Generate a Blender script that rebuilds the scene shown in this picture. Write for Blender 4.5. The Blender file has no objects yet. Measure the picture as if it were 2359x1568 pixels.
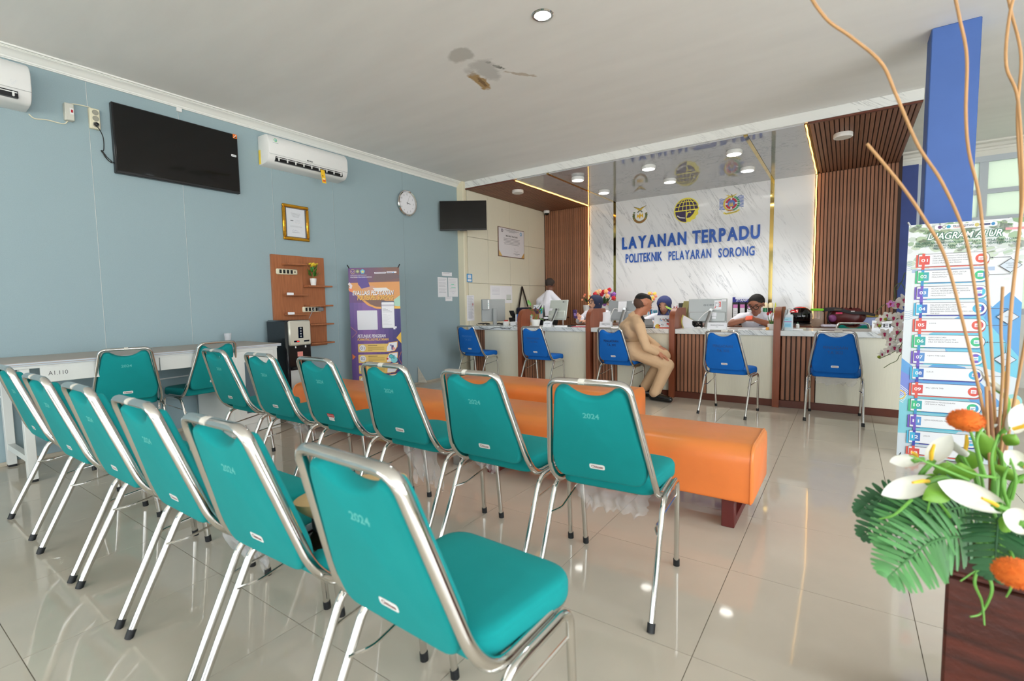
import bpy, bmesh, math, random
import numpy as np
from mathutils import Vector, Matrix
random.seed(7)
rng = np.random.default_rng(7)
PI = math.pi
SC = bpy.context.scene
COL = SC.collection
# ------------------------------------------------------------------ camera, world, exposure
F_PX, YAW, PITCH, ROLL, CAM_H = 1114.6, math.radians(34.633), math.radians(4.240), math.radians(-0.922), 1.122
FWD = Vector((-math.sin(YAW)*math.cos(PITCH), math.cos(YAW)*math.cos(PITCH), -math.sin(PITCH)))
RT0 = Vector((math.cos(YAW), math.sin(YAW), 0)); UP0 = RT0.cross(FWD)
RT = math.cos(ROLL)*RT0 + math.sin(ROLL)*UP0
UP = -math.sin(ROLL)*RT0 + math.cos(ROLL)*UP0
CAMP = Vector((0, 0, CAM_H))
cam = bpy.data.cameras.new('camera'); camo = bpy.data.objects.new('camera', cam); COL.objects.link(camo)
cam.sensor_width = 36.0; cam.lens = F_PX/2359*36.0; cam.clip_start = 0.02
cam.dof.use_dof = True; cam.dof.focus_distance = 4.2; cam.dof.aperture_fstop = 3.2
M = Matrix((RT, UP, -FWD)).transposed().to_4x4(); M.translation = CAMP
camo.matrix_world = M
SC.camera = camo
def ray(px, py):
    return FWD + RT*((px-1179.5)/F_PX) + UP*((784-py)/F_PX)
def at(px, py, x=None, y=None, z=None, d=None):
    """the world point seen at pixel (px, py) on the plane x=, y= or z=, or at depth d"""
    r = ray(px, py)
    if d is not None: return CAMP + r*d
    if x is not None: t = x/r.x
    elif y is not None: t = y/r.y
    else: t = (z-CAM_H)/r.z
    return CAMP + r*t
W = bpy.data.worlds.new('world'); SC.world = W; W.use_nodes = True
bg = W.node_tree.nodes['Background']
bg.inputs[0].default_value = (0.90, 0.96, 1.0, 1); bg.inputs[1].default_value = 8.0
sun = bpy.data.lights.new('sun', 'SUN'); sun.energy = 48.0; sun.angle = 0.03; sun.color = (1.0, 0.96, 0.9)
suno = bpy.data.objects.new('sun', sun); COL.objects.link(suno); suno.rotation_euler = (0, math.radians(-38), 0); suno.location = (-12, -10, 14)
vs = SC.view_settings; vs.view_transform = 'Standard'; vs.look = 'None'; vs.gamma = 1.0; vs.use_curve_mapping = False
vs.exposure = 0.0
cy = SC.cycles
cy.use_denoising = True; cy.max_bounces = 8; cy.diffuse_bounces = 5; cy.glossy_bounces = 5; cy.transmission_bounces = 6
cy.transparent_max_bounces = 10; cy.sample_clamp_indirect = 6.0; cy.caustics_reflective = False; cy.caustics_refractive = False
def portal(name, loc, rot, sx, sy):
    l = bpy.data.lights.new(name, 'AREA'); l.shape = 'RECTANGLE'; l.size = sx; l.size_y = sy
    l.cycles.is_portal = True
    o = bpy.data.objects.new(name, l); o.location = loc; o.rotation_euler = rot; COL.objects.link(o)
portal('portal_front', (-0.2, -4.46, 1.4), (PI/2, 0, 0), 9.2, 2.5)
portal('portal_right', (4.44, -0.2, 1.6), (0, PI/2, 0), 2.6, 7.0)

# ------------------------------------------------------------------ helpers
def lin(c):
    return tuple(((v/255)/12.92 if v/255 <= 0.04045 else ((v/255+0.055)/1.055)**2.4) for v in c)
MATS = {}
def mat(name, col, rough=0.5, metal=0.0, spec=0.5, coat=0.0, trans=0.0, ior=1.45, emit=None, estr=0.0, alpha=1.0, sheen=0.0,
        noise=None, bump=None, var=0.0, sub=0.0):
    """Principled material; col is an sRGB triple; noise=(scale, amount, (sx,sy,sz)); bump=(scale, strength, dist); var = per-object value spread"""
    if name in MATS: return MATS[name]
    m = bpy.data.materials.new(name); m.use_nodes = True; nt = m.node_tree; b = nt.nodes['Principled BSDF']
    c = lin(col)+(1,)
    b.inputs['Base Color'].default_value = c; b.inputs['Roughness'].default_value = rough; b.inputs['Metallic'].default_value = metal
    b.inputs['Specular IOR Level'].default_value = spec; b.inputs['Coat Weight'].default_value = coat; b.inputs['Coat Roughness'].default_value = 0.03
    b.inputs['Transmission Weight'].default_value = trans; b.inputs['IOR'].default_value = ior; b.inputs['Alpha'].default_value = alpha
    b.inputs['Sheen Weight'].default_value = sheen
    if sub: b.inputs['Subsurface Weight'].default_value = sub; b.inputs['Subsurface Radius'].default_value = (0.02, 0.008, 0.004)
    if emit: b.inputs['Emission Color'].default_value = lin(emit)+(1,); b.inputs['Emission Strength'].default_value = estr
    tc = nt.nodes.new('ShaderNodeTexCoord')
    last = None
    if noise:
        mp = nt.nodes.new('ShaderNodeMapping'); mp.inputs['Scale'].default_value = noise[2] if len(noise) > 2 else (1, 1, 1)
        nt.links.new(tc.outputs['Object'], mp.inputs[0])
        n = nt.nodes.new('ShaderNodeTexNoise'); n.inputs['Scale'].default_value = noise[0]; n.inputs['Detail'].default_value = 5
        nt.links.new(mp.outputs[0], n.inputs[0])
        mr = nt.nodes.new('ShaderNodeMapRange'); mr.inputs[1].default_value = 0.25; mr.inputs[2].default_value = 0.75
        mr.inputs[3].default_value = 1-noise[1]; mr.inputs[4].default_value = 1+noise[1]
        nt.links.new(n.outputs[0], mr.inputs[0]); last = mr.outputs[0]
    if var:
        oi = nt.nodes.new('ShaderNodeObjectInfo'); mr = nt.nodes.new('ShaderNodeMapRange')
        mr.inputs[3].default_value = 1-var; mr.inputs[4].default_value = 1+var
        nt.links.new(oi.outputs['Random'], mr.inputs[0])
        if last is not None:
            mu = nt.nodes.new('ShaderNodeMath'); mu.operation = 'MULTIPLY'
            nt.links.new(last, mu.inputs[0]); nt.links.new(mr.outputs[0], mu.inputs[1]); last = mu.outputs[0]
        else: last = mr.outputs[0]
    if last is not None:
        vm = nt.nodes.new('ShaderNodeVectorMath'); vm.operation = 'SCALE'; vm.inputs[0].default_value = c[:3]
        nt.links.new(last, vm.inputs['Scale']); nt.links.new(vm.outputs[0], b.inputs['Base Color'])
    if bump:
        n = nt.nodes.new('ShaderNodeTexNoise'); n.inputs['Scale'].default_value = bump[0]; n.inputs['Detail'].default_value = 3
        nt.links.new(tc.outputs['Object'], n.inputs[0])
        bp = nt.nodes.new('ShaderNodeBump'); bp.inputs['Strength'].default_value = bump[1]; bp.inputs['Distance'].default_value = bump[2] if len(bump) > 2 else 0.002
        nt.links.new(n.outputs[0], bp.inputs['Height']); nt.links.new(bp.outputs[0], b.inputs['Normal'])
    MATS[name] = m
    return m
def marble(name, base, vein, rough, ior=1.5, rot=(0, 0, 0), scale=1.0):
    if name in MATS: return MATS[name]
    m = mat(name, base, rough, ior=ior); nt = m.node_tree; b = nt.nodes['Principled BSDF']
    tc = nt.nodes.new('ShaderNodeTexCoord')
    mp = nt.nodes.new('ShaderNodeMapping'); mp.vector_type = 'TEXTURE'; mp.inputs['Rotation'].default_value = rot; mp.inputs['Scale'].default_value = (1/(6.5*scale), 1/(6.5*scale), 1/(0.7*scale))
    nt.links.new(tc.outputs['Object'], mp.inputs[0])
    n = nt.nodes.new('ShaderNodeTexNoise'); n.inputs['Scale'].default_value = 1.0; n.inputs['Detail'].default_value = 7; n.inputs['Roughness'].default_value = 0.62
    n.inputs['Distortion'].default_value = 0.5
    nt.links.new(mp.outputs[0], n.inputs[0])
    cr = nt.nodes.new('ShaderNodeValToRGB'); e = cr.color_ramp.elements
    B = lin(base)+(1,); V = lin(vein)+(1,); md = tuple(0.75*B[i]+0.25*V[i] for i in range(3))+(1,)
    e[0].position = 0.0; e[0].color = B; e[1].position = 1.0; e[1].color = B
    for p, c in ((0.465, B), (0.496, md), (0.503, V), (0.510, md), (0.53, B)):
        k = e.new(p); k.color = c
    nt.links.new(n.outputs[0], cr.inputs[0])
    n2 = nt.nodes.new('ShaderNodeTexNoise'); n2.inputs['Scale'].default_value = 1.6; n2.inputs['Detail'].default_value = 2
    nt.links.new(tc.outputs['Object'], n2.inputs[0])
    mr = nt.nodes.new('ShaderNodeMapRange'); mr.inputs[1].default_value = 0.35; mr.inputs[2].default_value = 0.62
    nt.links.new(n2.outputs[0], mr.inputs[0])
    mx = nt.nodes.new('ShaderNodeMix'); mx.data_type = 'RGBA'; mx.inputs[6].default_value = B
    nt.links.new(mr.outputs[0], mx.inputs[0]); nt.links.new(cr.outputs[0], mx.inputs[7]); nt.links.new(mx.outputs[2], b.inputs['Base Color'])
    return m
def clear(name, col, rough, fac):
    m = bpy.data.materials.new(name); m.use_nodes = True; nt = m.node_tree; p = nt.nodes['Principled BSDF']; o = nt.nodes['Material Output']
    t = nt.nodes.new('ShaderNodeBsdfTransparent'); a = nt.nodes.new('ShaderNodeMixShader')
    p.inputs['Base Color'].default_value = lin(col)+(1,); p.inputs['Roughness'].default_value = rough; a.inputs[0].default_value = fac
    nt.links.new(t.outputs[0], a.inputs[1]); nt.links.new(p.outputs[0], a.inputs[2]); nt.links.new(a.outputs[0], o.inputs[0]); return m
def print_mat():
    m = bpy.data.materials.new('print'); m.use_nodes = True; nt = m.node_tree; b = nt.nodes['Principled BSDF']
    a = nt.nodes.new('ShaderNodeVertexColor'); a.layer_name = 'ink'
    nt.links.new(a.outputs[0], b.inputs['Base Color']); b.inputs['Roughness'].default_value = 0.45
    return m
PRINT = print_mat()

class MB:
    """collects shapes in one local frame; build() links them as ONE mesh object"""
    def __init__(s): s.v = []; s.f = []; s.m = []; s.k = 0
    def add(s, vs, fs, mi=None):
        o = len(s.v); s.v += [tuple(p) for p in vs]; s.f += [tuple(i+o for i in f) for f in fs]; s.m += [s.k if mi is None else mi]*len(fs); return s
    def box(s, x0, x1, y0, y1, z0, z1, bev=0.0, R=None, mi=None):
        b = min(bev, 0.49*min(abs(x1-x0), abs(y1-y0), abs(z1-z0)))
        if b <= 0:
            vs = [(x, y, z) for z in (z0, z1) for y in (y0, y1) for x in (x0, x1)]
            fs = [(0, 2, 3, 1), (4, 5, 7, 6), (0, 1, 5, 4), (2, 6, 7, 3), (0, 4, 6, 2), (1, 3, 7, 5)]
        else:
            bm = bmesh.new(); bmesh.ops.create_cube(bm, size=1)
            for v in bm.verts: v.co = Vector(((x0+x1)/2+v.co.x*(x1-x0), (y0+y1)/2+v.co.y*(y1-y0), (z0+z1)/2+v.co.z*(z1-z0)))
            bmesh.ops.bevel(bm, geom=bm.edges[:], offset=b, segments=1, affect='EDGES', profile=0.5)
            bm.verts.index_update(); vs = [v.co[:] for v in bm.verts]; fs = [[v.index for v in f.verts] for f in bm.faces]; bm.free()
        if R is not None: vs = [R @ Vector(p) for p in vs]
        return s.add(vs, fs, mi)
    def prism(s, pts, a0, a1, axis='z', mi=None):
        """polygon pts (2D) extruded along axis: z -> (x,y), y -> (x,z), x -> (y,z)"""
        def P(p, a): return (p[0], p[1], a) if axis == 'z' else ((p[0], a, p[1]) if axis == 'y' else (a, p[0], p[1]))
        n = len(pts)
        vs = [P(p, a0) for p in pts]+[P(p, a1) for p in pts]
        fs = [tuple(range(n))[::-1], tuple(range(n, 2*n))]+[(i, (i+1) % n, n+(i+1) % n, n+i) for i in range(n)]
        return s.add(vs, fs, mi)
    def lathe(s, prof, c=(0, 0, 0), n=20, axis='z', mi=None, sx=1, sy=1, cap=True):
        vs = []; fs = []
        for r, h in prof:
            for i in range(n):
                a = 2*PI*i/n; x, y = r*math.cos(a)*sx, r*math.sin(a)*sy
                p = (x, y, h) if axis == 'z' else ((x, -h, y) if axis == 'y' else (h, x, y))
                vs.append((p[0]+c[0], p[1]+c[1], p[2]+c[2]))
        k = len(prof)
        for j in range(k-1):
            for i in range(n):
                fs.append((j*n+i, j*n+(i+1) % n, (j+1)*n+(i+1) % n, (j+1)*n+i))
        if cap and prof[0][0] > 1e-6: fs.append(tuple(range(n))[::-1])
        if cap and prof[-1][0] > 1e-6: fs.append(tuple((k-1)*n+i for i in range(n)))
        return s.add(vs, fs, mi)
    def tube(s, path, r, n=10, wide=None, closed=False, taper=None, cap=True, mi=None):
        """r = radius or (a, b): half width along 'wide' and across it"""
        P = [Vector(p) for p in path]; N = len(P)
        ra, rb = (r, r) if not isinstance(r, tuple) else r
        T = []
        for i in range(N):
            a = P[(i-1) % N] if (closed or i > 0) else P[0]; b = P[(i+1) % N] if (closed or i < N-1) else P[-1]
            t = (b-a); T.append(t.normalized() if t.length > 1e-9 else Vector((0, 0, 1)))
        ref = Vector(wide) if wide is not None else (Vector((0, 0, 1)) if abs(T[0].z) < 0.9 else Vector((1, 0, 0)))
        u = (ref-T[0]*ref.dot(T[0])).normalized(); vs = []; fs = []
        for i in range(N):
            if i > 0:
                u = (T[i-1].rotation_difference(T[i]) @ u); u = (u-T[i]*u.dot(T[i])).normalized()
            w = T[i].cross(u); k = 1 if taper is None else taper[i]
            for j in range(n):
                a = 2*PI*j/n; vs.append(P[i]+u*(ra*k*math.cos(a))+w*(rb*k*math.sin(a)))
        for i in range(N if closed else N-1):
            for j in range(n):
                a = i*n; b = ((i+1) % N)*n
                fs.append((a+j, a+(j+1) % n, b+(j+1) % n, b+j))
        if cap and not closed:
            fs.append(tuple(range(n))[::-1]); fs.append(tuple((N-1)*n+j for j in range(n)))
        return s.add(vs, fs, mi)
    def ball(s, c, r, n=12, m=8, mi=None):
        rx, ry, rz = (r, r, r) if not isinstance(r, (tuple, list)) else r
        vs = [(c[0], c[1], c[2]-rz)]; fs = []
        for j in range(1, m):
            t = -PI/2+PI*j/m
            for i in range(n):
                a = 2*PI*i/n; vs.append((c[0]+rx*math.cos(t)*math.cos(a), c[1]+ry*math.cos(t)*math.sin(a), c[2]+rz*math.sin(t)))
        vs.append((c[0], c[1], c[2]+rz)); L = len(vs)-1
        for i in range(n): fs.append((0, 1+(i+1) % n, 1+i))
        for j in range(m-2):
            for i in range(n):
                a = 1+j*n; b = a+n; fs.append((a+i, a+(i+1) % n, b+(i+1) % n, b+i))
        a = 1+(m-2)*n
        for i in range(n): fs.append((a+i, a+(i+1) % n, L))
        return s.add(vs, fs, mi)
    def rings(s, rings, mi=None, cap0=True, cap1=True):
        n = len(rings[0]); vs = [p for r in rings for p in r]; fs = []
        for j in range(len(rings)-1):
            for i in range(n): fs.append((j*n+i, j*n+(i+1) % n, (j+1)*n+(i+1) % n, (j+1)*n+i))
        if cap0: fs.append(tuple(range(n))[::-1])
        if cap1: k = (len(rings)-1)*n; fs.append(tuple(k+i for i in range(n)))
        return s.add(vs, fs, mi)
    def grid(s, fn, nu, nv, mi=None):
        vs = [fn(i/nu, j/nv) for j in range(nv+1) for i in range(nu+1)]
        fs = [(j*(nu+1)+i, j*(nu+1)+i+1, (j+1)*(nu+1)+i+1, (j+1)*(nu+1)+i) for j in range(nv) for i in range(nu)]
        return s.add(vs, fs, mi)
    def mesh(s, name, mats, smooth=True, ang=40):
        me = bpy.data.meshes.new(name); me.from_pydata([tuple(p) for p in s.v], [], s.f)
        for m in (mats if isinstance(mats, (list, tuple)) else [mats]): me.materials.append(m)
        me.polygons.foreach_set('material_index', s.m)
        bm = bmesh.new(); bm.from_mesh(me); bmesh.ops.recalc_face_normals(bm, faces=bm.faces); bm.to_mesh(me); bm.free()
        if smooth:
            me.shade_smooth(); me.set_sharp_from_angle(angle=math.radians(ang))
        me.update(); return me
    def build(s, name, mats, parent=None, loc=None, smooth=True, ang=40):
        o = bpy.data.objects.new(name, s.mesh(name, mats, smooth, ang)); COL.objects.link(o)
        if parent is not None: o.parent = parent
        if loc is not None: o.location = loc
        return o
def tag(o, label=None, cat=None, group=None, kind=None):
    if label: o['label'] = label
    if cat: o['category'] = cat
    if group: o['group'] = group
    if kind: o['kind'] = kind
    return o
def thing(name, label, cat, loc=(0, 0, 0), rz=0.0, group=None):
    o = bpy.data.objects.new(name, None); COL.objects.link(o); o.location = loc; o.rotation_euler = (0, 0, rz); o.empty_display_size = 0.1
    return tag(o, label, cat, group)
def struct(o): o['kind'] = 'structure'; return o
def copy_tree(o, parent=None):
    c = o.copy(); COL.objects.link(c)
    if parent is not None: c.parent = parent
    for ch in list(o.children): copy_tree(ch, c)
    return c
def share(o, name, parent, loc=(0, 0, 0), rot=(0, 0, 0), scale=(1, 1, 1)):
    c = bpy.data.objects.new(name, o.data); COL.objects.link(c); c.parent = parent; c.location = loc; c.rotation_euler = rot; c.scale = scale
    return c
def fillet(pts, rad, n=5):
    P = [Vector(p) for p in pts]; out = [P[0]]
    for i in range(1, len(P)-1):
        r = rad[i] if isinstance(rad, (list, tuple)) else rad
        a = P[i-1]-P[i]; b = P[i+1]-P[i]
        k = min(r, 0.48*a.length, 0.48*b.length)
        p0 = P[i]+a.normalized()*k; p1 = P[i]+b.normalized()*k
        for j in range(n+1):
            t = j/n; out.append((1-t)**2*p0+2*t*(1-t)*P[i]+t*t*p1)
    out.append(P[-1]); return out
def spline(pts, n=6):
    P = [Vector(p) for p in pts]; out = []
    for i in range(len(P)-1):
        p0 = P[max(i-1, 0)]; p1 = P[i]; p2 = P[i+1]; p3 = P[min(i+2, len(P)-1)]
        for j in range(n):
            t = j/n; out.append(0.5*((2*p1)+(p2-p0)*t+(2*p0-5*p1+4*p2-p3)*t*t+(3*p1-p0-3*p2+p3)*t**3))
    out.append(P[-1]); return out
def rpoly(pts, rad, n=4):
    """closed 2D polygon with rounded corners"""
    N = len(pts); out = []
    for i in range(N):
        p = Vector(pts[i]); a = Vector(pts[i-1])-p; b = Vector(pts[(i+1) % N])-p
        r = rad[i] if isinstance(rad, (list, tuple)) else rad
        k = min(r, 0.48*a.length, 0.48*b.length)
        if k < 1e-5: out.append(tuple(p)); continue
        p0 = p+a.normalized()*k; p1 = p+b.normalized()*k
        for j in range(n+1):
            t = j/n; q = (1-t)**2*p0+2*t*(1-t)*p+t*t*p1; out.append((q.x, q.y))
    return out
def inset(poly, d):
    """rough inset of a closed CCW 2D polygon"""
    N = len(poly); out = []
    for i in range(N):
        a = Vector(poly[i-1]); p = Vector(poly[i]); b = Vector(poly[(i+1) % N])
        e0 = (p-a); e1 = (b-p)
        n0 = Vector((-e0.y, e0.x)).normalized() if e0.length > 1e-9 else Vector((0, 0)); n1 = Vector((-e1.y, e1.x)).normalized() if e1.length > 1e-9 else n0
        m = (n0+n1); m = m.normalized() if m.length > 1e-6 else n0
        q = p+m*d; out.append((q.x, q.y))
    return out
# ------------------------------------------------------------------ lettering
_TX = {}
def text_tris(s, bold=0.0, shear=0.0, ext=0.0):
    k = (s, bold, shear, ext)
    if k in _TX: return _TX[k]
    cu = bpy.data.curves.new('t', 'FONT'); cu.body = s; cu.size = 1.0; cu.offset = bold; cu.shear = shear; cu.extrude = ext; cu.resolution_u = 3
    ob = bpy.data.objects.new('t', cu); COL.objects.link(ob); bpy.context.view_layer.update()
    me = bpy.data.meshes.new_from_object(ob.evaluated_get(bpy.context.evaluated_depsgraph_get()))
    vs = [tuple(v.co) for v in me.vertices]; fs = [tuple(p.vertices) for p in me.polygons]
    bpy.data.objects.remove(ob); bpy.data.curves.remove(cu); bpy.data.meshes.remove(me)
    _TX[k] = (vs, fs); return _TX[k]
class Canvas:
    """flat print: coloured polygons in x (right), z (up), facing -y"""
    def __init__(s, y=0.0, step=0.00012): s.v = []; s.f = []; s.c = []; s.y = y; s.st = step; s.L = 0
    def raw(s, pts, faces, col):
        o = len(s.v); s.L += 1; s.v += [(p[0], s.y-s.L*s.st, p[1]) for p in pts]
        s.f += [tuple(i+o for i in f) for f in faces]; s.c += [col]*len(faces)
    def poly(s, pts, col): s.raw(pts, [tuple(range(len(pts)))], col)
    def rect(s, x0, z0, x1, z1, col): s.poly([(x0, z0), (x1, z0), (x1, z1), (x0, z1)], col)
    def rrect(s, x0, z0, x1, z1, r, col, n=5): s.poly(rpoly([(x0, z0), (x1, z0), (x1, z1), (x0, z1)], r, n), col)
    def disc(s, x, z, r, col, n=28, rz=None):
        s.poly([(x+r*math.cos(2*PI*i/n), z+(rz or r)*math.sin(2*PI*i/n)) for i in range(n)], col)
    def ring(s, x, z, r0, r1, col, a0=0, a1=2*PI, n=32):
        pts = []; fs = []
        for i in range(n+1):
            a = a0+(a1-a0)*i/n
            pts += [(x+r0*math.cos(a), z+r0*math.sin(a)), (x+r1*math.cos(a), z+r1*math.sin(a))]
        s.raw(pts, [(2*i, 2*i+1, 2*i+3, 2*i+2) for i in range(n)], col)
    def line(s, pts, w, col):
        P = [Vector(p) for p in pts]; q = []
        for i, p in enumerate(P):
            d = (P[min(i+1, len(P)-1)]-P[max(i-1, 0)]).normalized(); n = Vector((-d.y, d.x))*w/2
            q += [tuple(p+n), tuple(p-n)]
        s.raw(q, [(2*i, 2*i+1, 2*i+3, 2*i+2) for i in range(len(P)-1)], col)
    def text(s, t, x, z, h, col, w=None, bold=0.0, shear=0.0, align='l'):
        """cap height h, baseline z; squeezed to width w if given"""
        vs, fs = text_tris(t, bold, shear)
        if not vs: return
        xs = [p[0] for p in vs]; x0, x1 = min(xs), max(xs); k = h/0.70; kx = k if w is None else w/(x1-x0)
        wd = (x1-x0)*kx; ox = x if align == 'l' else (x-wd/2 if align == 'c' else x-wd)
        s.raw([(ox+(p[0]-x0)*kx, z+p[1]*k) for p in vs], fs, col)
    def build(s, name, parent=None, fn=None, m=None, gain=1.0):
        me = bpy.data.meshes.new(name); me.from_pydata([fn(*p) for p in s.v] if fn else s.v, [], s.f); me.materials.append(m or PRINT)
        a = me.attributes.new('ink', 'FLOAT_COLOR', 'CORNER'); cols = []
        for p, c in zip(me.polygons, s.c):
            l = lin(c)
            cols += [l[0]*gain, l[1]*gain, l[2]*gain, 1.0]*p.loop_total
        a.data.foreach_set('color', cols); me.update()
        o = bpy.data.objects.new(name, me); COL.objects.link(o)
        if parent is not None: o.parent = parent
        return o
# ------------------------------------------------------------------ materials
XL, CEIL, SOF, YB, XC = -5.043, 3.03, 2.915, 8.30, -4.917
M_wall = mat('blue_wallpaper', (146, 166, 172), 0.85, noise=(260, 0.05), bump=(900, 0.25, 0.0006))
M_ceil = mat('ceiling_paint', (196, 194, 190), 0.8)
M_white = mat('white_paint', (228, 228, 222), 0.55)
M_cream = mat('cream_laminate', (226, 222, 202), 0.45, noise=(60, 0.035, (6, 6, 0.15)))
M_tile = mat('porcelain_tile', (192, 182, 167), 0.045, spec=0.62, noise=(7, 0.03, (1, 1, 1)))
M_grout = mat('grout', (120, 108, 92), 0.9)
M_marble = marble('white_marble_sheet', (228, 229, 230), (146, 149, 154), 0.12, rot=(0, math.radians(-32), 0))
M_counter = marble('counter_marble', (224, 226, 224), (120, 124, 128), 0.15, rot=(0, math.radians(-50), 0), scale=1.6)
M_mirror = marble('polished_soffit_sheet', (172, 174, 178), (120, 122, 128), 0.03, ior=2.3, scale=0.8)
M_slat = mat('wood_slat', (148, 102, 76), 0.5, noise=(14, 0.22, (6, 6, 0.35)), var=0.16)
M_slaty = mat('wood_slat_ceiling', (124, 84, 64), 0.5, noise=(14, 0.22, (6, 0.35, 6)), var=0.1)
M_groove = mat('slat_backing', (52, 34, 26), 0.7)
M_redwood = mat('red_brown_veneer', (134, 72, 46), 0.38, noise=(10, 0.18, (8, 8, 0.5)))
M_kick = mat('kick_board', (92, 46, 32), 0.4)
M_gold = mat('gold_mirror_strip', (214, 184, 110), 0.06, metal=1.0)
M_led = mat('led_strip', (255, 190, 90), 0.5, emit=(255, 196, 104), estr=4.5)
M_blue = mat('blue_paint', (62, 94, 158), 0.6, noise=(4, 0.06), var=0.0)
M_blued = mat('blue_board', (46, 66, 130), 0.6, noise=(8, 0.08))
M_alu = mat('pale_window_frame', (186, 196, 206), 0.45)
M_lamp = mat('lamp_diffuser', (255, 255, 255), 0.4, emit=(255, 252, 245), estr=9.0)
M_lampoff = mat('lamp_diffuser_off', (214, 212, 206), 0.4)
M_plast = mat('white_plastic', (232, 232, 230), 0.35)
M_black = mat('black_plastic', (18, 18, 20), 0.35)
M_gloss = mat('black_screen', (6, 6, 7), 0.06, spec=0.6)
M_chrome = mat('chrome', (214, 212, 208), 0.09, metal=1.0)
M_steel = mat('brushed_steel', (170, 170, 170), 0.3, metal=1.0)
M_rubber = mat('black_rubber', (22, 24, 26), 0.55)
M_paper = mat('paper', (236, 236, 240), 0.7)
def frosted():
    m = bpy.data.materials.new('frosted_glass'); m.use_nodes = True; nt = m.node_tree
    for n in list(nt.nodes): nt.nodes.remove(n)
    o = nt.nodes.new('ShaderNodeOutputMaterial'); d = nt.nodes.new('ShaderNodeBsdfDiffuse'); t = nt.nodes.new('ShaderNodeBsdfTranslucent'); a = nt.nodes.new('ShaderNodeMixShader')
    d.inputs[0].default_value = lin((205, 216, 205))+(1,); t.inputs[0].default_value = lin((206, 212, 200))+(1,); a.inputs[0].default_value = 0.42
    nt.links.new(d.outputs[0], a.inputs[1]); nt.links.new(t.outputs[0], a.inputs[2]); nt.links.new(a.outputs[0], o.inputs[0]); return m
M_frost = frosted()
# ------------------------------------------------------------------ floor: tiles are real pieces near the photographer, one slab beyond
fl = struct(MB().box(-5.25, 4.6, -4.6, 8.6, -0.12, -0.004).build('floor', M_grout))
GX, GY, TS = -0.371, 2.714, 0.6
tm = MB().box(-TS/2+0.0012, TS/2-0.0012, -TS/2+0.0012, TS/2-0.0012, -0.012, 0.0).mesh('tile', M_tile, smooth=False)
tproto = bpy.data.objects.new('tile', tm); first = True
for i in range(-8, 9):
    for j in range(-12, 6):
        cx, cyy = GX+(i+0.5)*TS, GY+(j+0.5)*TS
        dep = (Vector((cx, cyy, 0))-CAMP).dot(FWD); lat = abs((Vector((cx, cyy, 0))-CAMP).dot(RT))
        seen = dep > 0.1 and lat < dep*1.12+0.55 and cyy < 5.9
        if not seen: continue
        o = bpy.data.objects.new('tile', tm); COL.objects.link(o); o.parent = fl; o.location = (cx, cyy, 0)
bpy.data.objects.remove(tproto)
rest = MB()
for i in range(-9, 10):
    for j in range(-13, 11):
        cx, cyy = GX+(i+0.5)*TS, GY+(j+0.5)*TS
        dep = (Vector((cx, cyy, 0))-CAMP).dot(FWD); lat = abs((Vector((cx, cyy, 0))-CAMP).dot(RT))
        if (dep > 0.1 and lat < dep*1.12+0.55 and cyy < 5.9 and -8 <= i <= 8 and -12 <= j <= 5): continue
        x0, x1, y0, y1 = max(cx-0.2988, -5.2), min(cx+0.2988, 4.5), max(cyy-0.2988, -4.5), min(cyy+0.2988, 8.4)
        if x1 > x0 and y1 > y0: rest.box(x0, x1, y0, y1, -0.01, 0)
tag(rest.build('outer_tiles', M_tile, fl, smooth=False), kind='stuff')
struct(MB().box(-30, 30, -40, -4.62, -0.3, -0.12).build('ground_outside', mat('pavement', (190, 186, 178), 0.9)))
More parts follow.
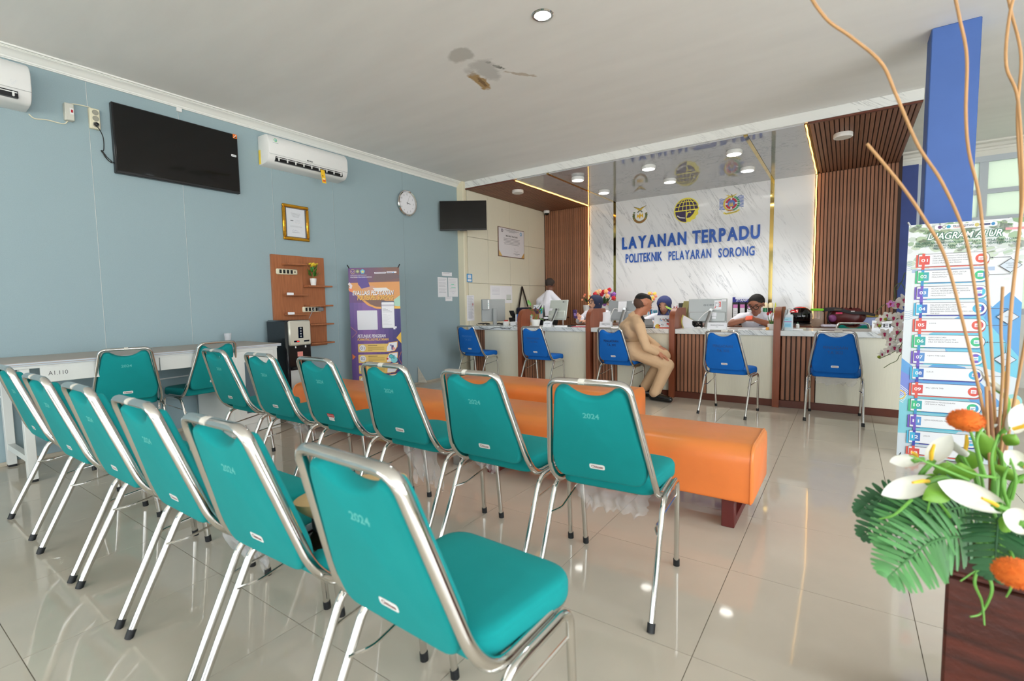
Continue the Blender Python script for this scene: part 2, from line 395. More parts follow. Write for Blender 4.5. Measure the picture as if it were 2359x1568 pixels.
# ------------------------------------------------------------------ ceiling with its water stain
def ceil_mat():
    m = mat('ceiling_board', (236, 236, 234), 0.75, noise=(1.6, 0.035, (0.7, 3.0, 1))); nt = m.node_tree; b = nt.nodes['Principled BSDF']
    tc = nt.nodes.new('ShaderNodeTexCoord'); src = b.inputs['Base Color'].links[0].from_socket
    def blob(cx, cyy, rx, ry, ang, col, src, thr, ns, amt):
        mp = nt.nodes.new('ShaderNodeMapping'); mp.vector_type = 'TEXTURE'; mp.inputs['Location'].default_value = (cx, cyy, CEIL); mp.inputs['Rotation'].default_value = (0, 0, ang); mp.inputs['Scale'].default_value = (rx, ry, 1)
        nt.links.new(tc.outputs['Object'], mp.inputs[0])
        ln = nt.nodes.new('ShaderNodeVectorMath'); ln.operation = 'LENGTH'; nt.links.new(mp.outputs[0], ln.inputs[0])
        n = nt.nodes.new('ShaderNodeTexNoise'); n.inputs['Scale'].default_value = ns; n.inputs['Detail'].default_value = 6; nt.links.new(tc.outputs['Object'], n.inputs[0])
        ad = nt.nodes.new('ShaderNodeMath'); ad.operation = 'MULTIPLY_ADD'; ad.inputs[1].default_value = 1.6; nt.links.new(n.outputs[0], ad.inputs[0]); nt.links.new(ln.outputs['Value'], ad.inputs[2])
        mr = nt.nodes.new('ShaderNodeMapRange'); mr.inputs[1].default_value = thr; mr.inputs[2].default_value = thr-0.25; mr.inputs[3].default_value = 0; mr.inputs[4].default_value = amt
        nt.links.new(ad.outputs[0], mr.inputs[0])
        mx = nt.nodes.new('ShaderNodeMix'); mx.data_type = 'RGBA'; nt.links.new(mr.outputs[0], mx.inputs[0]); nt.links.new(src, mx.inputs[6]); mx.inputs[7].default_value = lin(col)+(1,)
        return mx.outputs[2]
    s = blob(-2.63, 3.40, 0.055, 0.20, math.radians(12), (176, 144, 92), src, 1.85, 14, 0.95)
    s = blob(-2.63, 3.42, 0.022, 0.13, math.radians(12), (120, 92, 60), s, 1.7, 45, 0.8)
    s = blob(-2.36, 3.29, 0.03, 0.09, math.radians(-25), (96, 98, 92), s, 1.5, 40, 0.9)
    s = blob(-2.38, 3.18, 0.04, 0.03, 0.4, (90, 92, 88), s, 1.5, 40, 0.9)
    s = blob(-2.50, 2.98, 0.16, 0.13, 0, (184, 183, 178), s, 1.5, 6, 0.8)
    s = blob(-2.46, 3.27, 0.20, 0.22, 0, (190, 190, 188), s, 1.6, 6, 0.75)
    s = blob(-2.28, 3.5, 0.03, 0.20, math.radians(-38), (184, 170, 152), s, 1.6, 20, 0.7)
    nt.links.new(s, b.inputs['Base Color']); return m
struct(MB().box(-5.25, 4.6, -4.6, 8.6, CEIL, CEIL+0.12).build('ceiling', ceil_mat()))
# ------------------------------------------------------------------ walls
wl = struct(MB().box(-5.30, XL-0.004, -4.6, 5.86, 0, CEIL).build('wall_left', M_white))
seams = [-4.6, -0.55, 0.42, 1.38, 2.03, 2.88, 3.62, 4.72, 5.853]
for a, b in zip(seams[:-1], seams[1:]):
    MB().box(XL-0.004, XL, a+0.0022, b-0.0022, 0.03, CEIL-0.08).build('wallpaper_strip', M_wall, wl, smooth=False)
def profile_y(name, prof, y0, y1, m):   # cornice profile swept along y
    return struct(MB().prism(prof, y0, y1, axis='y').build(name, m, ang=25))
cor = [(XL, CEIL), (XL, 2.948), (XL+0.012, 2.948), (XL+0.012, 2.957), (XL+0.018, 2.957), (XL+0.018, 2.968), (XL+0.026, 2.975), (XL+0.036, 2.99), (XL+0.05, 3.002), (XL+0.066, 3.008), (XL+0.066, 3.013), (XL+0.074, 3.013), (XL+0.074, 3.018), (XL+0.09, 3.018), (XL+0.09, CEIL)]
profile_y('trim_1', cor, -4.6, 5.86, mat('cornice_plaster', (232, 233, 228), 0.5))
struct(MB().box(XL-0.004, XL+0.012, -4.6, 5.85, 0, 0.032, bev=0.003).build('baseboard_left', mat('floor_skirting', (176, 168, 152), 0.3)))
struct(MB().box(-5.06, XC, 5.85, 5.935, 0, CEIL, bev=0.012).build('trim_2', mat('cream_post', (222, 214, 188), 0.5)))
# recess: cream panels on the side wall
ws = struct(MB().box(-5.30, XC-0.014, 5.93, YB+0.2, 0, SOF+0.1).build('wall_recess', mat('panel_gap', (150, 140, 112), 0.8)))
ys = [5.937, 6.466, 7.10, 7.72, YB]; zs = [0, 1.137, 1.475, 2.197, SOF]
ys2 = ys
for a, b in zip(ys[:-1], ys[1:]):
    for c, d in zip((0, 1.475, 2.197), (1.475, 2.197, SOF)):
        MB().box(XC-0.014, XC, a+0.0025, b-0.0025, c+0.003, d-0.003, bev=0.0015).build('wall_panel', M_cream, ws)
# back wall
wb = struct(MB().box(-5.2, 0.56, YB+0.022, YB+0.2, 0, CEIL).build('wall_back', M_groove))
for a, b in ((-3.95, -3.478), (-3.434, -0.982), (-0.932, -0.415)):
    MB().box(a+0.001, b-0.001, YB-0.002, YB+0.022, 0, SOF).build('marble_panel', M_marble, wb, smooth=False)
for a, b in ((-3.478, -3.434), (-0.982, -0.932)):
    MB().box(a, b, YB-0.006, YB+0.022, 0, SOF).build('gold_strip', M_gold, wb, smooth=False)
sl = MB().box(-0.0165, 0.0165, -0.014, 0.0, 0.0, SOF, bev=0.003).build('slat', M_slat, wb)
n = 0
for x0, x1 in ((XC+0.003, -3.975), (-0.385, 0.525)):
    k = int(round((x1-x0)/0.0425)); p = (x1-x0)/k
    for i in range(k):
        o = sl if n == 0 else share(sl, 'slat', wb)
        o.location = (x0+(i+0.5)*p, YB+0.022, 0); n += 1
# soffit
so = struct(MB().box(XC, 0.53, 5.935, YB+0.1, SOF+0.016, CEIL).build('trim_3', M_groove))
MB().box(XC, 0.53, 5.90, 5.935, 2.927, CEIL-0.001, bev=0.001).build('marble_fascia', M_counter, so, smooth=False)
for a, b in ((XC, -4.02), (-0.375, 0.525)):
    MB().box(a, b, 5.905, 5.94, SOF-0.008, 2.926, bev=0.002).build('edge_strip', M_kick, so)
for a, b in ((-3.975, -3.474), (-3.438, -0.978), (-0.936, -0.41)):
    MB().box(a+0.001, b-0.001, 5.936, YB, SOF, SOF+0.016).build('polished_panel', M_mirror, so, smooth=False)
for a in (-3.474, -0.978):
    MB().box(a, a+0.04, 5.936, YB, SOF-0.003, SOF+0.016).build('gold_strip', M_gold, so, smooth=False)
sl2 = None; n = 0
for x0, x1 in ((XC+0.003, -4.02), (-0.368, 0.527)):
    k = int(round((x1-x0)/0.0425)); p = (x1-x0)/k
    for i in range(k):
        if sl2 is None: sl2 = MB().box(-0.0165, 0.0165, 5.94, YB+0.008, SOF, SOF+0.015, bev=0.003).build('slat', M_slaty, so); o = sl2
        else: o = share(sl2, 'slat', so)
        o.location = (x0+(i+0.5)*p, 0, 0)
# LED strips, slightly wavy (each a thing of its own)
def led(pts, label):
    return tag(MB().tube(spline(pts, 6), 0.0075, n=6).build('led_strip', M_led), label, 'light strip', 'warm led strips round the marble bay')
def wav(a, b, k, ax):
    out = []
    for i in range(k+1):
        t = i/k; p = Vector(a).lerp(Vector(b), t); p[ax] += 0.0025*math.sin(i*2.1); out.append(p)
    return out
led(wav((-3.998, 5.95, SOF-0.004), (-3.96, YB-0.02, SOF-0.004), 14, 0), 'warm led strip along the soffit beside the slatted ceiling at the blue wall end')
led(wav((-0.395, 5.95, SOF-0.004), (-0.40, YB-0.02, SOF-0.004), 14, 0), 'warm led strip along the soffit edge of the slatted ceiling nearest the blue pillar')
led(wav((-3.962, YB-0.014, 0.78), (-3.962, YB-0.014, SOF-0.02), 16, 0), 'upright warm led strip between marble and slatted wall behind the woman with glasses and mask')
led(wav((-0.40, YB-0.014, 0.78), (-0.40, YB-0.014, SOF-0.02), 16, 0), 'upright warm led strip between marble and slatted wall above the green lidded jar')
# window wall beyond the pillar
ww = struct(MB().box(0.56, 4.6, YB+0.1, YB+0.2, 0, 0.9).box(0.56, 4.6, YB+0.1, YB+0.2, 2.86, CEIL).build('wall_window', M_white))
prof = [(YB+0.1, CEIL), (YB+0.1, 2.93), (YB+0.085, 2.93), (YB+0.08, 2.955), (YB+0.06, 2.965), (YB+0.04, 2.995), (YB+0.02, 3.0), (YB+0.0, 3.01), (YB+0.0, CEIL)]
struct(MB().prism(prof, 0.53, 4.6, axis='x').build('trim_4', M_white, ang=25))
struct(MB().box(0.555, 0.725, YB+0.03, YB+0.11, 0, 2.86).build('trim_5', M_blued))
w1 = struct(MB().box(0.725, 0.80, YB+0.09, YB+0.16, 0.9, 2.86).box(0.80, 4.6, YB+0.09, YB+0.16, 2.79, 2.86).box(0.80, 4.6, YB+0.09, YB+0.16, 2.06, 2.12).box(0.80, 4.6, YB+0.09, YB+0.16, 0.9, 0.97).build('window_1', M_alu))
xs = [0.80, 1.32, 1.40, 2.08, 2.16, 2.86, 2.94, 3.64, 3.72, 4.55]
for a, b in zip(xs[1::2], xs[2::2]):
    MB().box(a, b, YB+0.095, YB+0.155, 0.97, 2.79).build('mullion', M_alu, w1, smooth=False)
for a, b in zip(xs[0::2], xs[1::2]):
    MB().box(a, b, YB+0.10, YB+0.15, 2.40, 2.455).build('glazing_bar', M_alu, w1, smooth=False)
    for c, d in ((0.97, 2.06), (2.12, 2.40), (2.455, 2.79)):
        MB().box(a, b, YB+0.125, YB+0.131, c, d).build('pane', M_frost, w1, smooth=False)
lt = MB().box(1.60, 1.63, YB+0.07, YB+0.09, 2.03, 2.085, bev=0.004).box(1.585, 1.645, YB+0.06, YB+0.075, 2.05, 2.062, bev=0.003).build('window_latch', M_steel, w1)
# pillar
pl = struct(MB().box(0.444, 0.708, 4.67, 4.90, 0, CEIL, bev=0.006).build('pillar', M_blue))
# shell outside the picture: right wall with window openings, front glazing
wr = struct(MB().box(4.5, 4.7, -4.6, 8.6, 0, 0.35).box(4.5, 4.7, -4.6, 8.6, 2.9, CEIL).box(4.5, 4.7, 3.3, 8.6, 0.35, 2.9).box(4.5, 4.7, -4.6, -3.7, 0.35, 2.9).build('wall_right', M_white))
wf = MB().box(-5.3, 4.7, -4.7, -4.5, 2.62, CEIL).box(-5.3, -4.75, -4.7, -4.5, 0, 2.62).box(4.3, 4.7, -4.7, -4.5, 0, 2.62)
for x in (-2.55, -0.25, 2.05): wf.box(x-0.24, x+0.24, -4.7, -4.5, 0, 2.62)  # unseen columns and sills added to break up the bright front in chrome reflections
for a, c in ((-4.75, -2.79), (-0.01, 1.81), (2.29, 4.3)): wf.box(a, c, -4.7, -4.5, 0, 0.55)
struct(wf.build('wall_front', M_alu))
struct(MB().box(-6.0, 5.4, -7.2, -4.7, 2.66, 2.8).build('sky_blocker_slab', M_white))  # unseen slab added to keep steep sky light off the floor
# ------------------------------------------------------------------ lamps
def downlight(px, py, label, on=True):
    p = at(px, py, z=SOF-0.045)
    t = thing('ceiling_light', label, 'ceiling light', (p.x, p.y, SOF), 0, 'round surface downlights under the soffit')
    MB().lathe([(0.086, 0), (0.09, -0.006), (0.09, -0.04), (0.084, -0.046), (0.078, -0.046)], n=32).build('housing', M_plast, t)
    MB().lathe([(0.0001, -0.0475), (0.078, -0.0465)], n=32).build('diffuser', M_lamp if on else M_lampoff, t)
    if on:
        l = bpy.data.lights.new('downlight', 'SPOT'); l.energy = 55; l.spot_size = math.radians(120); l.spot_blend = 0.6; l.shadow_soft_size = 0.07; l.color = (1, 0.96, 0.9)
        o = bpy.data.objects.new('downlight', l); COL.objects.link(o); o.parent = t; o.location = (0, 0, -0.06)
downlight(1331, 416, 'lit round downlight nearest the small slatted soffit, front row')
downlight(1391, 445, 'lit round downlight nearest the small slatted soffit, back row')
downlight(1494, 390, 'lit round downlight in the middle of the front row')
downlight(1543, 420, 'lit round downlight in the middle of the back row')
downlight(1691, 356, 'lit round downlight of the front row nearest the blue pillar')
downlight(1722, 394, 'lit round downlight of the back row nearest the blue pillar')
downlight(1193, 445, 'unlit white round lamp under the small slatted soffit by the wall television', False)
downlight(1942, 317, 'unlit white round lamp under the slatted soffit beside the blue pillar', False)
p = at(1250, 35, z=CEIL)
t = thing('recessed_spotlight', 'bright recessed spotlight in the grey ceiling near the water stain', 'ceiling light', p)
MB().lathe([(0.052, 0.002), (0.056, -0.006), (0.068, -0.006), (0.074, 0.0)], n=32, cap=False).build('trim_ring', M_chrome, t)
MB().lathe([(0.0001, -0.004), (0.054, -0.003)], n=32).build('bulb', mat('spot_bulb', (255, 255, 255), 0.4, emit=(235, 245, 255), estr=14.0), t)
l = bpy.data.lights.new('spot', 'SPOT'); l.energy = 30; l.spot_size = math.radians(120); l.spot_blend = 0.7; l.shadow_soft_size = 0.05; l.color = (0.9, 0.96, 1)
o = bpy.data.objects.new('spot', l); COL.objects.link(o); o.parent = t; o.location = (0, 0, -0.03)
# ------------------------------------------------------------------ stacking chairs
def fabric(name, col):
    m = mat(name, col, 0.95, spec=0.15, sheen=0.03, bump=(1500, 0.35, 0.0006), noise=(8, 0.05)); return m
M_teal, M_bluef, M_greenf = fabric('teal_fabric', (20, 134, 134)), fabric('blue_fabric', (24, 98, 180)), fabric('green_fabric', (8, 100, 88))
M_tape = mat('white_tape', (206, 202, 192), 0.5)
M_wrap = clear('clear_wrap', (226, 226, 230), 0.2, 0.30)
B0 = Vector((0, -0.118, 0.437)); BD = Vector((0, -0.128, 0.42)).normalized(); BN = Vector((0, BD.z, -BD.y))   # back: base, up direction, forward normal
def back3(x, s, t): return B0 + Vector((x, 0, 0)) + BD*s + BN*t
def make_chair(fab, stencil, blue=False):
    t = thing('stacking_chair', 'x', 'chair')
    # seat: rounded trapezoid cushion
    out = rpoly([(-0.180, -0.075), (0.180, -0.075), (0.212, 0.262), (-0.212, 0.262)], [0.05, 0.05, 0.085, 0.085], 7)
    R = []
    for k, z in ((0.93, 0.404), (0.985, 0.407), (1.0, 0.418), (1.0, 0.447), (0.988, 0.451), (0.992, 0.454), (0.965, 0.464), (0.88, 0.4695), (0.6, 0.472), (0.2, 0.473)):
        R.append([(p[0]*k, 0.092+(p[1]-0.092)*k, z) for p in out])
    MB().rings(R).build('seat', fab, t, ang=60)
    # backrest cushion with the scooped grip at its top
    H = 0.405
    top = [(0.118, H), (0.085, H-0.004)]
    NS = 22; sc = [(0.090-0.180*k/NS, H-0.003-0.036*(1-abs(2*k/NS-1)**2.2)) for k in range(1, NS)]
    poly = [(-0.168, 0.020), (0.168, 0.020), (0.188, 0.10), (0.138, H-0.03), (0.122, H)] + [(0.090, H-0.003)] + sc + [(-0.090, H-0.003)] + [(-0.122, H), (-0.138, H-0.03), (-0.188, 0.10)]
    rad = [0.045, 0.045, 0.06, 0.03, 0.025, 0.025]+[0.0]*len(sc)+[0.025, 0.025, 0.03, 0.06]
    o2 = rpoly(poly, rad, 5); R = []
    for d, tt in ((0.013, -0.0125), (0.008, -0.0115), (0.003, -0.007), (0.0, 0.0), (0.0, 0.02), (0.004, 0.029), (0.010, 0.034), (0.014, 0.035)):
        R.append([back3(p[0], p[1], tt) for p in inset(o2, d)])
    bk = MB().rings(R).build('backrest', fab, t, ang=60)
    # faded stencil print and maker's badge, set on the rear face
    c = Canvas(0.0, 0.0002)
    f3 = lambda x, y, z: back3(x, z, -0.0125+y)
    if blue:
        c.text('PENGADAAN', 0, 0.262, 0.030, stencil, w=0.185, align='c', bold=0.012); c.text('T.A. 2022', 0, 0.215, 0.028, stencil, w=0.115, align='c', bold=0.012)
    else: c.text('2024', 0, 0.290, 0.020, stencil, w=0.062, align='c', bold=0.02)
    c.build('stencil_print', bk, f3)
    c = Canvas(0.0, 0.0006)
    c.rrect(-0.030, 0.077, 0.030, 0.098, 0.008, (226, 226, 224)); c.text('Chitose', 0, 0.0825, 0.0105, (130, 60, 60), w=0.045, align='c', bold=0.02)
    c.build('badge', bk, f3)
    # chrome frame: an oval hoop that carries the back and runs on under the seat
    h = [(0.196, 0.15, 0.404), (0.2, -0.055, 0.404), back3(0.205, 0.045, 0.0), back3(0.146, 0.431, -0.006), back3(0.06, 0.431, -0.006)]
    half = fillet([Vector(p) for p in h], [0, 0.075, 0.12, 0.085, 0], 9)
    path = [Vector((-p.x, p.y, p.z)) for p in half]+[p for p in half[::-1]]
    mid = len(half); path = path[:mid]+[back3(0, 0.431, -0.006)]+path[mid:]
    fr = MB().tube(path, (0.0105, 0.015), n=12, wide=(1, 0, 0)).build('back_frame', M_chrome, t, ang=70)
    fr2 = MB().tube(fillet([(-0.196, 0.15, 0.404), (-0.19, 0.235, 0.404), (0.19, 0.235, 0.404), (0.196, 0.15, 0.404)], 0.05), 0.009, n=8).build('seat_rail', M_chrome, t, ang=70)
    for s in (-1, 1):
        rear = fillet([(s*0.216, 0.03, 0.396), (s*0.217, -0.055, 0.392), (s*0.222, -0.235, 0.012)], [0, 0.06, 0], 6)
        front = fillet([(s*0.216, 0.03, 0.396), (s*0.214, 0.205, 0.398), (s*0.206, 0.24, 0.012)], [0, 0.05, 0], 6)
        for nm, pth in (('leg', rear), ('leg', front)):
            lg = MB().tube(pth, (0.0105, 0.0125), n=10, wide=(1, 0, 0)).build(nm, M_chrome, t, ang=70)
            e = pth[-1]; dr = (pth[-1]-pth[-2]).normalized()
            MB().tube([e-dr*0.017, e-dr*0.008, Vector((e.x, e.y, 0.0))+Vector((0, dr.y*0.01, 0))], 0.0136, n=10).build('rubber_foot', M_rubber, lg)
        MB().tube(fillet([(s*0.212, 0.216, 0.325), (s*0.19, -0.06, 0.288), (s*0.212, -0.115, 0.285)], [0, 0.02, 0], 3), 0.0045, n=6).build('side_brace', M_chrome, t)
    return t
def kid(o, name): return [c for c in o.children if c.name.split('.')[0] == name]
def add_tape(ch, x=0.0, w=0.035):
    f = kid(ch, 'back_frame')[0]
    MB().tube([back3(x-w, 0.431, -0.006), back3(x, 0.4315, -0.006), back3(x+w, 0.431, -0.006)], (0.0116, 0.0162), n=12, wide=(0, 0, 1)).build('tape', M_tape, f)
def add_wrap(ch, x0, x1, y0, y1, drop, seed):
    r = np.random.default_rng(seed)
    N = 16; ed = r.uniform(0.35, 1.0, N+1); ph = r.uniform(0, 6, 4)
    def fn(u, v):
        x = x0+(x1-x0)*(0.5+(u-0.5)*(1-0.12*v)); i = min(int(u*N), N-1)
        dz = drop*v*(0.45+0.55*(ed[i]*(1-(u*N-i))+ed[i+1]*(u*N-i)))
        y = y0+(y1-y0)*v+0.012*math.sin(u*19+ph[0]+5*v)+0.008*math.sin(u*41+ph[1])*v
        return (x+0.006*math.sin(v*17+ph[2]), y, 0.404-dz)
    MB().grid(fn, 32, 10).build('plastic_wrap', M_wrap, ch, ang=180)
def place(proto, x, y, yaw, label, group, z=1.0, first=False):
    o = proto if first else copy_tree(proto)
    o.location = (x, y, 0); o.rotation_euler = (0, 0, math.radians(yaw)); o.scale = (1, 1, z); o['label'] = label; o['group'] = group
    return o
teal = make_chair(M_teal, (84, 172, 168))
gA, gB = 'teal chairs in the nearer row', 'teal chairs in the row behind the orange benches'
A = [place(teal, -0.745, 0.785, -2, 'teal chrome framed chair nearest the camera, with the whole seat in view', gA, first=True),
     place(teal, -1.275, 0.79, 1, 'teal chrome framed chair with the khaki peaked cap on its seat', gA),
     place(teal, -1.775, 0.785, 0, 'teal chair of the nearer row, one place beyond the chair with the cap', gA),
     place(teal, -2.315, 0.785, 0, 'teal chair of the nearer row, two places beyond the chair with the cap', gA),
     place(teal, -2.845, 0.775, 1, 'teal chair of the nearer row, second from its far end by the white desk', gA),
     place(teal, -3.50, 0.785, 0, 'last teal chair of the nearer row, at its far end close to the white desk', gA)]
Bc = [place(teal, -0.755, 1.775, 4, 'teal chair of the second row beside the bench end that faces the open floor', gB),
     place(teal, -1.265, 1.765, 0, 'teal chair in the second row, next to the one nearest the planter', gB),
     place(teal, -1.79, 1.765, 0, 'teal chair in the second row with long torn plastic hanging under its seat', gB),
     place(teal, -2.35, 1.77, 0, 'teal chair in the second row with a red and white sticker on its back', gB),
     place(teal, -2.90, 1.76, 0, 'teal chair in the second row, in line with the white cabinet end of the desk', gB),
     place(teal, -3.48, 1.765, 0, 'last teal chair of the second row, nearest the white desk', gB)]
T = [place(teal, -4.535, 1.345, 76, 'teal chair tucked under the long white desk, its back square to the camera', 'teal chairs tucked under the white desk'),
     place(teal, -4.575, 1.90, 96, 'teal chair tucked under the white desk near the plastic cup, seat pointing at the wall', 'teal chairs tucked under the white desk')]
for c in (A[4], A[3], A[2], A[1], Bc[0], Bc[1], Bc[2], Bc[4], Bc[5], T[0]): add_tape(c, random.uniform(-0.02, 0.02), random.uniform(0.008, 0.016))
add_wrap(Bc[0], -0.13, 0.17, -0.06, -0.02, 0.13, 1); add_wrap(Bc[2], -0.09, 0.15, -0.05, 0.0, 0.24, 2); add_wrap(Bc[4], -0.05, 0.17, -0.06, 0.0, 0.10, 3)
add_wrap(A[2], -0.02, 0.2, -0.05, 0.04, 0.17, 4); add_wrap(Bc[1], -0.19, -0.08, 0.0, 0.05, 0.09, 5); add_wrap(A[3], -0.1, 0.03, -0.06, 0.0, 0.07, 9)
c = Canvas(0, 0.0006); c.rect(-0.03, 0.084, 0.03, 0.104, (190, 40, 40)); c.rect(-0.022, 0.062, 0.026, 0.083, (232, 232, 228)); c.text('PENTING', 0, 0.090, 0.008, (240, 220, 220), w=0.05, align='c')
for b in kid(Bc[3], 'backrest'): c.build('sticker', b, lambda x, y, z: back3(x, z, -0.0145+y))
bluec = make_chair(M_bluef, (34, 70, 128), True)
gC = 'blue chairs in front of the counter'
Cc = [place(bluec, -4.37, 5.43, 0, 'blue chair at the counter end by the blue wall', gC, 0.985, True),
      place(bluec, -3.28, 5.43, 0, 'blue chair in front of the white plant pot on the counter', gC, 0.985),
      place(bluec, -2.19, 5.40, -5, 'blue chair the man in khaki sits on', gC, 0.985),
      place(bluec, -0.95, 5.215, -7, 'empty blue chair in front of the large silver monitor back', gC, 0.985),
      place(bluec, -0.07, 5.435, 0, 'blue chair at the counter end nearest the standing flow chart banner', gC, 0.985)]
add_wrap(Cc[4], -0.16, 0.18, -0.06, -0.02, 0.09, 6); add_tape(Cc[3], 0.03, 0.03); add_tape(Cc[4], 0.02, 0.03)
for i, col in ((0, (60, 116, 190)), (2, (10, 24, 60))):
    for b in kid(Cc[i], 'backrest'):
        for s in kid(b, 'stencil_print'):
            s.data = s.data.copy(); a = s.data.attributes['ink']; a.data.foreach_set('color', [*lin(col), 1]*len(a.data))
greenc = make_chair(M_greenf, (10, 90, 80))
p = at(1965, 744, y=6.75)
place(greenc, p.x, 6.55, 180, 'dark green chair behind the counter, only its top rail and back showing', 'office chairs', 1.0, True)
# ------------------------------------------------------------------ orange benches
M_or = mat('orange_leatherette', (224, 122, 58), 0.38, noise=(5, 0.08), bump=(6, 0.25, 0.01))
def bench_mat():
    m = mat('orange_leatherette_tan_top', (226, 122, 56), 0.36, noise=(5, 0.08), bump=(5, 0.3, 0.012)); nt = m.node_tree; b = nt.nodes['Principled BSDF']; src = b.inputs['Base Color'].links[0].from_socket
    tc = nt.nodes.new('ShaderNodeTexCoord'); sp = nt.nodes.new('ShaderNodeSeparateXYZ'); nt.links.new(tc.outputs['Object'], sp.inputs[0]); n = nt.nodes.new('ShaderNodeTexNoise'); n.inputs['Scale'].default_value = 4; n.inputs['Detail'].default_value = 4
    nt.links.new(tc.outputs['Object'], n.inputs[0]); ad = nt.nodes.new('ShaderNodeMath'); ad.operation = 'MULTIPLY_ADD'; ad.inputs[1].default_value = 0.12; nt.links.new(n.outputs[0], ad.inputs[0]); nt.links.new(sp.outputs['Z'], ad.inputs[2])
    mr = nt.nodes.new('ShaderNodeMapRange'); mr.inputs[1].default_value = 0.41; mr.inputs[2].default_value = 0.49; mr.inputs[4].default_value = 0.75; nt.links.new(ad.outputs[0], mr.inputs[0])  # blends to tan towards the top, edge broken by noise
    mx = nt.nodes.new('ShaderNodeMix'); mx.data_type = 'RGBA'; nt.links.new(mr.outputs[0], mx.inputs[0]); nt.links.new(src, mx.inputs[6]); mx.inputs[7].default_value = lin((196, 122, 58))+(1,); nt.links.new(mx.outputs[2], b.inputs['Base Color']); return m
M_or = bench_mat()
M_leg = mat('bench_leg', (92, 30, 26), 0.45)
def bench(x0, x1, y0, y1, label, legs, m_leg=M_leg):
    t = thing('bench', label, 'bench', ((x0+x1)/2, (y0+y1)/2, 0), 0, 'orange upholstered benches')
    L, D = (x1-x0)/2, (y1-y0)/2
    prof = rpoly([(-D, 0.145), (D, 0.145), (D, 0.425), (-D, 0.425)], [0.015, 0.015, 0.085, 0.085], 6)
    R = []
    for d, x in ((0.013, -L), (0.010, -L+0.001), (0.003, -L+0.007), (0, -L+0.018), (0, -L/2), (0, 0), (0, L/2), (0, L-0.018), (0.003, L-0.007), (0.010, L-0.001), (0.013, L)):
        R.append([(x, p[0], p[1]) for p in inset(prof, d)])
    MB().rings(R).build('cushion', M_or, t, ang=70)
    for x in (-L+0.012, L-0.012):
        MB().tube([(x, p[0], p[1]) for p in prof], 0.004, n=6, closed=True).build('seam_piping', M_or, t)
    for x in legs:
        x -= (x0+x1)/2
        f = MB().box(x-0.03, x+0.03, -D+0.03, -D+0.085, 0.0, 0.147, bev=0.003).box(x-0.03, x+0.03, D-0.085, D-0.03, 0, 0.147, bev=0.003).box(x-0.03, x+0.03, -D+0.085, D-0.085, 0.0, 0.04, bev=0.003)
        f.build('leg', m_leg, t)
    return t
bench(-2.06, -0.34, 2.49, 2.985, 'long orange bench nearest the camera, its end facing the open floor', (-0.455, -1.93))
bench(-4.20, -2.20, 2.49, 3.0, 'orange bench behind the second chair row, beside the water dispenser', (-4.05, -2.235), M_steel)
bench(-3.10, -1.36, 3.45, 3.93, 'orange bench farthest from the camera, just in front of the blue chairs', (-2.95, -1.5))
# ------------------------------------------------------------------ long desk by the wall
M_desk = mat('desk_white_paint', (214, 216, 212), 0.4); M_dtop = mat('desk_top_laminate', (176, 162, 150), 0.4, noise=(20, 0.1, (8, 0.4, 1)))
t = thing('desk', 'long white desk with grey wood top along the blue wall', 'desk', (-4.705, 1.5, 0))
dx0, dx1, dy0, dy1 = -0.335, 0.335, -1.15, 1.0
MB().box(dx0, dx1, dy0, dy1, 0.772, 0.797, bev=0.004).build('desk_top', M_dtop, t)
MB().box(dx1, dx1+0.004, dy0, dy1, 0.774, 0.781).box(dx1, dx1+0.004, dy0, dy1, 0.786, 0.794).build('edge_trim', M_alu, t)
MB().box(dx0+0.04, dx1-0.012, dy0+0.06, dy1-0.03, 0.755, 0.772).build('apron_rail', M_desk, t)
for y0, y1 in ((-0.66, 0.02), (0.02, 0.52)):
    d = MB().box(dx1-0.03, dx1-0.01, y0+0.003, y1-0.003, 0.655, 0.757, bev=0.002).build('drawer_front', M_desk, t)
c = Canvas(0, 0.0004); c.text('A1.110', 0, 0.70, 0.028, (70, 70, 72), w=0.10, bold=-0.005)
c.build('handwriting', t, lambda x, y, z: (dx1-0.0095-y, x-0.62, z))
MB().box(dx0+0.05, dx1-0.02, 0.52, dy1-0.03, 0.0, 0.757, bev=0.003).build('cabinet', M_desk, t)
cd = MB().box(dx1-0.021, dx1-0.008, 0.55, 0.93, 0.09, 0.745, bev=0.003).build('cabinet_door', M_desk, t)
for a, b, e, f in ((0.60, 0.88, 0.66, 0.70), (0.60, 0.88, 0.14, 0.18), (0.60, 0.64, 0.18, 0.66), (0.84, 0.88, 0.18, 0.66)): MB().box(dx1-0.008, dx1-0.003, a, b, e, f).build('door_moulding', M_desk, cd)
MB().box(dx1-0.009, dx1-0.006, 0.66, 0.82, 0.19, 0.65).build('glass_inset', mat('dark_glass', (80, 100, 110), 0.15), cd)
for y in (-0.73, ):
    for x in (dx0+0.03, dx1-0.055):
        lg = MB().box(x-0.025, x+0.028, y-0.025, y+0.025, 0.015, 0.755, bev=0.003).build('leg', M_desk, t)
        MB().box(x-0.022, x+0.025, y-0.022, y+0.022, 0.0, 0.018).build('foot_cap', M_rubber, lg)
    MB().box(dx0+0.05, dx1-0.08, y-0.018, y+0.018, 0.13, 0.17).build('stretcher', M_desk, t)
MB().tube([(dx0+0.02, -0.9, 0.52), (dx0+0.02, -0.2, 0.50), (dx0+0.02, 0.5, 0.515)], 0.006).build('cable_pipe', M_plast, t)
p = at(525, 780, x=-4.93); z0 = 0.797
t = thing('plastic_cup', 'clear plastic cup standing on the long white desk', 'cup', (-4.93, p.y, z0))
MB().lathe([(0.022, 0.0), (0.024, 0.002), (0.034, 0.09), (0.0365, 0.092), (0.0325, 0.09), (0.0225, 0.004)], n=20).build('cup_body', M_wrap, t)
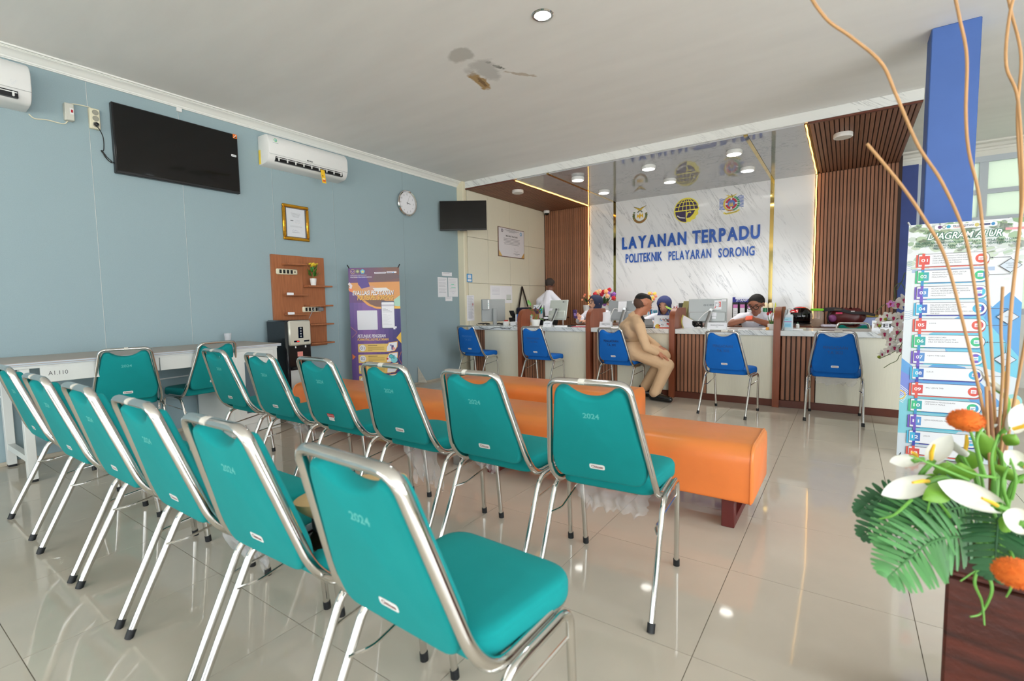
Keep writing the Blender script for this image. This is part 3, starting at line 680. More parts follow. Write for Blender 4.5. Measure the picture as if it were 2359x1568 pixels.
# peaked cap on the chair
t = thing('peaked_cap', 'khaki peaked cap with black band lying on a teal seat', 'cap', (-1.20, 0.885, 0.474), math.radians(-20)); t.scale = (1.15, 1.15, 1.3)
khaki = mat('khaki_cloth', (206, 172, 122), 0.85, bump=(400, 0.3, 0.0006))
MB().lathe([(0.088, 0.0), (0.09, 0.004), (0.091, 0.042), (0.088, 0.045)], n=28, sy=1.12).build('band', mat('black_band', (14, 14, 16), 0.6), t)
def crown(u, v):
    a = 2*PI*u; r = 0.089+0.04*math.sin(min(v, 0.62)/0.62*PI/2) if v < 0.62 else 0.129*(1-(v-0.62)/0.38)
    z = 0.042+0.045*min(v/0.62, 1)+0.02*math.sin(a+1.2)*(1 if v < 0.62 else (1-(v-0.62)/0.38))+(0.012*math.sin((v-0.62)/0.38*PI/2) if v > 0.62 else 0)
    return (r*math.cos(a), r*1.1*math.sin(a), z)
MB().grid(crown, 32, 12).build('crown', khaki, t, ang=80)
def peak(u, v):
    a = PI*1.5-1.05+2.1*u; r = 0.09+0.06*v*math.sin(PI*(0.08+0.84*u))
    return (r*math.cos(a), r*1.12*math.sin(a), 0.012-0.018*v)
MB().grid(peak, 16, 4).build('peak', M_gloss, t, ang=180)
# ------------------------------------------------------------------ counter
FY, CT = 5.757, 0.808      # front plane, top height
where = ('at the blue wall end', 'behind the second blue chair', 'in front of the man in khaki', 'below the large silver monitor', 'at the orchid end')
units = [(-4.765, -3.846, -4.70, -4.476), (-3.776, -2.785, -3.765, -3.426), (-2.710, -1.705, -2.70, -2.364), (-1.638, -0.618, -1.628, -1.288), (-0.558, 0.60, -0.55, -0.236)]
slat = None
for u, (x0, x1, a, b) in enumerate(units):
    t = thing('counter_unit', 'cream and wood slat counter cabinet %s' % where[u], 'counter', ((x0+x1)/2, 6.05, 0), 0, 'counter cabinets'); ox = (x0+x1)/2
    def cb(n, m, x0, x1, y0, y1, z0, z1, bev=0.0, par=None):
        return MB().box(x0-ox, x1-ox, y0-6.05, y1-6.05, z0, z1, bev=bev).build(n, m, par or t, smooth=bev > 0)
    cb('carcass', M_groove, x0+0.01, x1-0.01, FY+0.012, FY+0.03, 0.07, 0.7515)
    if x0 < -4.7: cb('front_panel', M_cream, x0, a-0.002, FY, FY+0.014, 0.075, 0.7515, 0.001)
    cb('front_panel', M_cream, b+0.002, x1-0.002, FY, FY+0.014, 0.075, 0.7515, 0.001)
    cb('kick_board', M_kick, x0, x1, FY-0.004, FY+0.014, 0.0, 0.074, 0.002)
    cb('inner_board', M_redwood, x0+0.01, x1-0.01, 6.04, 6.06, 0.0, 0.7515)
    k = int(round((b-a)/0.0425)); p = (b-a)/k
    for i in range(k):
        if slat is None: slat = MB().box(-0.0165, 0.0165, -0.012, 0.0, 0.075, 0.7515, bev=0.003).build('slat', M_slat, t); o = slat
        else: o = share(slat, 'slat', t)
        o.location = (a+(i+0.5)*p-ox, FY+0.014-6.05, 0)
    tag(MB().box(x0-ox, x1-ox, -0.33, 0.31, 0, CT-0.7525, bev=0.003).build('marble_slab', M_counter, None, (ox, 6.05, 0.7525)), 'white marble counter slab %s' % where[u], 'worktop', 'marble counter slabs')
for i, xc in enumerate((-3.811, -2.745, -1.671, -0.587)):
    pr = [(5.705, 0), (5.705, 0.90)]+[(5.705+0.15*(1-math.cos(a)), 0.90+0.152*math.sin(a)) for a in [PI/2*k/10 for k in range(1, 11)]]+[(6.17, 1.052)]+[(6.17+0.03*math.sin(a), 1.022+0.03*math.cos(a)) for a in (0.8, 1.57)]+[(6.2, 0.0)]
    tag(MB().prism([(y-6.05, z) for y, z in pr], -0.032, 0.032, axis='x').build('counter_divider', M_redwood, None, (xc, 6.05, 0), ang=30), 'red brown arched divider %s' % ('left of the white plant pot', 'beside the woman with the face mask', 'between the man in khaki and the silver monitor', 'between the tulips and the sanitiser bottle')[i], 'divider', 'counter dividers')
# credenza along the back wall
M_cred = mat('dark_wood_ledge', (96, 58, 42), 0.4, noise=(10, 0.2, (0.5, 8, 8)))
t = thing('credenza', 'low brown wood credenza along the back wall behind the counter', 'cabinet', (-1.7, 7.85, 0))
MB().box(-2.2, 2.2, -0.42, 0.42, 0.745, 0.772, bev=0.003).build('top_board', M_cred, t)
MB().box(-2.18, 2.18, -0.36, 0.42, 0.0, 0.745).build('carcass', M_slat, t)
for i in range(6): MB().box(-2.16+i*0.72, -1.46+i*0.72, -0.38, -0.36, 0.05, 0.735, bev=0.003).build('door', M_cream, t)
CTZ, CRZ = CT+0.0005, 0.7725
# ------------------------------------------------------------------ things on the counter
M_silver = mat('silver_plastic', (164, 168, 168), 0.35, metal=0.25); M_grey = mat('grey_plastic', (150, 154, 156), 0.4)
M_leaf = mat('leaf_green', (74, 128, 48), 0.5, var=0.2); M_leafd = mat('leaf_purple', (72, 44, 66), 0.5)
M_cable = mat('black_cable', (16, 16, 18), 0.5); M_soil = mat('soil', (70, 52, 36), 0.95)
def cable(label, pts, r=0.004, m=None, n=8, name='cable', cat='cable'):
    return tag(MB().tube(spline(pts, n), r, n=7).build(name, m or M_cable), label, cat)
def monitor(label, x, y, w, h, zb, rz, tilt, body, logo=None, papers=(), stand='leg', group='monitors on the counter'):
    """back of a monitor seen from the customers' side: local -y faces the camera"""
    t = thing('monitor', label, 'monitor', (x, y, CTZ), rz, group)
    R = Matrix.Rotation(math.radians(-tilt), 3, 'X')
    def tr(x_, y_, z_): return R @ Vector((x_, y_, z_)) + Vector((0, 0, zb))
    s = MB().box(-w/2, w/2, 0, 0.022, 0, h, bev=0.004).box(-w/2+0.01, w/2-0.01, -0.022, 0.001, 0.01, h*0.45, bev=0.01); s.v = [tr(*p) for p in s.v]; s.build('housing', body, t)
    s = MB().box(-w/2+0.01, w/2-0.01, 0.0221, 0.0235, 0.02, h-0.01); s.v = [tr(*p) for p in s.v]; s.build('screen', M_gloss, t)
    lg = MB().tube([(0.05, -0.05, zb+0.15), (0.0, -0.13, 0.01)], (0.02, 0.006), n=10, wide=(1, 0, 0)).tube([(0.05, -0.02, zb+0.15), (0.05, -0.06, zb+0.15)], 0.018)
    lg.box(-0.03, 0.03, -0.17, -0.02, 0, 0.01, bev=0.003).tube([(-w/2+0.05, 0.01, zb+0.01), (-w/2+0.05, 0.01, 0)], 0.008).tube([(w/2-0.05, 0.01, zb+0.01), (w/2-0.05, 0.01, 0)], 0.008)
    lg.build('stand', M_steel, t)
    if logo or papers:
        c = Canvas(-0.0006)
        if logo: c.text(logo, *[0.02], h*0.70, 0.034, (112, 116, 118), w=0.13, align='c', bold=0.01)
        for (a, b, e, f, kind) in papers:
            c.rect(a, b, e, f, (236, 236, 240))
            if kind == 'lines':
                for i in range(9): c.rect(a+0.006, f-0.012-i*(f-b-0.02)/9, e-0.006, f-0.0135-i*(f-b-0.02)/9, (170, 172, 178))
                c.rect((a+e)/2-0.0006, b+0.01, (a+e)/2+0.0006, f-0.01, (170, 172, 178))
            if kind == 'magnifier':
                c.ring((a+e)/2-0.008, (b+f)/2+0.002, 0.018, 0.0225, (160, 164, 168)); c.line([((a+e)/2-0.022, (b+f)/2-0.016), ((a+e)/2-0.034, b+0.014)], 0.008, (216, 60, 48))
                c.rect(e-0.022, b+0.03, e-0.010, f-0.016, (216, 60, 48)); c.rect(e-0.034, f-0.026, e-0.018, f-0.018, (216, 60, 48)); c.rect(e-0.034, b+0.030, e-0.018, b+0.036, (216, 60, 48)); c.rect(a+0.006, f-0.034, a+0.034, f-0.028, (120, 128, 136))
        c.build('stickers', t, lambda x_, y_, z_: tuple(tr(x_, y_ - (0.0225 if z_ < h*0.45 else 0), z_)))
    return t
m4 = monitor('large silver monitor back with a lettered logo and papers stuck on', -1.36, 6.06, 0.43, 0.285, 0.062, math.radians(4), 6, M_silver, 'acer', [(0.075, 0.155, 0.155, 0.265, 'magnifier'), (0.155, 0.25, 0.205, 0.275, ''), (0.052, 0.075, 0.105, 0.115, 'l'), (0.058, 0.045, 0.10, 0.07, 'l')])
m3 = monitor('grey monitor back with a paper list, beside the man in khaki', -2.42, 6.04, 0.36, 0.26, 0.085, math.radians(8), 8, M_grey, None, [(-0.05, 0.11, 0.06, 0.25, 'lines'), (0.13, 0.22, 0.16, 0.25, '')])
m2 = monitor('pale grey monitor back behind the white plant pot', -3.43, 6.10, 0.33, 0.29, 0.085, math.radians(-12), 12, mat('pale_plastic', (196, 202, 194), 0.45), None, [(-0.155, 0.05, -0.10, 0.17, 'l')])
c = Canvas(-0.0006); c.rect(0.075, 0.255, 0.105, 0.266, (30, 30, 32)); c.rect(0.11, 0.256, 0.13, 0.265, (150, 154, 150))
R12 = Matrix.Rotation(math.radians(-12), 3, 'X'); c.build('maker_mark', m2, lambda x, y, z: tuple(R12 @ Vector((x, y, z)) + Vector((0, 0, 0.085))))
p = at(1138, 749, y=6.0)
t = thing('monitor', 'pale monitor seen edge on, at the counter end by the blue wall', 'monitor', (p.x, 6.0, CTZ), math.radians(62), 'monitors on the counter')
MB().box(-0.20, 0.20, 0.0, 0.025, 0.06, 0.40, bev=0.006).box(-0.21, -0.09, -0.045, -0.005, 0.24, 0.40, bev=0.006).build('housing', M_silver, t)
MB().box(-0.19, 0.19, 0.0255, 0.027, 0.075, 0.39).build('screen', M_gloss, t)
MB().box(-0.03, 0.03, -0.05, -0.02, 0.0, 0.26, bev=0.004).box(-0.1, 0.1, -0.10, 0.06, 0.0, 0.012, bev=0.004).build('stand', M_silver, t)
c = Canvas(-0.047); c.rect(-0.12, 0.25, -0.095, 0.39, (238, 240, 240)); c.rect(-0.118, 0.33, -0.10, 0.335, (90, 200, 190)); c.rect(-0.118, 0.30, -0.10, 0.305, (90, 200, 190)); c.build('paper_note', t)
def tent(px, py, w, words, label, sub=True):
    p = at(px, py, z=CTZ); p.y = max(p.y, 5.745)
    p = at(px, py, y=5.80)
    t = thing('counter_sign', label, 'sign', (p.x, 5.80, CTZ), math.radians(4), 'folded name signs on the counter')
    h = 0.075
    MB().prism([(-0.03, 0), (-0.028, 0), (0.0005, h-0.002), (0.028, 0), (0.03, 0), (0.0008, h), (-0.0008, h)], -w/2, w/2, axis='x').build('card', M_paper, t, smooth=False)
    c = Canvas(0.0, 0.0003); c.text(words, 0, 0.04, 0.012, (70, 72, 78), w=w*0.66, align='c', bold=0.01)
    if sub: c.rect(-0.012, 0.024, 0.012, 0.028, (150, 152, 158))
    c.build('lettering', t, lambda x, y, z: (x, y-0.0305+z*0.0295/h, z))
tent(1396, 752, 0.165, 'PEMBAYARAN', 'folded white counter sign in front of the grey monitor with the paper list')
tent(1652, 758, 0.205, 'PENDAFTARAN', 'folded white counter sign in front of the large silver monitor')
tent(1262, 752, 0.125, 'INFORMASI', 'folded white counter sign beside the white plant pot')
p = at(2052, 768, y=5.95)
t = thing('counter_sign', 'white name plate half hidden behind the orchid flowers', 'sign', (p.x, 5.95, CTZ), 0, 'folded name signs on the counter')
MB().prism([(-0.02, 0), (0.02, 0), (0.001, 0.10), (-0.001, 0.10)], -0.15, 0.15, axis='x').build('card', M_paper, t, smooth=False)
c = Canvas(0, 0.0003); c.text('KERJA', 0, 0.035, 0.034, (50, 50, 54), w=0.24, align='c', bold=0.02); c.build('lettering', t, lambda x, y, z: (x, y-0.0205+z*0.019/0.1, z))
# potted plant in a white bowl
def leaf_mb(L, Wd, fold=0.25, curl=0.5, n=6):
    def fn(u, v):
        w = Wd*math.sin(PI*min(v*0.92+0.04, 1))**0.8*(u-0.5)
        a = curl*v; return (w, L*v*math.cos(a*0.6), L*v*math.sin(a)-abs(w)*fold*0+abs(u-0.5)*Wd*fold)
    return MB().grid(fn, 4, n)
p = at(1234, 748, y=5.86)
t = thing('potted_plant', 'green plant in a round white pot on the counter', 'plant', (p.x, 5.86, CTZ))
MB().lathe([(0.045, 0.0), (0.05, 0.004), (0.068, 0.085), (0.0675, 0.098), (0.062, 0.098), (0.058, 0.085)], n=28).build('pot', mat('white_ceramic', (236, 234, 228), 0.35), t)
MB().lathe([(0.0001, 0.088), (0.06, 0.086)], n=20).build('soil', M_soil, t)
lf = leaf_mb(0.10, 0.055); k = 0
for (dx, dz, yaw, tilt, sc, mm) in ((-0.08, 0.20, 60, 20, 1.05, 0), (-0.005, 0.13, 150, -10, 1.0, 0), (0.02, 0.17, -60, 25, 0.8, 0), (0.055, 0.11, -110, 5, 0.7, 0), (0.0, 0.10, 30, 40, 0.8, 1), (0.05, 0.13, -30, 30, 0.9, 1), (0.06, 0.09, 100, 20, 0.8, 1), (0.03, 0.08, -150, 10, 0.8, 1), (0.065, 0.03, -90, -50, 0.8, 0), (-0.04, 0.05, 70, 10, 0.55, 0)):
    lb = leaf_mb(0.10*sc, 0.055*sc); e = Matrix.Rotation(math.radians(yaw), 3, 'Z') @ Matrix.Rotation(math.radians(tilt), 3, 'X')
    lb.v = [tuple(e @ Vector(q) + Vector((dx, 0.0, 0.09+dz))) for q in lb.v]
    lo = lb.build('leaf', M_leafd if mm else M_leaf, t, ang=80)
    MB().tube(spline([(dx*0.2, 0, 0.09), (dx*0.6, 0.0, 0.09+dz*0.6), (dx, 0, 0.09+dz)], 4), 0.0022, n=5).build('stem', mat('stem_green', (110, 140, 70), 0.6), lo)
# small counter things
def block(name, label, cat, px, py, y, w, d, h, m, rz=0, zb=None, bev=0.003, group=None, z=None):
    p = at(px, py, y=y); zz = CTZ if z is None else z
    return tag(MB().box(-w/2, w/2, -d/2, d/2, 0, h, bev=bev).build(name, m, None, (p.x, y, zz)), label, cat, group)
def rotz(o, deg): o.rotation_euler = (0, 0, math.radians(deg)); return o
rotz(block('keyboard', 'black keyboard in front of the pale grey monitor', 'keyboard', 1302, 745, 5.97, 0.30, 0.11, 0.018, M_black), -14)
block('paper_box', 'flat white box lying on the counter edge near the black keyboard', 'box', 1292, 750, 5.80, 0.16, 0.08, 0.018, M_paper)
rotz(block('folder', 'dark pink folder lying on the counter before the second divider', 'folder', 1338, 750, 5.86, 0.22, 0.15, 0.008, mat('pink_folder', (176, 84, 100), 0.6)), 4)
block('tissue_box', 'small white box on the counter end near the monitor seen edge on', 'box', 1185, 742, 5.95, 0.10, 0.08, 0.06, M_paper)
p = at(1166, 745, y=6.02)
t = thing('jar', 'small white jar with a red lid beside the monitor seen edge on', 'jar', (p.x, 6.02, CTZ)); MB().lathe([(0.045, 0), (0.048, 0.005), (0.048, 0.055), (0.04, 0.062)], n=20).build('body', M_plast, t); MB().lathe([(0.03, 0.062), (0.03, 0.078), (0.027, 0.08)], n=20).build('lid', mat('red_plastic', (190, 44, 40), 0.4), t)
p = at(1184, 730, y=6.2)
t = thing('card_terminal', 'black folding terminal stand left of the first divider', 'terminal', (p.x, 6.2, CTZ), math.radians(-15))
MB().box(-0.075, 0.065, -0.03, 0.06, 0.0, 0.02, bev=0.004).tube([(0.0, 0.02, 0.015), (-0.01, 0.0, 0.16)], (0.05, 0.012), wide=(1, 0, 0)).build('stand', M_black, t)
s = MB().box(-0.06, 0.05, -0.012, 0.004, 0.0, 0.09, bev=0.006); s.v = [tuple(Matrix.Rotation(math.radians(25), 3, 'X') @ Vector(q) + Vector((0, -0.005, 0.14))) for q in s.v]; s.build('display', M_black, t)
s = MB().box(-0.07, 0.06, -0.012, 0.004, 0.0, 0.075, bev=0.006); s.v = [tuple(Matrix.Rotation(math.radians(20), 3, 'X') @ Vector(q) + Vector((0, -0.02, 0.045))) for q in s.v]; s.build('keypad', M_black, t)
p = at(1197, 747, y=6.1)
t = thing('folder', 'blue and white file standing against the first divider', 'folder', (p.x, 6.1, CTZ)); MB().box(-0.015, 0.008, -0.09, 0.05, 0, 0.165, bev=0.002).build('white_spine', M_paper, t); MB().box(0.009, 0.035, -0.085, 0.05, 0, 0.17, bev=0.002).build('blue_cover', mat('blue_card', (60, 120, 190), 0.5), t)
p = at(1220, 745, y=5.95)
t = thing('card_stand', 'upright leaflet stand between the first divider and the plant pot', 'stand', (p.x+0.012, 5.95, CTZ)); MB().box(-0.035, 0.035, 0, 0.006, 0, 0.155, bev=0.002).build('panel', M_paper, t); MB().box(-0.035, 0.035, -0.02, 0.03, 0, 0.006).build('foot', M_plast, t)
c = Canvas(-0.0005); c.rect(-0.033, 0.06, 0.033, 0.152, (214, 224, 224)); c.rect(-0.02, 0.12, 0.025, 0.135, (120, 190, 186)); c.rect(-0.028, 0.01, 0.028, 0.055, (232, 214, 170)); c.build('print', t)
p = at(1241, 712, y=6.33)
t = thing('desk_calendar', 'standing desk calendar with a photo, behind the plant leaves', 'calendar', (p.x, 6.33, CTZ), math.radians(-4))
MB().prism([(-0.05, 0), (0.05, 0), (0.0, 0.30)], -0.10, 0.10, axis='x').build('easel', M_black, t, smooth=False)
c = Canvas(0, 0.0004); c.rect(-0.095, 0.10, 0.095, 0.30, (236, 236, 238))
for i in range(14): c.rect(-0.02+rng.uniform(0, 0.08), 0.14+rng.uniform(0, 0.10), 0.0+rng.uniform(0.0, 0.09), 0.15+rng.uniform(0, 0.14), tuple(int(v) for v in rng.uniform(20, 220, 3)))
c.rect(-0.09, 0.27, -0.05, 0.285, (170, 172, 178)); c.build('print', t, lambda x, y, z: (x, y-0.0505+z*0.05/0.3, z))
p = at(1256, 738, y=6.1)
t = thing('tumbler', 'black tumbler behind the plant pot', 'cup', (p.x, 6.12, CTZ)); MB().lathe([(0.03, 0), (0.032, 0.004), (0.036, 0.12), (0.036, 0.135), (0.03, 0.14)], n=20).build('body', M_black, t); MB().lathe([(0.0368, 0.10), (0.0368, 0.125)], n=20, cap=False).build('sleeve', M_paper, t)
p = at(1270, 738, y=6.0)
t = thing('water_cup', 'sealed water cup with a blue print at the foot of the pale monitor', 'cup', (p.x+0.01, 5.88, CTZ)); MB().lathe([(0.024, 0), (0.033, 0.075), (0.035, 0.08), (0.0001, 0.081)], n=18).build('body', M_plast, t); MB().lathe([(0.0285, 0.025), (0.0325, 0.06)], n=18, cap=False).build('label_band', mat('cup_blue', (110, 180, 214), 0.5), t)
cable('black cable looping over the counter edge at the blue wall end', [at(1098, 747, y=5.75), at(1108, 755, y=5.712), at(1125, 758, y=5.71), at(1145, 754, y=5.712), at(1170, 757, y=5.712), at(1185, 750, y=5.74), at(1194, 747, y=5.8)], 0.0035)
for k, (px, py, yy) in enumerate(((1112, 742, 6.0), (1150, 738, 6.05))):
    pts = [at(px, py, y=yy)+Vector((0.07*math.cos(i*1.1+k)+0.004*i, 0.05*math.sin(i*1.7), 0.0)) for i in range(14)]
    for i, q in enumerate(pts): q.z = CTZ+0.008+0.022*abs(math.sin(i*1.3))
    cable('tangle of black cable %s the monitor seen edge on' % ('left of' if k == 0 else 'just right of'), pts, 0.006)
pts = [at(1607, 742, y=5.98)+Vector((0.05*math.cos(i*1.3), 0.04*math.sin(i*1.9), 0)) for i in range(22)]
for i, q in enumerate(pts): q.z = CTZ+0.008+0.085*abs(math.sin(i*0.9))*(0.4+0.6*abs(math.cos(i*0.45)))
cable('tangle of black cables beside the large silver monitor stand', pts, 0.007)
cable('grey white cable hanging on the back of the large silver monitor', [at(1645, 712, y=6.0), at(1630, 717, y=5.99), at(1615, 730, y=5.98), at(1606, 742, y=5.98)], 0.004, M_plast)
cable('grey white cable arching behind the grey monitor with the paper list', [at(1424, 712, y=5.98), at(1415, 711, y=5.96), at(1408, 725, y=5.95), at(1404, 742, y=5.95)], 0.004, M_plast)
p = at(1402, 738, y=5.98)
t = thing('paper_sheaf', 'white papers clipped upright against the second divider', 'papers', (p.x-0.035, 5.95, CTZ), math.radians(20))
MB().grid(lambda u, v: (0.10*u-0.05+0.02*math.sin(v*2.2), 0.05*(u-0.5)**2, 0.19*v+0.02*u*v), 6, 6).build('sheets', M_paper, t, ang=180); MB().grid(lambda u, v: (0.09*u-0.03+0.01*math.sin(v*2), 0.012+0.05*(u-0.5)**2, 0.16*v), 6, 6).build('sheets', M_paper, t, ang=180)
# calendar box, books, files between divider 3 and the man
p = at(1527, 755, y=5.85)
t = thing('desk_calendar', 'colourful wide desk calendar in front of the woman looking down', 'calendar', (p.x, 5.87, CTZ), math.radians(-3))
MB().prism([(-0.04, 0), (0.04, 0), (0.0, 0.155)], -0.11, 0.11, axis='x').build('easel', M_paper, t, smooth=False)
c = Canvas(0, 0.0003); c.rect(-0.108, 0.004, 0.108, 0.154, (232, 236, 242)); c.rect(-0.108, 0.0, 0.108, 0.012, (206, 66, 44)); c.rect(-0.108, 0.0, -0.05, 0.012, (90, 80, 160)); c.disc(-0.06, 0.02, 0.03, (206, 170, 70))
for i in range(46):
    a, b = rng.uniform(-0.04, 0.1), rng.uniform(0.02, 0.12); w, h = rng.uniform(0.006, 0.02), rng.uniform(0.006, 0.022)
    c.rect(a-w/2, b-h/2, a+w/2, b+h/2, tuple(int(v) for v in rng.choice([[40, 40, 44], [90, 92, 98], [214, 216, 220], [150, 190, 226], [206, 60, 50], [240, 240, 240]])))
c.build('print', t, lambda x, y, z: (x, y-0.0405+z*0.04/0.155, z))
p = at(1492, 751, y=5.9); tag(MB().box(-0.075, 0.075, -0.035, 0.035, 0, 0.014, bev=0.004).build('phone_lying', M_black, None, (p.x, 5.9, CTZ)), 'black handset lying on the counter beside the colourful calendar', 'phone')
p = at(1490, 732, y=6.12)
t = thing('desk_phone', 'dark grey desk telephone behind the man in khaki', 'phone', (p.x, 6.12, CTZ), math.radians(30)); MB().prism([(-0.09, 0), (0.09, 0), (0.09, 0.10), (-0.06, 0.03)], -0.08, 0.08, axis='x').build('base', mat('dark_grey_plastic', (56, 58, 60), 0.5), t, smooth=False); MB().tube([(-0.06, -0.06, 0.07), (-0.06, 0.08, 0.125)], 0.02).build('handset', M_black, t)
def books(px0, px1, py, y, z, cols, h, d, label, lean=0.0, gname=''):
    a = at(px0, py, y=y).x; b = at(px1, py, y=y).x; n = len(cols); w = (b-a)/n
    for i, cl in enumerate(cols):
        hh = h*(0.9+0.1*((i*37) % 5)/4)
        s = MB().box(-w/2*0.92, w/2*0.92, -d/2, d/2, 0, hh, bev=0.0015)
        s.v = [(q[0]+lean*q[2], q[1], q[2]) for q in s.v]
        nm_ = ('white', 'teal', 'grey', 'red', 'dark navy', 'pale teal', 'blue', 'pale grey', 'deep teal') if n > 5 else ('white', 'maroon', 'pale', 'red', 'light grey')
        tag(s.build('book', mat('book_%d_%d_%d' % cl, cl, 0.5), None, (a+(i+0.5)*w, y, z)), '%s %s' % (nm_[i], label), 'book', gname)
books(1499, 1514, 726, 7.7, CRZ, [(236, 240, 244), (60, 150, 180), (206, 210, 216), (180, 70, 70), (40, 60, 90), (90, 170, 190), (70, 110, 170), (214, 220, 226), (40, 120, 150)], 0.24, 0.18, 'thin booklet in the leaning row behind the desk telephone', -0.12, 'leaning booklets behind the telephone')
books(1548, 1562, 712, 7.4, CRZ, [(226, 226, 230), (150, 50, 70), (232, 232, 236), (190, 60, 60), (206, 206, 212)], 0.30, 0.16, 'booklet standing upright behind the third divider', 0.1, 'booklets behind the third divider')
p = at(1568, 712, y=7.3)
t = thing('magazine_file', 'olive cardboard file leaning behind the third divider', 'file', (p.x+0.03, 7.45, CRZ)); s = MB().box(-0.04, 0.04, -0.1, 0.1, 0, 0.36, bev=0.002); s.v = [(q[0]+0.22*q[2]-0.04, q[1], q[2]) for q in s.v]; s.build('case', mat('olive_card', (150, 142, 92), 0.7), t); MB().box(-0.075, -0.03, -0.1, 0.1, 0, 0.33, bev=0.002).build('spine', mat('dark_card', (60, 62, 60), 0.6), t)
p = at(1582, 752, y=5.92)
t = thing('magazine_file', 'curved yellow file with white papers right of the third divider', 'file', (p.x, 5.97, CTZ), math.radians(10))
MB().grid(lambda u, v: (-0.06+0.13*u*(1-0.15*v)-0.02*math.sin(v*3), 0.02-0.03*u, 0.16*v*(1-0.35*u)), 8, 8).build('cover', mat('yellow_card', (206, 196, 110), 0.6), t, ang=180)
MB().grid(lambda u, v: (-0.045+0.13*u*(1-0.15*v)-0.02*math.sin(v*3), 0.008-0.03*u, 0.15*v*(1-0.4*u)), 8, 8).build('sheets', M_paper, t, ang=180)
# folded green paper on divider 3
p = at(1541, 716, y=5.93)
t = thing('green_leaf_plant', 'bright green broad leaf poking out beside the third divider', 'plant', (p.x, 5.93, CTZ)); z1 = p.z-CTZ
s = leaf_mb(0.13, 0.11, 0.15, 0.3, 6); s.v = [tuple(Matrix.Rotation(math.radians(80), 3, 'Z') @ Matrix.Rotation(math.radians(8), 3, 'X') @ Vector(q) + Vector((0.07, 0.0, z1))) for q in s.v]; s.build('leaf', mat('lime_leaf', (136, 176, 40), 0.5), t, ang=80)
for dx in (-0.01, 0.02, 0.045): MB().tube(spline([(0.03, 0.02, 0.0), (0.02+dx*0.5, 0.01, z1*0.6), (dx, 0, z1)], 5), 0.002, n=5).build('stem', mat('pale_stem', (190, 206, 120), 0.6), t)
MB().lathe([(0.025, 0.0), (0.03, 0.04), (0.026, 0.045)], c=(0.03, 0.02, 0), n=14).build('pot', M_plast, t)
# binders and box behind the seated woman with the orange phone
x = at(1691, 733, y=7.75).x
for i in range(3):
    t = thing('binder', 'black lever arch binder with a pink topped label, %s' % ('nearest the silver monitor', 'middle of the three', 'partly behind the head with glasses')[i], 'binder', (x+0.045+i*0.092, 7.72, CRZ), 0, 'black binders on the credenza')
    MB().box(-0.042, 0.042, -0.14, 0.14, 0, 0.33, bev=0.002).build('cover', M_black, t)
    c = Canvas(-0.1405); c.rect(-0.03, 0.03, 0.03, 0.30, (226, 226, 230)); c.rect(-0.03, 0.25, 0.03, 0.30, (200, 120, 180)); c.ring(0, 0.055, 0.012, 0.016, (120, 122, 126))
    for k in range(3): c.rect(-0.02, 0.14+k*0.03, 0.02, 0.145+k*0.03, (186, 188, 194))
    c.build('spine_label', t)
p = at(1712, 693, y=7.74)
t = thing('file_box', 'blue and white lettered box lying on top of the binders', 'box', (p.x+0.02, 7.72, CRZ+0.33)); MB().box(-0.14, 0.14, -0.12, 0.12, 0, 0.075, bev=0.003).build('body', mat('deep_blue_card', (40, 40, 130), 0.5), t)
c = Canvas(-0.1205); c.rect(-0.10, 0.045, 0.14, 0.075, (226, 228, 240)); c.text('STAMP', -0.09, 0.012, 0.03, (226, 226, 240), w=0.15, bold=0.02, shear=0.2); c.build('print', t)
# bottles behind
p = at(1767, 706, y=7.4)
for k, (dx, cb_, cc, lb) in enumerate(((-0.015, (40, 120, 80), (240, 226, 190), 'slim green bottle with a cream top'), (0.055, (40, 34, 30), (236, 220, 180), 'slim dark bottle with a cream top'), (0.11, (190, 196, 60), (200, 206, 80), 'pointed yellow green bottle'))):
    t = thing('bottle', lb+' behind the seated woman with the orange phone', 'bottle', (p.x-0.02+dx, 7.5, CRZ), 0, 'bottles on the credenza')
    MB().lathe([(0.026, 0), (0.028, 0.01), (0.028, 0.22-0.05*(k == 2)), (0.012 if k == 2 else 0.026, 0.25)], n=16).build('body', mat('bottle_%d' % k, cb_, 0.3), t); MB().lathe([(0.012 if k == 2 else 0.03, 0.25), (0.008 if k == 2 else 0.032, 0.30), (0.002 if k == 2 else 0.02, 0.32)], n=16).build('cap', mat('cap_%d' % k, cc, 0.4), t)
# tulips
p = at(1780, 755, y=5.86)
t = thing('potted_tulips', 'red and white artificial tulips in a square white pot', 'plant', (p.x-0.012, 5.86, CTZ)); MB().prism(rpoly([(-0.035, -0.035), (0.035, -0.035), (0.035, 0.035), (-0.035, 0.035)], 0.01), 0.0, 0.062).build('pot', M_plast, t)
for i, (dx, dy, h, cc) in enumerate(((-0.035, -0.01, 0.155, (176, 24, 40)), (0.005, -0.02, 0.148, (238, 234, 224)), (0.032, 0.0, 0.158, (232, 228, 206)), (-0.01, 0.015, 0.165, (190, 30, 44)))):
    b = MB()
    for q in range(5):
        a = 2*PI*q/5; b.grid(lambda u, v: ((0.014*math.sin(PI*(0.15+0.75*v)))*math.cos(a+(u-0.5)*1.5)+dx, 0.014*math.sin(PI*(0.15+0.75*v))*math.sin(a+(u-0.5)*1.5)+dy, h+0.036*v), 4, 5)
    bl = b.build('tulip_bloom', mat('tulip_%d' % (cc[1]), cc, 0.5), t, ang=180)
    MB().tube([(dx*0.5, dy*0.5, 0.05), (dx, dy, h+0.002)], 0.0025, n=6).build('stem', M_leaf, bl)
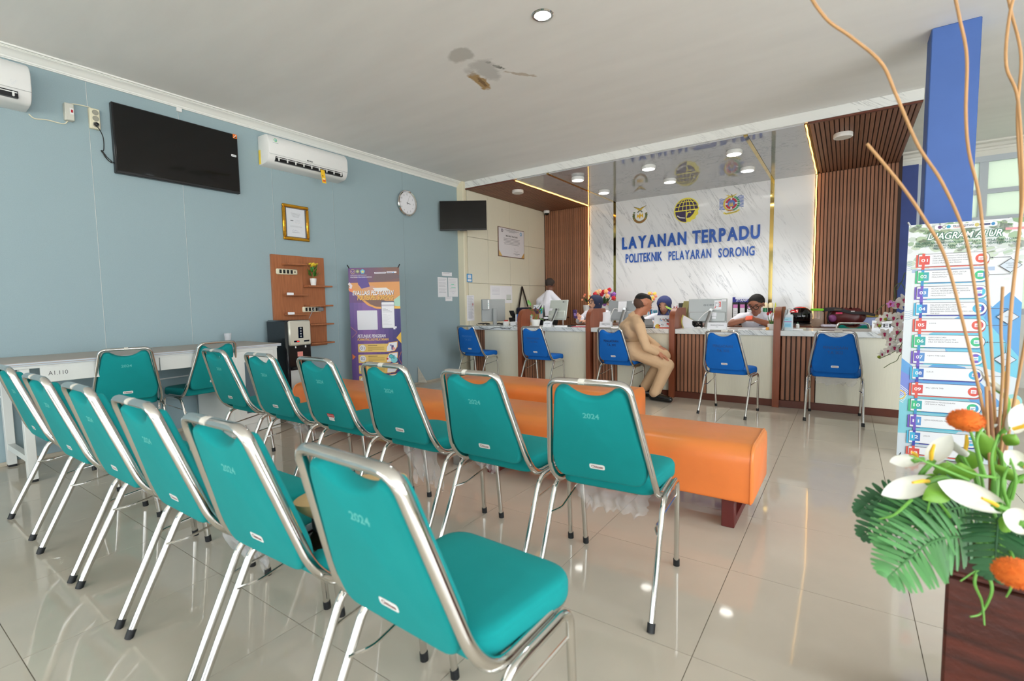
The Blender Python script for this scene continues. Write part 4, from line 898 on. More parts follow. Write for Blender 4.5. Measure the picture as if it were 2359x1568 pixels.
for i in range(7):
    a = i*0.9; s = MB().grid(lambda u, v: (0.03*math.cos(a)*(0.3+v)+0.008*(u-0.5)*(1-v), 0.03*math.sin(a)*(0.3+v), 0.06+0.085*v), 2, 5); s.build('leaf', mat('tulip_leaf', (50, 110, 46), 0.5), t, ang=180)
block('eraser_block', 'small orange block beside the tulip pot', 'block', 1768, 759, 5.80, 0.028, 0.03, 0.03, mat('orange_plastic', (232, 160, 60), 0.5))
block('paper_box', 'small white wedge of paper on the counter left of the orange block', 'box', 1761, 760, 5.83, 0.04, 0.05, 0.02, M_paper)
# divider 4 side: leaning frame, sanitiser, helmet, jar, bag ...
p = at(1802, 761, y=5.84)
t = thing('photo_frame', 'slim silver frame leaning against the fourth divider', 'frame', (p.x+0.008, 5.85, CTZ)); s = MB().box(-0.012, 0.008, -0.075, 0.075, 0, 0.215, bev=0.003); s.v = [(q[0]+0.28*q[2]*0.55, q[1], q[2]) for q in s.v]; s.build('body', M_silver, t); s = MB().box(0.0, 0.003, -0.078, -0.0745, 0.01, 0.205); s.v = [(q[0]-0.004+0.28*q[2]*0.55, q[1], q[2]) for q in s.v]; s.build('edge_line', M_black, t)
p = at(1816, 762, y=5.80)
t = thing('pump_bottle', 'hand sanitiser pump bottle with a blue label on the counter', 'bottle', (p.x, 5.80, CTZ))
MB().prism(rpoly([(-0.042, -0.026), (0.042, -0.026), (0.042, 0.026), (-0.042, 0.026)], 0.02, 5), 0.0, 0.155).prism(rpoly([(-0.036, -0.022), (0.036, -0.022), (0.036, 0.022), (-0.036, 0.022)], 0.018, 5), 0.155, 0.165).build('body', mat('clear_bottle', (206, 216, 220), 0.15), t)
c = Canvas(-0.0268); c.rect(-0.036, 0.03, 0.030, 0.135, (160, 208, 226)); c.rect(-0.036, 0.085, 0.030, 0.093, (190, 70, 150)); c.text('Hand', -0.030, 0.108, 0.012, (50, 160, 160), w=0.028, bold=0.01); c.rect(-0.030, 0.04, 0.022, 0.07, (130, 190, 220)); c.build('product_label', t)
MB().lathe([(0.016, 0.165), (0.016, 0.185), (0.008, 0.187), (0.007, 0.212)], n=16).tube(fillet([(0.0, 0, 0.21), (0.0, 0, 0.226), (0.035, -0.008, 0.222), (0.04, -0.009, 0.214)], 0.01), 0.0065, n=10).build('pump', M_plast, t)
p = at(1842, 752, y=7.72)
t = thing('motorcycle_helmet', 'black and red motorcycle helmet on the credenza behind the sanitiser', 'helmet', (p.x, 7.72, CRZ), math.radians(10))
def hel(u, v):
    a = 2*PI*u; b = PI*(0.03+0.78*v); r = 0.135
    return (r*1.12*math.sin(b)*math.cos(a), r*math.sin(b)*math.sin(a), 0.125+r*1.0*math.cos(b))
MB().grid(hel, 40, 20).build('shell', mat('helmet_black', (14, 14, 16), 0.12, coat=0.6), t, ang=180)
def band(a0, a1, b0, b1, m, nm, k=1.012):
    MB().grid(lambda u, v: tuple(Vector(((0.135*k)*1.12*math.sin(b0+(b1-b0)*v)*math.cos(a0+(a1-a0)*u), 0.135*k*math.sin(b0+(b1-b0)*v)*math.sin(a0+(a1-a0)*u), 0.125+0.135*k*math.cos(b0+(b1-b0)*v)))), 20, 5).build(nm, m, t, ang=180)
M_red = mat('helmet_red', (190, 26, 34), 0.15, coat=0.5)
band(math.radians(190), math.radians(345), 0.25, 0.55, M_red, 'red_stripe'); band(math.radians(200), math.radians(255), 0.8, 1.15, M_red, 'red_stripe'); band(math.radians(-40), math.radians(40), 1.15, 1.9, mat('visor', (60, 50, 30), 0.05), 'visor', 1.02); band(math.radians(215), math.radians(235), 1.0, 1.08, M_plast, 'white_flash', 1.016)
MB().tube([(0.155*math.cos(a), 0.14*math.sin(a), 0.028) for a in [2*PI*i/28 for i in range(28)]], 0.012, n=8, closed=True).build('rim', M_black, t)
p = at(1886, 750, y=7.52)
t = thing('lidded_jar', 'clear plastic jar with a bright green lid on the credenza', 'jar', (p.x-0.02, 7.48, CRZ)); MB().lathe([(0.07, 0), (0.078, 0.01), (0.078, 0.17), (0.06, 0.20), (0.06, 0.212)], n=28).build('body', clear('jar_plastic', (206, 190, 176), 0.1, 0.35), t); MB().lathe([(0.073, 0.205), (0.075, 0.208), (0.075, 0.232), (0.0001, 0.236)], n=28).build('lid', mat('lime_lid', (120, 206, 40), 0.4), t)
MB().lathe([(0.06, 0.008), (0.062, 0.10), (0.0001, 0.105)], n=20).build('contents', mat('brown_snack', (120, 78, 46), 0.7), t)
p = at(1948, 745, y=7.68)
t = thing('handbag', 'dark maroon and black handbag lying on the credenza', 'bag', (p.x, 7.68, CRZ+0.002), math.radians(-4))
M_bag, M_bagr = mat('bag_black', (22, 16, 18), 0.45, bump=(30, 0.4, 0.004)), mat('bag_maroon', (78, 24, 24), 0.4, bump=(25, 0.4, 0.004))
def bagf(u, v):
    a = 2*PI*u; k = math.sin(PI*(0.08+0.84*v))**0.45
    return (0.21*k*math.cos(a)*(1+0.06*math.sin(5*a)), 0.11*k*math.sin(a), 0.115+0.115*(2*v-1)+0.012*math.sin(7*a))
MB().grid(bagf, 36, 14).build('body', M_bagr, t, ang=180)
MB().grid(lambda u, v: (-0.25+0.56*u, -0.115+0.2*v, 0.235+0.01*math.sin(u*9)-0.13*max(0, u-0.35)-0.03*(v-0.4)**2), 18, 6).grid(lambda u, v: (-0.25+0.56*u, -0.117+0.002*v, 0.235+0.01*math.sin(u*9)-0.13*max(0, u-0.35)-(0.05-0.02*u)*v), 18, 4).build('flap', M_bag, t, ang=180)
MB().tube(spline([(-0.18, -0.08, 0.20), (-0.19, -0.12, 0.10), (-0.14, -0.13, 0.015), (0.0, -0.13, 0.012), (0.1, -0.11, 0.03)], 6), 0.009).build('strap', M_bag, t)
MB().ball((-0.14, -0.09, 0.1), 0.05).build('purple_pocket', mat('bag_purple', (120, 60, 110), 0.5), t)
c = Canvas(-0.119); c.rect(-0.12, 0.205, -0.04, 0.225, (70, 50, 24)); c.rect(0.06, 0.185, 0.10, 0.20, (170, 160, 160)); c.rect(-0.10, 0.16, -0.03, 0.18, (190, 30, 80)); c.build('patches', t)
p = at(2012, 752, y=7.98)
t = thing('document_tray', 'translucent blue document box behind the green chair top', 'box', (p.x, 7.98, CRZ)); MB().box(-0.20, 0.26, -0.12, 0.12, 0.0, 0.11, bev=0.006).build('box_body', mat('blue_translucent', (150, 164, 206), 0.3), t); MB().box(-0.21, 0.27, -0.13, 0.13, 0.11, 0.135, bev=0.004).build('lid', mat('yellow_olive', (140, 120, 40), 0.5), t)
p = at(1909, 752, y=7.42); tag(rotz(MB().box(-0.08, 0.08, -0.06, 0.06, 0, 0.03, bev=0.01).build('cloth_bundle', mat('lilac_cloth', (196, 190, 206), 0.8), None, (p.x, 7.42, CRZ)), 20), 'pale lilac folded cloth beside the green lidded jar', 'cloth')
p = at(1837, 757, y=6.0)
t = thing('glue_bottle', 'tiny white dropper bottle with a green cap near the sanitiser', 'bottle', (p.x, 6.02, CTZ)); MB().lathe([(0.016, 0), (0.017, 0.005), (0.017, 0.05), (0.006, 0.06)], n=14).build('body', M_plast, t); MB().lathe([(0.007, 0.058), (0.004, 0.078)], n=12).build('cap', mat('green_cap', (40, 110, 80), 0.4), t)
rotz(block('paper_stack', 'white crumpled papers lying right of the sanitiser bottle', 'papers', 1835, 763, 5.86, 0.11, 0.07, 0.012, M_paper), 15)
block('eraser_block', 'small cream and grey block lying right of the white papers', 'block', 1849, 760, 5.95, 0.06, 0.04, 0.02, mat('cream_block', (196, 190, 170), 0.5))
block('paper_stack', 'grey white card lying in front of the woman with the orange phone', 'papers', 1712, 757, 5.82, 0.10, 0.05, 0.006, M_paper)
# shoulder bag on the recess wall
t = thing('shoulder_bag', 'navy shoulder bag hanging from its long strap on the cream wall', 'bag', (XC+0.05, 6.95, 0.9))
q0, q1, q2 = at(1203, 660, x=XC+0.02), at(1195, 712, x=XC+0.05), at(1216, 706, x=XC+0.05); o0 = Vector((XC+0.05, 6.95, 0.9))
MB().tube([q1-o0, q0-o0], (0.022, 0.003), wide=(0, 1, 0)).tube([q0-o0, q2-o0], (0.022, 0.003), wide=(0, 1, 0)).build('strap', M_black, t)
MB().box(-0.035, 0.065, q1.y-6.95-0.04, q2.y-6.95+0.06, q1.z-0.9-0.26, q1.z-0.9+0.03, bev=0.02).build('body', mat('navy_cloth', (24, 30, 52), 0.8), t)
tag(MB().box(0, 0.004, -0.02, 0.02, -0.035, 0.035).build('key_tag', mat('red_tag', (190, 70, 50), 0.5), None, at(1158, 713, x=XC)), 'small red tag hanging on the cream wall above the counter', 'tag')
# flower bouquets on the credenza
def bouquet(px, py, y, s, pal, label, n=26, purple=True):
    p = at(px, py, y=y)
    t = thing('flower_bouquet', label, 'flowers', (p.x, y, CRZ), 0, 'bouquets on the credenza'); r = np.random.default_rng(int(px)); zc = p.z-CRZ
    MB().lathe([(0.05, 0), (0.06, 0.02), (0.045, 0.1), (0.07, max(zc-0.16*s, 0.12))], n=16).build('vase', M_plast, t)
    for i in range(n):
        a = r.uniform(0, 2*PI); e = r.uniform(-0.5, 1.2); d = s*(0.13+0.03*r.random())
        c = Vector((d*math.cos(e)*math.cos(a)*1.15, d*math.cos(e)*math.sin(a)*0.7, zc+d*math.sin(e)))
        b = MB(); col = pal[i % len(pal)]
        for q in range(5):
            aa = 2*PI*q/5; b.ball(c+Vector((0.017*math.cos(aa), -0.006, 0.017*math.sin(aa)))*s, (0.019*s, 0.012*s, 0.019*s), 8, 5)
        b.ball(c+Vector((0, -0.012, 0))*s, 0.013*s, 8, 5); b.build('blossom', mat('petal_%d_%d_%d' % col, col, 0.6), t)
    for i in range(10):
        a = r.uniform(0, 2*PI); lb = leaf_mb(0.13*s, 0.05*s); e = Matrix.Rotation(a, 3, 'Z') @ Matrix.Rotation(r.uniform(-0.4, 0.5), 3, 'X'); lb.v = [tuple(e @ Vector(q)+Vector((0, 0, zc-0.06*s))) for q in lb.v]; lb.build('leaf', mat('bouquet_leaf', (50, 84, 40), 0.6), t, ang=80)
bouquet(1392, 690, 7.75, 1.15, [(240, 170, 120), (236, 190, 140), (226, 60, 110), (240, 176, 130), (200, 40, 50), (150, 96, 180), (242, 190, 150)], 'peach, pink and purple artificial bouquet behind the woman with the face mask', 34)
bouquet(1496, 690, 7.85, 0.8, [(240, 140, 120), (240, 206, 90), (238, 160, 130), (236, 214, 110)], 'small coral and yellow bouquet behind the head of the man in khaki', 18)
bouquet(1352, 690, 7.9, 0.6, [(236, 130, 100), (240, 160, 120)], 'small coral blossoms by the upright led strip', 8)
# ------------------------------------------------------------------ left wall: everything faces +x (local -y), local x runs along world +y
LW = PI/2
def lw(name, label, cat, y, z, group=None, off=0.0): return thing(name, label, cat, (XL+off, y, z), LW, group)
# big television
t = lw('television', 'large black wall television on the blue wall near the socket box', 'television', 2.02, 2.547, None, 0.003)
MB().box(-0.50, 0.50, -0.045, -0.0, -0.285, 0.285, bev=0.004).build('casing', M_black, t)
MB().box(-0.488, 0.488, -0.0475, -0.045, -0.262, 0.276, bev=0.001).build('screen', M_gloss, t)
MB().box(-0.49, 0.49, -0.049, -0.045, -0.282, -0.268, bev=0.002).build('bottom_bezel', mat('dark_bezel', (40, 40, 42), 0.3), t)
c = Canvas(-0.0482); c.rect(0.455, 0.245, 0.495, 0.285, (230, 120, 40)); c.rect(0.462, 0.252, 0.488, 0.262, (40, 30, 24)); c.line([(0.462, 0.25), (0.487, 0.278)], 0.005, (250, 240, 230)); c.rrect(0.43, 0.065, 0.478, 0.085, 0.005, (226, 228, 230)); c.rect(0.437, 0.071, 0.471, 0.078, (150, 152, 156)); c.build('stickers', t)
# air conditioners
def aircon(y, z, label, tagg, marks):
    t = lw('air_conditioner', label, 'air conditioner', y, z, 'white split air conditioners')
    W = 0.475
    prof = rpoly([(0, 0.145), (-0.165, 0.145), (-0.205, 0.08), (-0.205, -0.055), (-0.165, -0.135), (-0.05, -0.15), (0, -0.15)], [0, 0.06, 0.05, 0.06, 0.05, 0.03, 0], 4)
    R = []
    for d, x in ((0.015, -W), (0.004, -W+0.006), (0, -W+0.018), (0, W-0.018), (0.004, W-0.006), (0.015, W)): R.append([(x, p[0], p[1]) for p in inset(prof, -d if False else d)])
    MB().rings(R).build('body', M_plast, t, ang=40)
    s = MB().box(-W+0.075, W-0.075, -0.197, -0.150, -0.118, -0.072); s.build('air_outlet', M_black, t)
    s = MB()
    for k in range(2): s.box(-W+0.08, W-0.08, -0.2035+0.014*k, -0.198+0.014*k, -0.088-0.024*k, -0.082-0.024*k)
    for k in range(9): s.box(-W+0.10+k*0.093, -W+0.112+k*0.093, -0.207, -0.17, -0.112, -0.078, bev=0.003)
    s.build('louvre', M_plast, t)
    MB().box(-W+0.003, W-0.003, -0.207, -0.2045, -0.058, -0.0555).build('panel_seam', mat('seam_grey', (170, 170, 170), 0.5), t)
    c = Canvas(-0.2062)
    if marks:
        c.disc(-0.40, 0.085, 0.017, (90, 190, 120)); c.disc(-0.40, 0.085, 0.011, (240, 240, 240)); c.disc(-0.398, 0.085, 0.007, (60, 150, 200))
        c.rect(-0.43, 0.055, -0.37, 0.06, (180, 184, 190)); c.text('GREE', -0.03, -0.045, 0.014, (60, 62, 66), w=0.045, bold=0.02); c.rrect(-0.052, -0.045, -0.036, -0.031, 0.003, (50, 52, 56))
        c.rect(-W+0.0, -0.05, -W+0.0001, -0.04, (235, 200, 60))
    for dx, dz in ((0.37, 0.02), (0.385, 0.012), (0.375, 0.0), (0.395, 0.025)): c.ring(dx, dz-0.03, 0.005, 0.0065, (214, 220, 226), 0.5, 5.0, 10)
    c.build('markings', t)
    if tagg:
        MB().box(-0.03, -0.0294, -0.23, -0.15, 0, 0.001).build('tag_string', M_plast, t)
        s = MB().box(0.10, 0.15, -0.215, -0.213, -0.24, -0.10); s.v = [(q[0]-0.12*(q[2]+0.1)*1.0, q[1], q[2]) for q in s.v]; s.build('hanging_tag', mat('yellow_tag', (236, 190, 40), 0.6), t)
        c = Canvas(-0.2155); c.rect(0.125, -0.225, 0.158, -0.205, (220, 90, 40)); c.rect(0.12, -0.20, 0.15, -0.19, (250, 240, 220)); c.disc(0.125, -0.165, 0.008, (120, 90, 30)); c.build('tag_print', t)
        MB().box(-W-0.001, -W+0.004, -0.05, -0.012, -0.14, 0.0).build('energy_label', mat('energy_yellow', (236, 206, 70), 0.6), t)
    return t
aircon(3.22, 2.745, 'white air conditioner with a yellow hanging tag, above the framed certificate', True, True)
aircon(0.545, 2.745, 'white air conditioner cut by the picture edge, beside the breaker box', False, False)
t = lw('breaker_box', 'grey breaker box with a red switch on the blue wall', 'breaker', 1.255, 2.666)
MB().box(-0.028, 0.028, -0.05, 0, -0.065, 0.065, bev=0.005).build('case', mat('grey_beige_plastic', (200, 200, 190), 0.5), t); MB().box(0.0, 0.024, -0.056, -0.05, -0.02, 0.03, bev=0.002).build('breaker', M_plast, t); MB().box(0.006, 0.018, -0.062, -0.056, -0.006, 0.016, bev=0.002).build('red_switch', mat('switch_red', (170, 26, 40), 0.4), t)
M_sock = mat('cream_socket', (222, 216, 190), 0.5)
t = lw('socket_box', 'cream triple socket box beside the television, with a black plug', 'socket', 1.413, 2.664)
MB().box(-0.034, 0.034, -0.035, 0, -0.08, 0.08, bev=0.006).build('case', M_sock, t)
for k in range(3):
    s = MB().lathe([(0.021, 0.0351), (0.021, 0.0375), (0.018, 0.0375), (0.017, 0.036), (0.0001, 0.036)], c=(0.004, 0, 0.048-0.047*k), n=20, axis='y'); so_ = s.build('outlet', mat('outlet_grey', (150, 148, 134), 0.5), t)
MB().lathe([(0.0001, 0.036), (0.014, 0.037), (0.012, 0.06), (0.0001, 0.062)], c=(0.004, 0, -0.046), n=14, axis='y').build('plug', M_black, t)
def wy(px, py, off=0.006): return at(px, py, x=XL+off)
cable('cream cable from the air conditioner to the breaker box', [wy(66, 262), wy(80, 273), wy(108, 276), wy(145, 285), wy(155, 280), wy(158, 276)], 0.004, M_sock)
cable('cream cable from the breaker box to the triple socket', [wy(160, 239), wy(180, 241), wy(205, 247), wy(212, 252)], 0.004, M_sock)
cable('black television cable hanging from the socket with a coiled bundle', [wy(220, 288, 0.06), wy(229, 298, 0.05), wy(238, 318, 0.012), wy(239, 345, 0.012), wy(233, 347, 0.016), wy(240, 356, 0.02), wy(250, 370, 0.02), wy(258, 372, 0.025), wy(247, 362, 0.025), wy(236, 348, 0.02), wy(243, 362, 0.02), wy(256, 374, 0.02), wy(268, 373, 0.02)], 0.0032, M_cable)
p = wy(412, 253); tag(MB().box(0, 0.02, -0.022, 0.022, -0.018, 0.018, bev=0.004).build('cable_clip', M_plast, None, (XL, p.y, p.z)), 'small white plastic clip under the cornice above the television', 'clip')
# certificate in gold frame
t = lw('framed_certificate', 'gold framed certificate hanging on the blue wall', 'picture', 3.122, 2.058)
w, h = 0.155, 0.193; M_goldf = mat('gold_frame', (206, 150, 44), 0.25, metal=0.85, bump=(60, 0.6, 0.004))
for nm, (a, b, e, f) in (('frame_rail', (-w, w, h-0.033, h)), ('frame_rail', (-w, w, -h, -h+0.033)), ('frame_rail', (-w, -w+0.033, -h+0.033, h-0.033)), ('frame_rail', (w-0.033, w, -h+0.033, h-0.033))):
    MB().box(a, b, -0.028, 0, e, f, bev=0.008).build(nm, M_goldf, t)
MB().box(-w+0.03, w-0.03, -0.012, -0.004, -h+0.03, h-0.03).build('mount', mat('dark_mount', (50, 44, 40), 0.5), t)
c = Canvas(-0.0125); c.rect(-0.108, -0.152, 0.108, 0.152, (222, 224, 230))
for i in range(4): c.rect(-0.055+0.006*i, 0.10-i*0.012, 0.055-0.006*i, 0.103-i*0.012, (150, 152, 160))
c.rect(-0.065, 0.018, -0.03, 0.025, (60, 62, 70))
for i in range(3): c.rect(-0.01, 0.03-i*0.014, 0.05, 0.032-i*0.014, (170, 172, 180)); c.rect(-0.07, -0.035-i*0.006, 0.07, -0.0335-i*0.006, (160, 162, 170))
c.line([(-0.05, -0.09), (-0.03, -0.075), (-0.035, -0.095), (-0.01, -0.08), (0.02, -0.09)], 0.002, (70, 80, 150)); c.rect(-0.05, -0.105, 0.04, -0.102, (110, 112, 130)); c.build('document', t)
MB().box(-w+0.03, w-0.03, -0.0168, -0.0155, -h+0.03, h-0.03).build('glass', clear('clear_glass', (235, 240, 240), 0.02, 0.07), t)
# clock
t = lw('wall_clock', 'round white wall clock with a silver rim', 'clock', 4.784, 2.537)
MB().lathe([(0.150, 0.0), (0.172, 0.012), (0.175, 0.03), (0.165, 0.04), (0.152, 0.036), (0.150, 0.02)], n=48, axis='y', cap=False).build('rim', M_chrome, t)
MB().lathe([(0.155, 0.0), (0.155, 0.019), (0.0001, 0.0195)], n=48, axis='y').build('face', M_paper, t)
c = Canvas(-0.020)
for i in range(12):
    a = PI/2-2*PI*(i+1)/12; c.text(str(i+1), 0.118*math.cos(a), 0.118*math.sin(a)-0.011, 0.023, (120, 122, 126), align='c')
for i in range(60):
    a = 2*PI*i/60; c.line([(0.138*math.cos(a), 0.138*math.sin(a)), (0.143*math.cos(a), 0.143*math.sin(a))], 0.0015, (90, 92, 96))
c.build('dial', t)
for nm, a, L, ww in (('hour_hand', math.radians(-5), 0.06, 0.006), ('minute_hand', math.radians(-95), 0.02, 0.004), ('second_hand', math.radians(68), 0.11, 0.002)):
    c = Canvas(-0.024 if nm != 'second_hand' else -0.026); c.line([(-0.015*math.cos(a), -0.015*math.sin(a)), (L*math.cos(a), L*math.sin(a))], ww, (24, 24, 28)); c.build(nm, t)
# wall shelf board with pot, sockets
M_board = mat('walnut_board', (158, 98, 62), 0.42, noise=(12, 0.22, (10, 10, 0.5)))
t = lw('wall_shelf', 'walnut wall shelf board with staggered shelves on the blue wall', 'shelf', 3.13, 1.20)
MB().box(-0.32, 0.03, -0.032, 0, -0.42, 0.495, bev=0.002).build('back_board', M_board, t)
MB().box(0.032, 0.315, -0.018, 0, -0.515, 0.495, bev=0.002).box(0.03, 0.034, -0.018, 0, -0.5, 0.49).build('back_board', M_board, t)
for a, b, z, y in ((-0.21, 0.02, 0.385, 0.032), (-0.21, 0.02, 0.055, 0.032), (-0.21, 0.02, -0.155, 0.032), (0.04, 0.34, 0.155, 0.018), (0.04, 0.34, -0.065, 0.018), (0.04, 0.34, -0.275, 0.018), (0.04, 0.34, -0.49, 0.018)):
    MB().box(a, b, -0.15 if a < 0 else -0.13, -y, z, z+0.018, bev=0.002).build('shelf_plank', M_board, t)
for z in (0.060, -0.148): MB().box(-0.235, -0.16, -0.155, -0.145, z, z+0.028, bev=0.003).build('paper_label', M_paper, t)
def strip(y, z, off, n, label, plug=False):
    t = lw('power_strip', label, 'power strip', y, z, None, off)
    MB().box(-0.12, 0.12, -0.03, 0, -0.03, 0.03, bev=0.01).build('case', M_sock, t)
    for i in range(4): MB().box(-0.092+i*0.042, -0.066+i*0.042, -0.0325, -0.03, -0.02, 0.02, bev=0.002).build('outlet', M_black, t)
    MB().lathe([(0.008, 0.03), (0.008, 0.034), (0.0001, 0.034)], c=(0.085, 0, 0), n=12, axis='y').build('switch', M_black, t)
    if plug: MB().box(0.06, 0.12, -0.065, -0.03, -0.022, 0.022, bev=0.008).build('plug', mat('grey_plug', (120, 122, 126), 0.5), t)
strip(2.965, 1.515, 0.033, 4, 'cream four way power strip at the top of the walnut shelf board')
strip(3.255, 1.105, 0.019, 4, 'cream power strip with a grey plug, lower on the walnut shelf board', True)
cable('grey cable from the lower power strip to the water dispenser', [at(725, 708, x=-4.96), at(718, 720, x=-4.93), at(712, 733, x=-4.88)], 0.004, M_grey)
p = at(716, 655, x=-4.95)
t = thing('potted_plant', 'small artificial plant with yellow flowers on the walnut shelf', 'plant', (-4.945, 3.245, 1.374))
MB().lathe([(0.026, 0), (0.028, 0.003), (0.036, 0.075), (0.032, 0.077), (0.028, 0.06)], n=18).build('pot', M_plast, t)
r = np.random.default_rng(3)
for i in range(26):
    a = r.uniform(0, 2*PI); e = r.uniform(0.1, 1.3); lb = leaf_mb(0.05+0.02*r.random(), 0.018); E_ = Matrix.Rotation(a, 3, 'Z') @ Matrix.Rotation(e-0.3, 3, 'X'); z = 0.085+0.11*r.random(); d = 0.022
    lb.v = [tuple(E_ @ Vector(q)+Vector((-d*math.sin(a), d*math.cos(a), z))) for q in lb.v]; lb.build('leaf', mat('shelf_leaf', (58, 120, 40), 0.5, var=0.2), t, ang=80)
for i in range(9):
    a = r.uniform(0, 2*PI); q = Vector((0.03*math.cos(a), 0.045*math.sin(a), 0.215+0.03*r.random())); MB().ball(q, (0.013, 0.013, 0.010), 8, 5).ball(q+Vector((0.008, 0.008, 0.004)), 0.008, 7, 4).build('flower', mat('yellow_petal', (226, 196, 50), 0.5), t)
MB().tube([(0, 0, 0.05), (0.005, 0, 0.2)], 0.004).build('stem', M_leaf, t)
# water dispenser
t = thing('water_dispenser', 'black water dispenser with a silver front beside the desk', 'water dispenser', (XL+0.06, 2.84, 0), LW)
MB().box(-0.14, 0.14, -0.36, 0, 0.0, 1.0, bev=0.015).build('body', mat('dispenser_black', (20, 24, 30), 0.2, coat=0.4), t)
MB().box(-0.115, 0.125, -0.385, -0.35, 0.74, 0.995, bev=0.012).build('front_panel', mat('champagne_panel', (206, 202, 188), 0.35, metal=0.3), t)
MB().box(-0.02, 0.035, -0.388, -0.384, 0.815, 0.93, bev=0.003).build('button_panel', M_gloss, t)
for k in range(4): MB().ball((0.0075, -0.388, 0.832+k*0.027), (0.010, 0.004, 0.009), 10, 6).build('button', M_silver, t)
for x in (-0.07, 0.04): MB().box(x, x+0.06, -0.388, -0.384, 0.775, 0.792, bev=0.002).build('display', M_gloss, t)
MB().box(-0.04, -0.015, -0.3885, -0.388, 0.780, 0.787).build('red_light', mat('red_lamp', (200, 30, 30), 0.5, emit=(255, 30, 20), estr=1.5), t)
MB().box(-0.11, 0.12, -0.362, -0.358, 0.52, 0.735).build('recess', mat('dark_brown_gloss', (24, 18, 18), 0.2), t)
for x in (-0.05, 0.06): MB().tube([(x, -0.375, 0.735), (x, -0.375, 0.715)], 0.007).build('spout', M_plast, t)
MB().box(-0.025, 0.035, -0.3635, -0.3621, 0.625, 0.675).build('warning_sticker', mat('salmon_sticker', (220, 140, 130), 0.6), t)
MB().box(-0.10, 0.115, -0.40, -0.36, 0.50, 0.525, bev=0.006).build('drip_tray', M_black, t)
MB().box(-0.105, 0.115, -0.3625, -0.36, 0.04, 0.49, bev=0.001).build('lower_door', mat('pale_grey_door', (196, 198, 196), 0.4), t)
# sheets of paper taped on the blue wall and the cream wall
def sheet(px0, py0, px1, py1, label, side='l', draw=None, m=None, name='paper_sheet', cat='paper', group='papers taped to the walls'):
    X = (XL if side == 'l' else XC)+0.0012; a = at(px0, py0, x=X); b = at(px1, py1, x=X)
    w, h = abs(b.y-a.y), abs(a.z-b.z); t = MB().box(0, w, -0.0012, 0, 0, h).build(name, m or M_paper, None, (X, min(a.y, b.y), min(a.z, b.z)), smooth=False); t.rotation_euler = (0, 0, LW)
    tag(t, label, cat, group)
    c = Canvas(-0.0013)
    if draw: draw(c, w, h)
    else:
        n = max(3, int(h/0.022))
        for i in range(n):
            if (i*7) % 5 != 4: c.rect(0.1*w, h*(0.9-0.8*i/n), w*(0.9-0.12*((i*3) % 4)/3), h*(0.9-0.8*i/n)+0.004, (178, 180, 188))
    c.build('print', t)
def stamp(c, w, h):
    for i in range(9): c.rect(0.12*w, h*(0.9-0.08*i), 0.8*w, h*(0.9-0.08*i)+0.004, (196, 198, 204))
    c.rect(0.3*w, 0.62*h, 0.6*w, 0.66*h, (130, 220, 190)); c.rect(0.3*w, 0.47*h, 0.75*w, 0.5*h, (130, 220, 190)); c.ring(0.5*w, 0.22*h, 0.02, 0.023, (190, 190, 214))
sheet(1008, 638, 1031, 684, 'longer white notice on the blue wall, left one of the pair'); sheet(1032, 639, 1055, 683, 'white notice with mint green marks on the blue wall', 'l', stamp)
sheet(1018, 626, 1041, 636, 'small white caption slip above the pair of notices'); sheet(1026, 683, 1042, 693, 'small white slip below the pair of notices')
def qr(c, w, h): c.rect(0.2*w, 0.45*h, 0.8*w, 0.85*h, (226, 230, 238)); c.rect(0.15*w, 0.1*h, 0.85*w, 0.35*h, (232, 236, 240)); c.rect(0.3*w, 0.91*h, 0.7*w, 0.95*h, (220, 236, 246))
sheet(1075, 630, 1088, 650, 'small blue card with white boxes on the cream wall', 'c', qr, mat('sky_blue_card', (60, 150, 206), 0.5))
def tab(c, w, h):
    for i in range(6): c.rect(0.08*w, h*(0.85-0.07*i), 0.42*w, h*(0.85-0.07*i)+0.005, (196, 198, 210))
    for i in range(7): c.rect(0.5*w+i*0.06*w, 0.15*h, 0.502*w+i*0.06*w, 0.9*h, (200, 202, 212))
    c.rect(0.72*w, 0.25*h, 0.95*w, 0.5*h, (206, 212, 206)); c.rect(0.72*w, 0.2*h, 0.95*w, 0.24*h, (150, 170, 140))
sheet(1129, 657, 1180, 698, 'wide white table sheet on the cream wall above the counter', 'c', tab)
def long_(c, w, h):
    for i in range(26): c.rect(0.1*w, h*(0.95-0.034*i), w*(0.9-0.2*((i*3) % 4)/3), h*(0.95-0.034*i)+0.005, (186, 188, 196))
    c.rect(0.72*w, 0.6*h, 0.85*w, 0.68*h, (206, 130, 130)); c.rect(0.2*w, 0.08*h, 0.7*w, 0.36*h, (206, 208, 216))
sheet(1075, 680, 1093, 738, 'long narrow white list on the cream wall beside the blue wall corner', 'c', long_)
# declaration board on the cream wall
t = thing('notice_board', 'framed white declaration board with gold corners on the cream wall', 'notice board', (XC, 7.142, 2.203), LW)
W2, H2 = 0.404, 0.252
MB().box(-W2, W2, -0.014, 0, -H2, H2, bev=0.003).build('frame', mat('brown_thin_frame', (120, 92, 80), 0.4), t)
c = Canvas(-0.0145); c.rect(-W2+0.012, -H2+0.012, W2-0.012, H2-0.012, (228, 226, 230))
c.poly([(-W2+0.012, -H2+0.012), (-W2+0.012, -H2+0.11), (-W2+0.11, -H2+0.012)], (214, 178, 110)); c.poly([(W2-0.012, -H2+0.012), (W2-0.012, -H2+0.11), (W2-0.11, -H2+0.012)], (206, 160, 90))
c.disc(-0.29, 0.195, 0.03, (90, 84, 96)); c.disc(-0.29, 0.195, 0.018, (190, 186, 196)); c.disc(0.29, 0.185, 0.034, (120, 170, 206)); c.disc(0.29, 0.185, 0.018, (210, 224, 236))
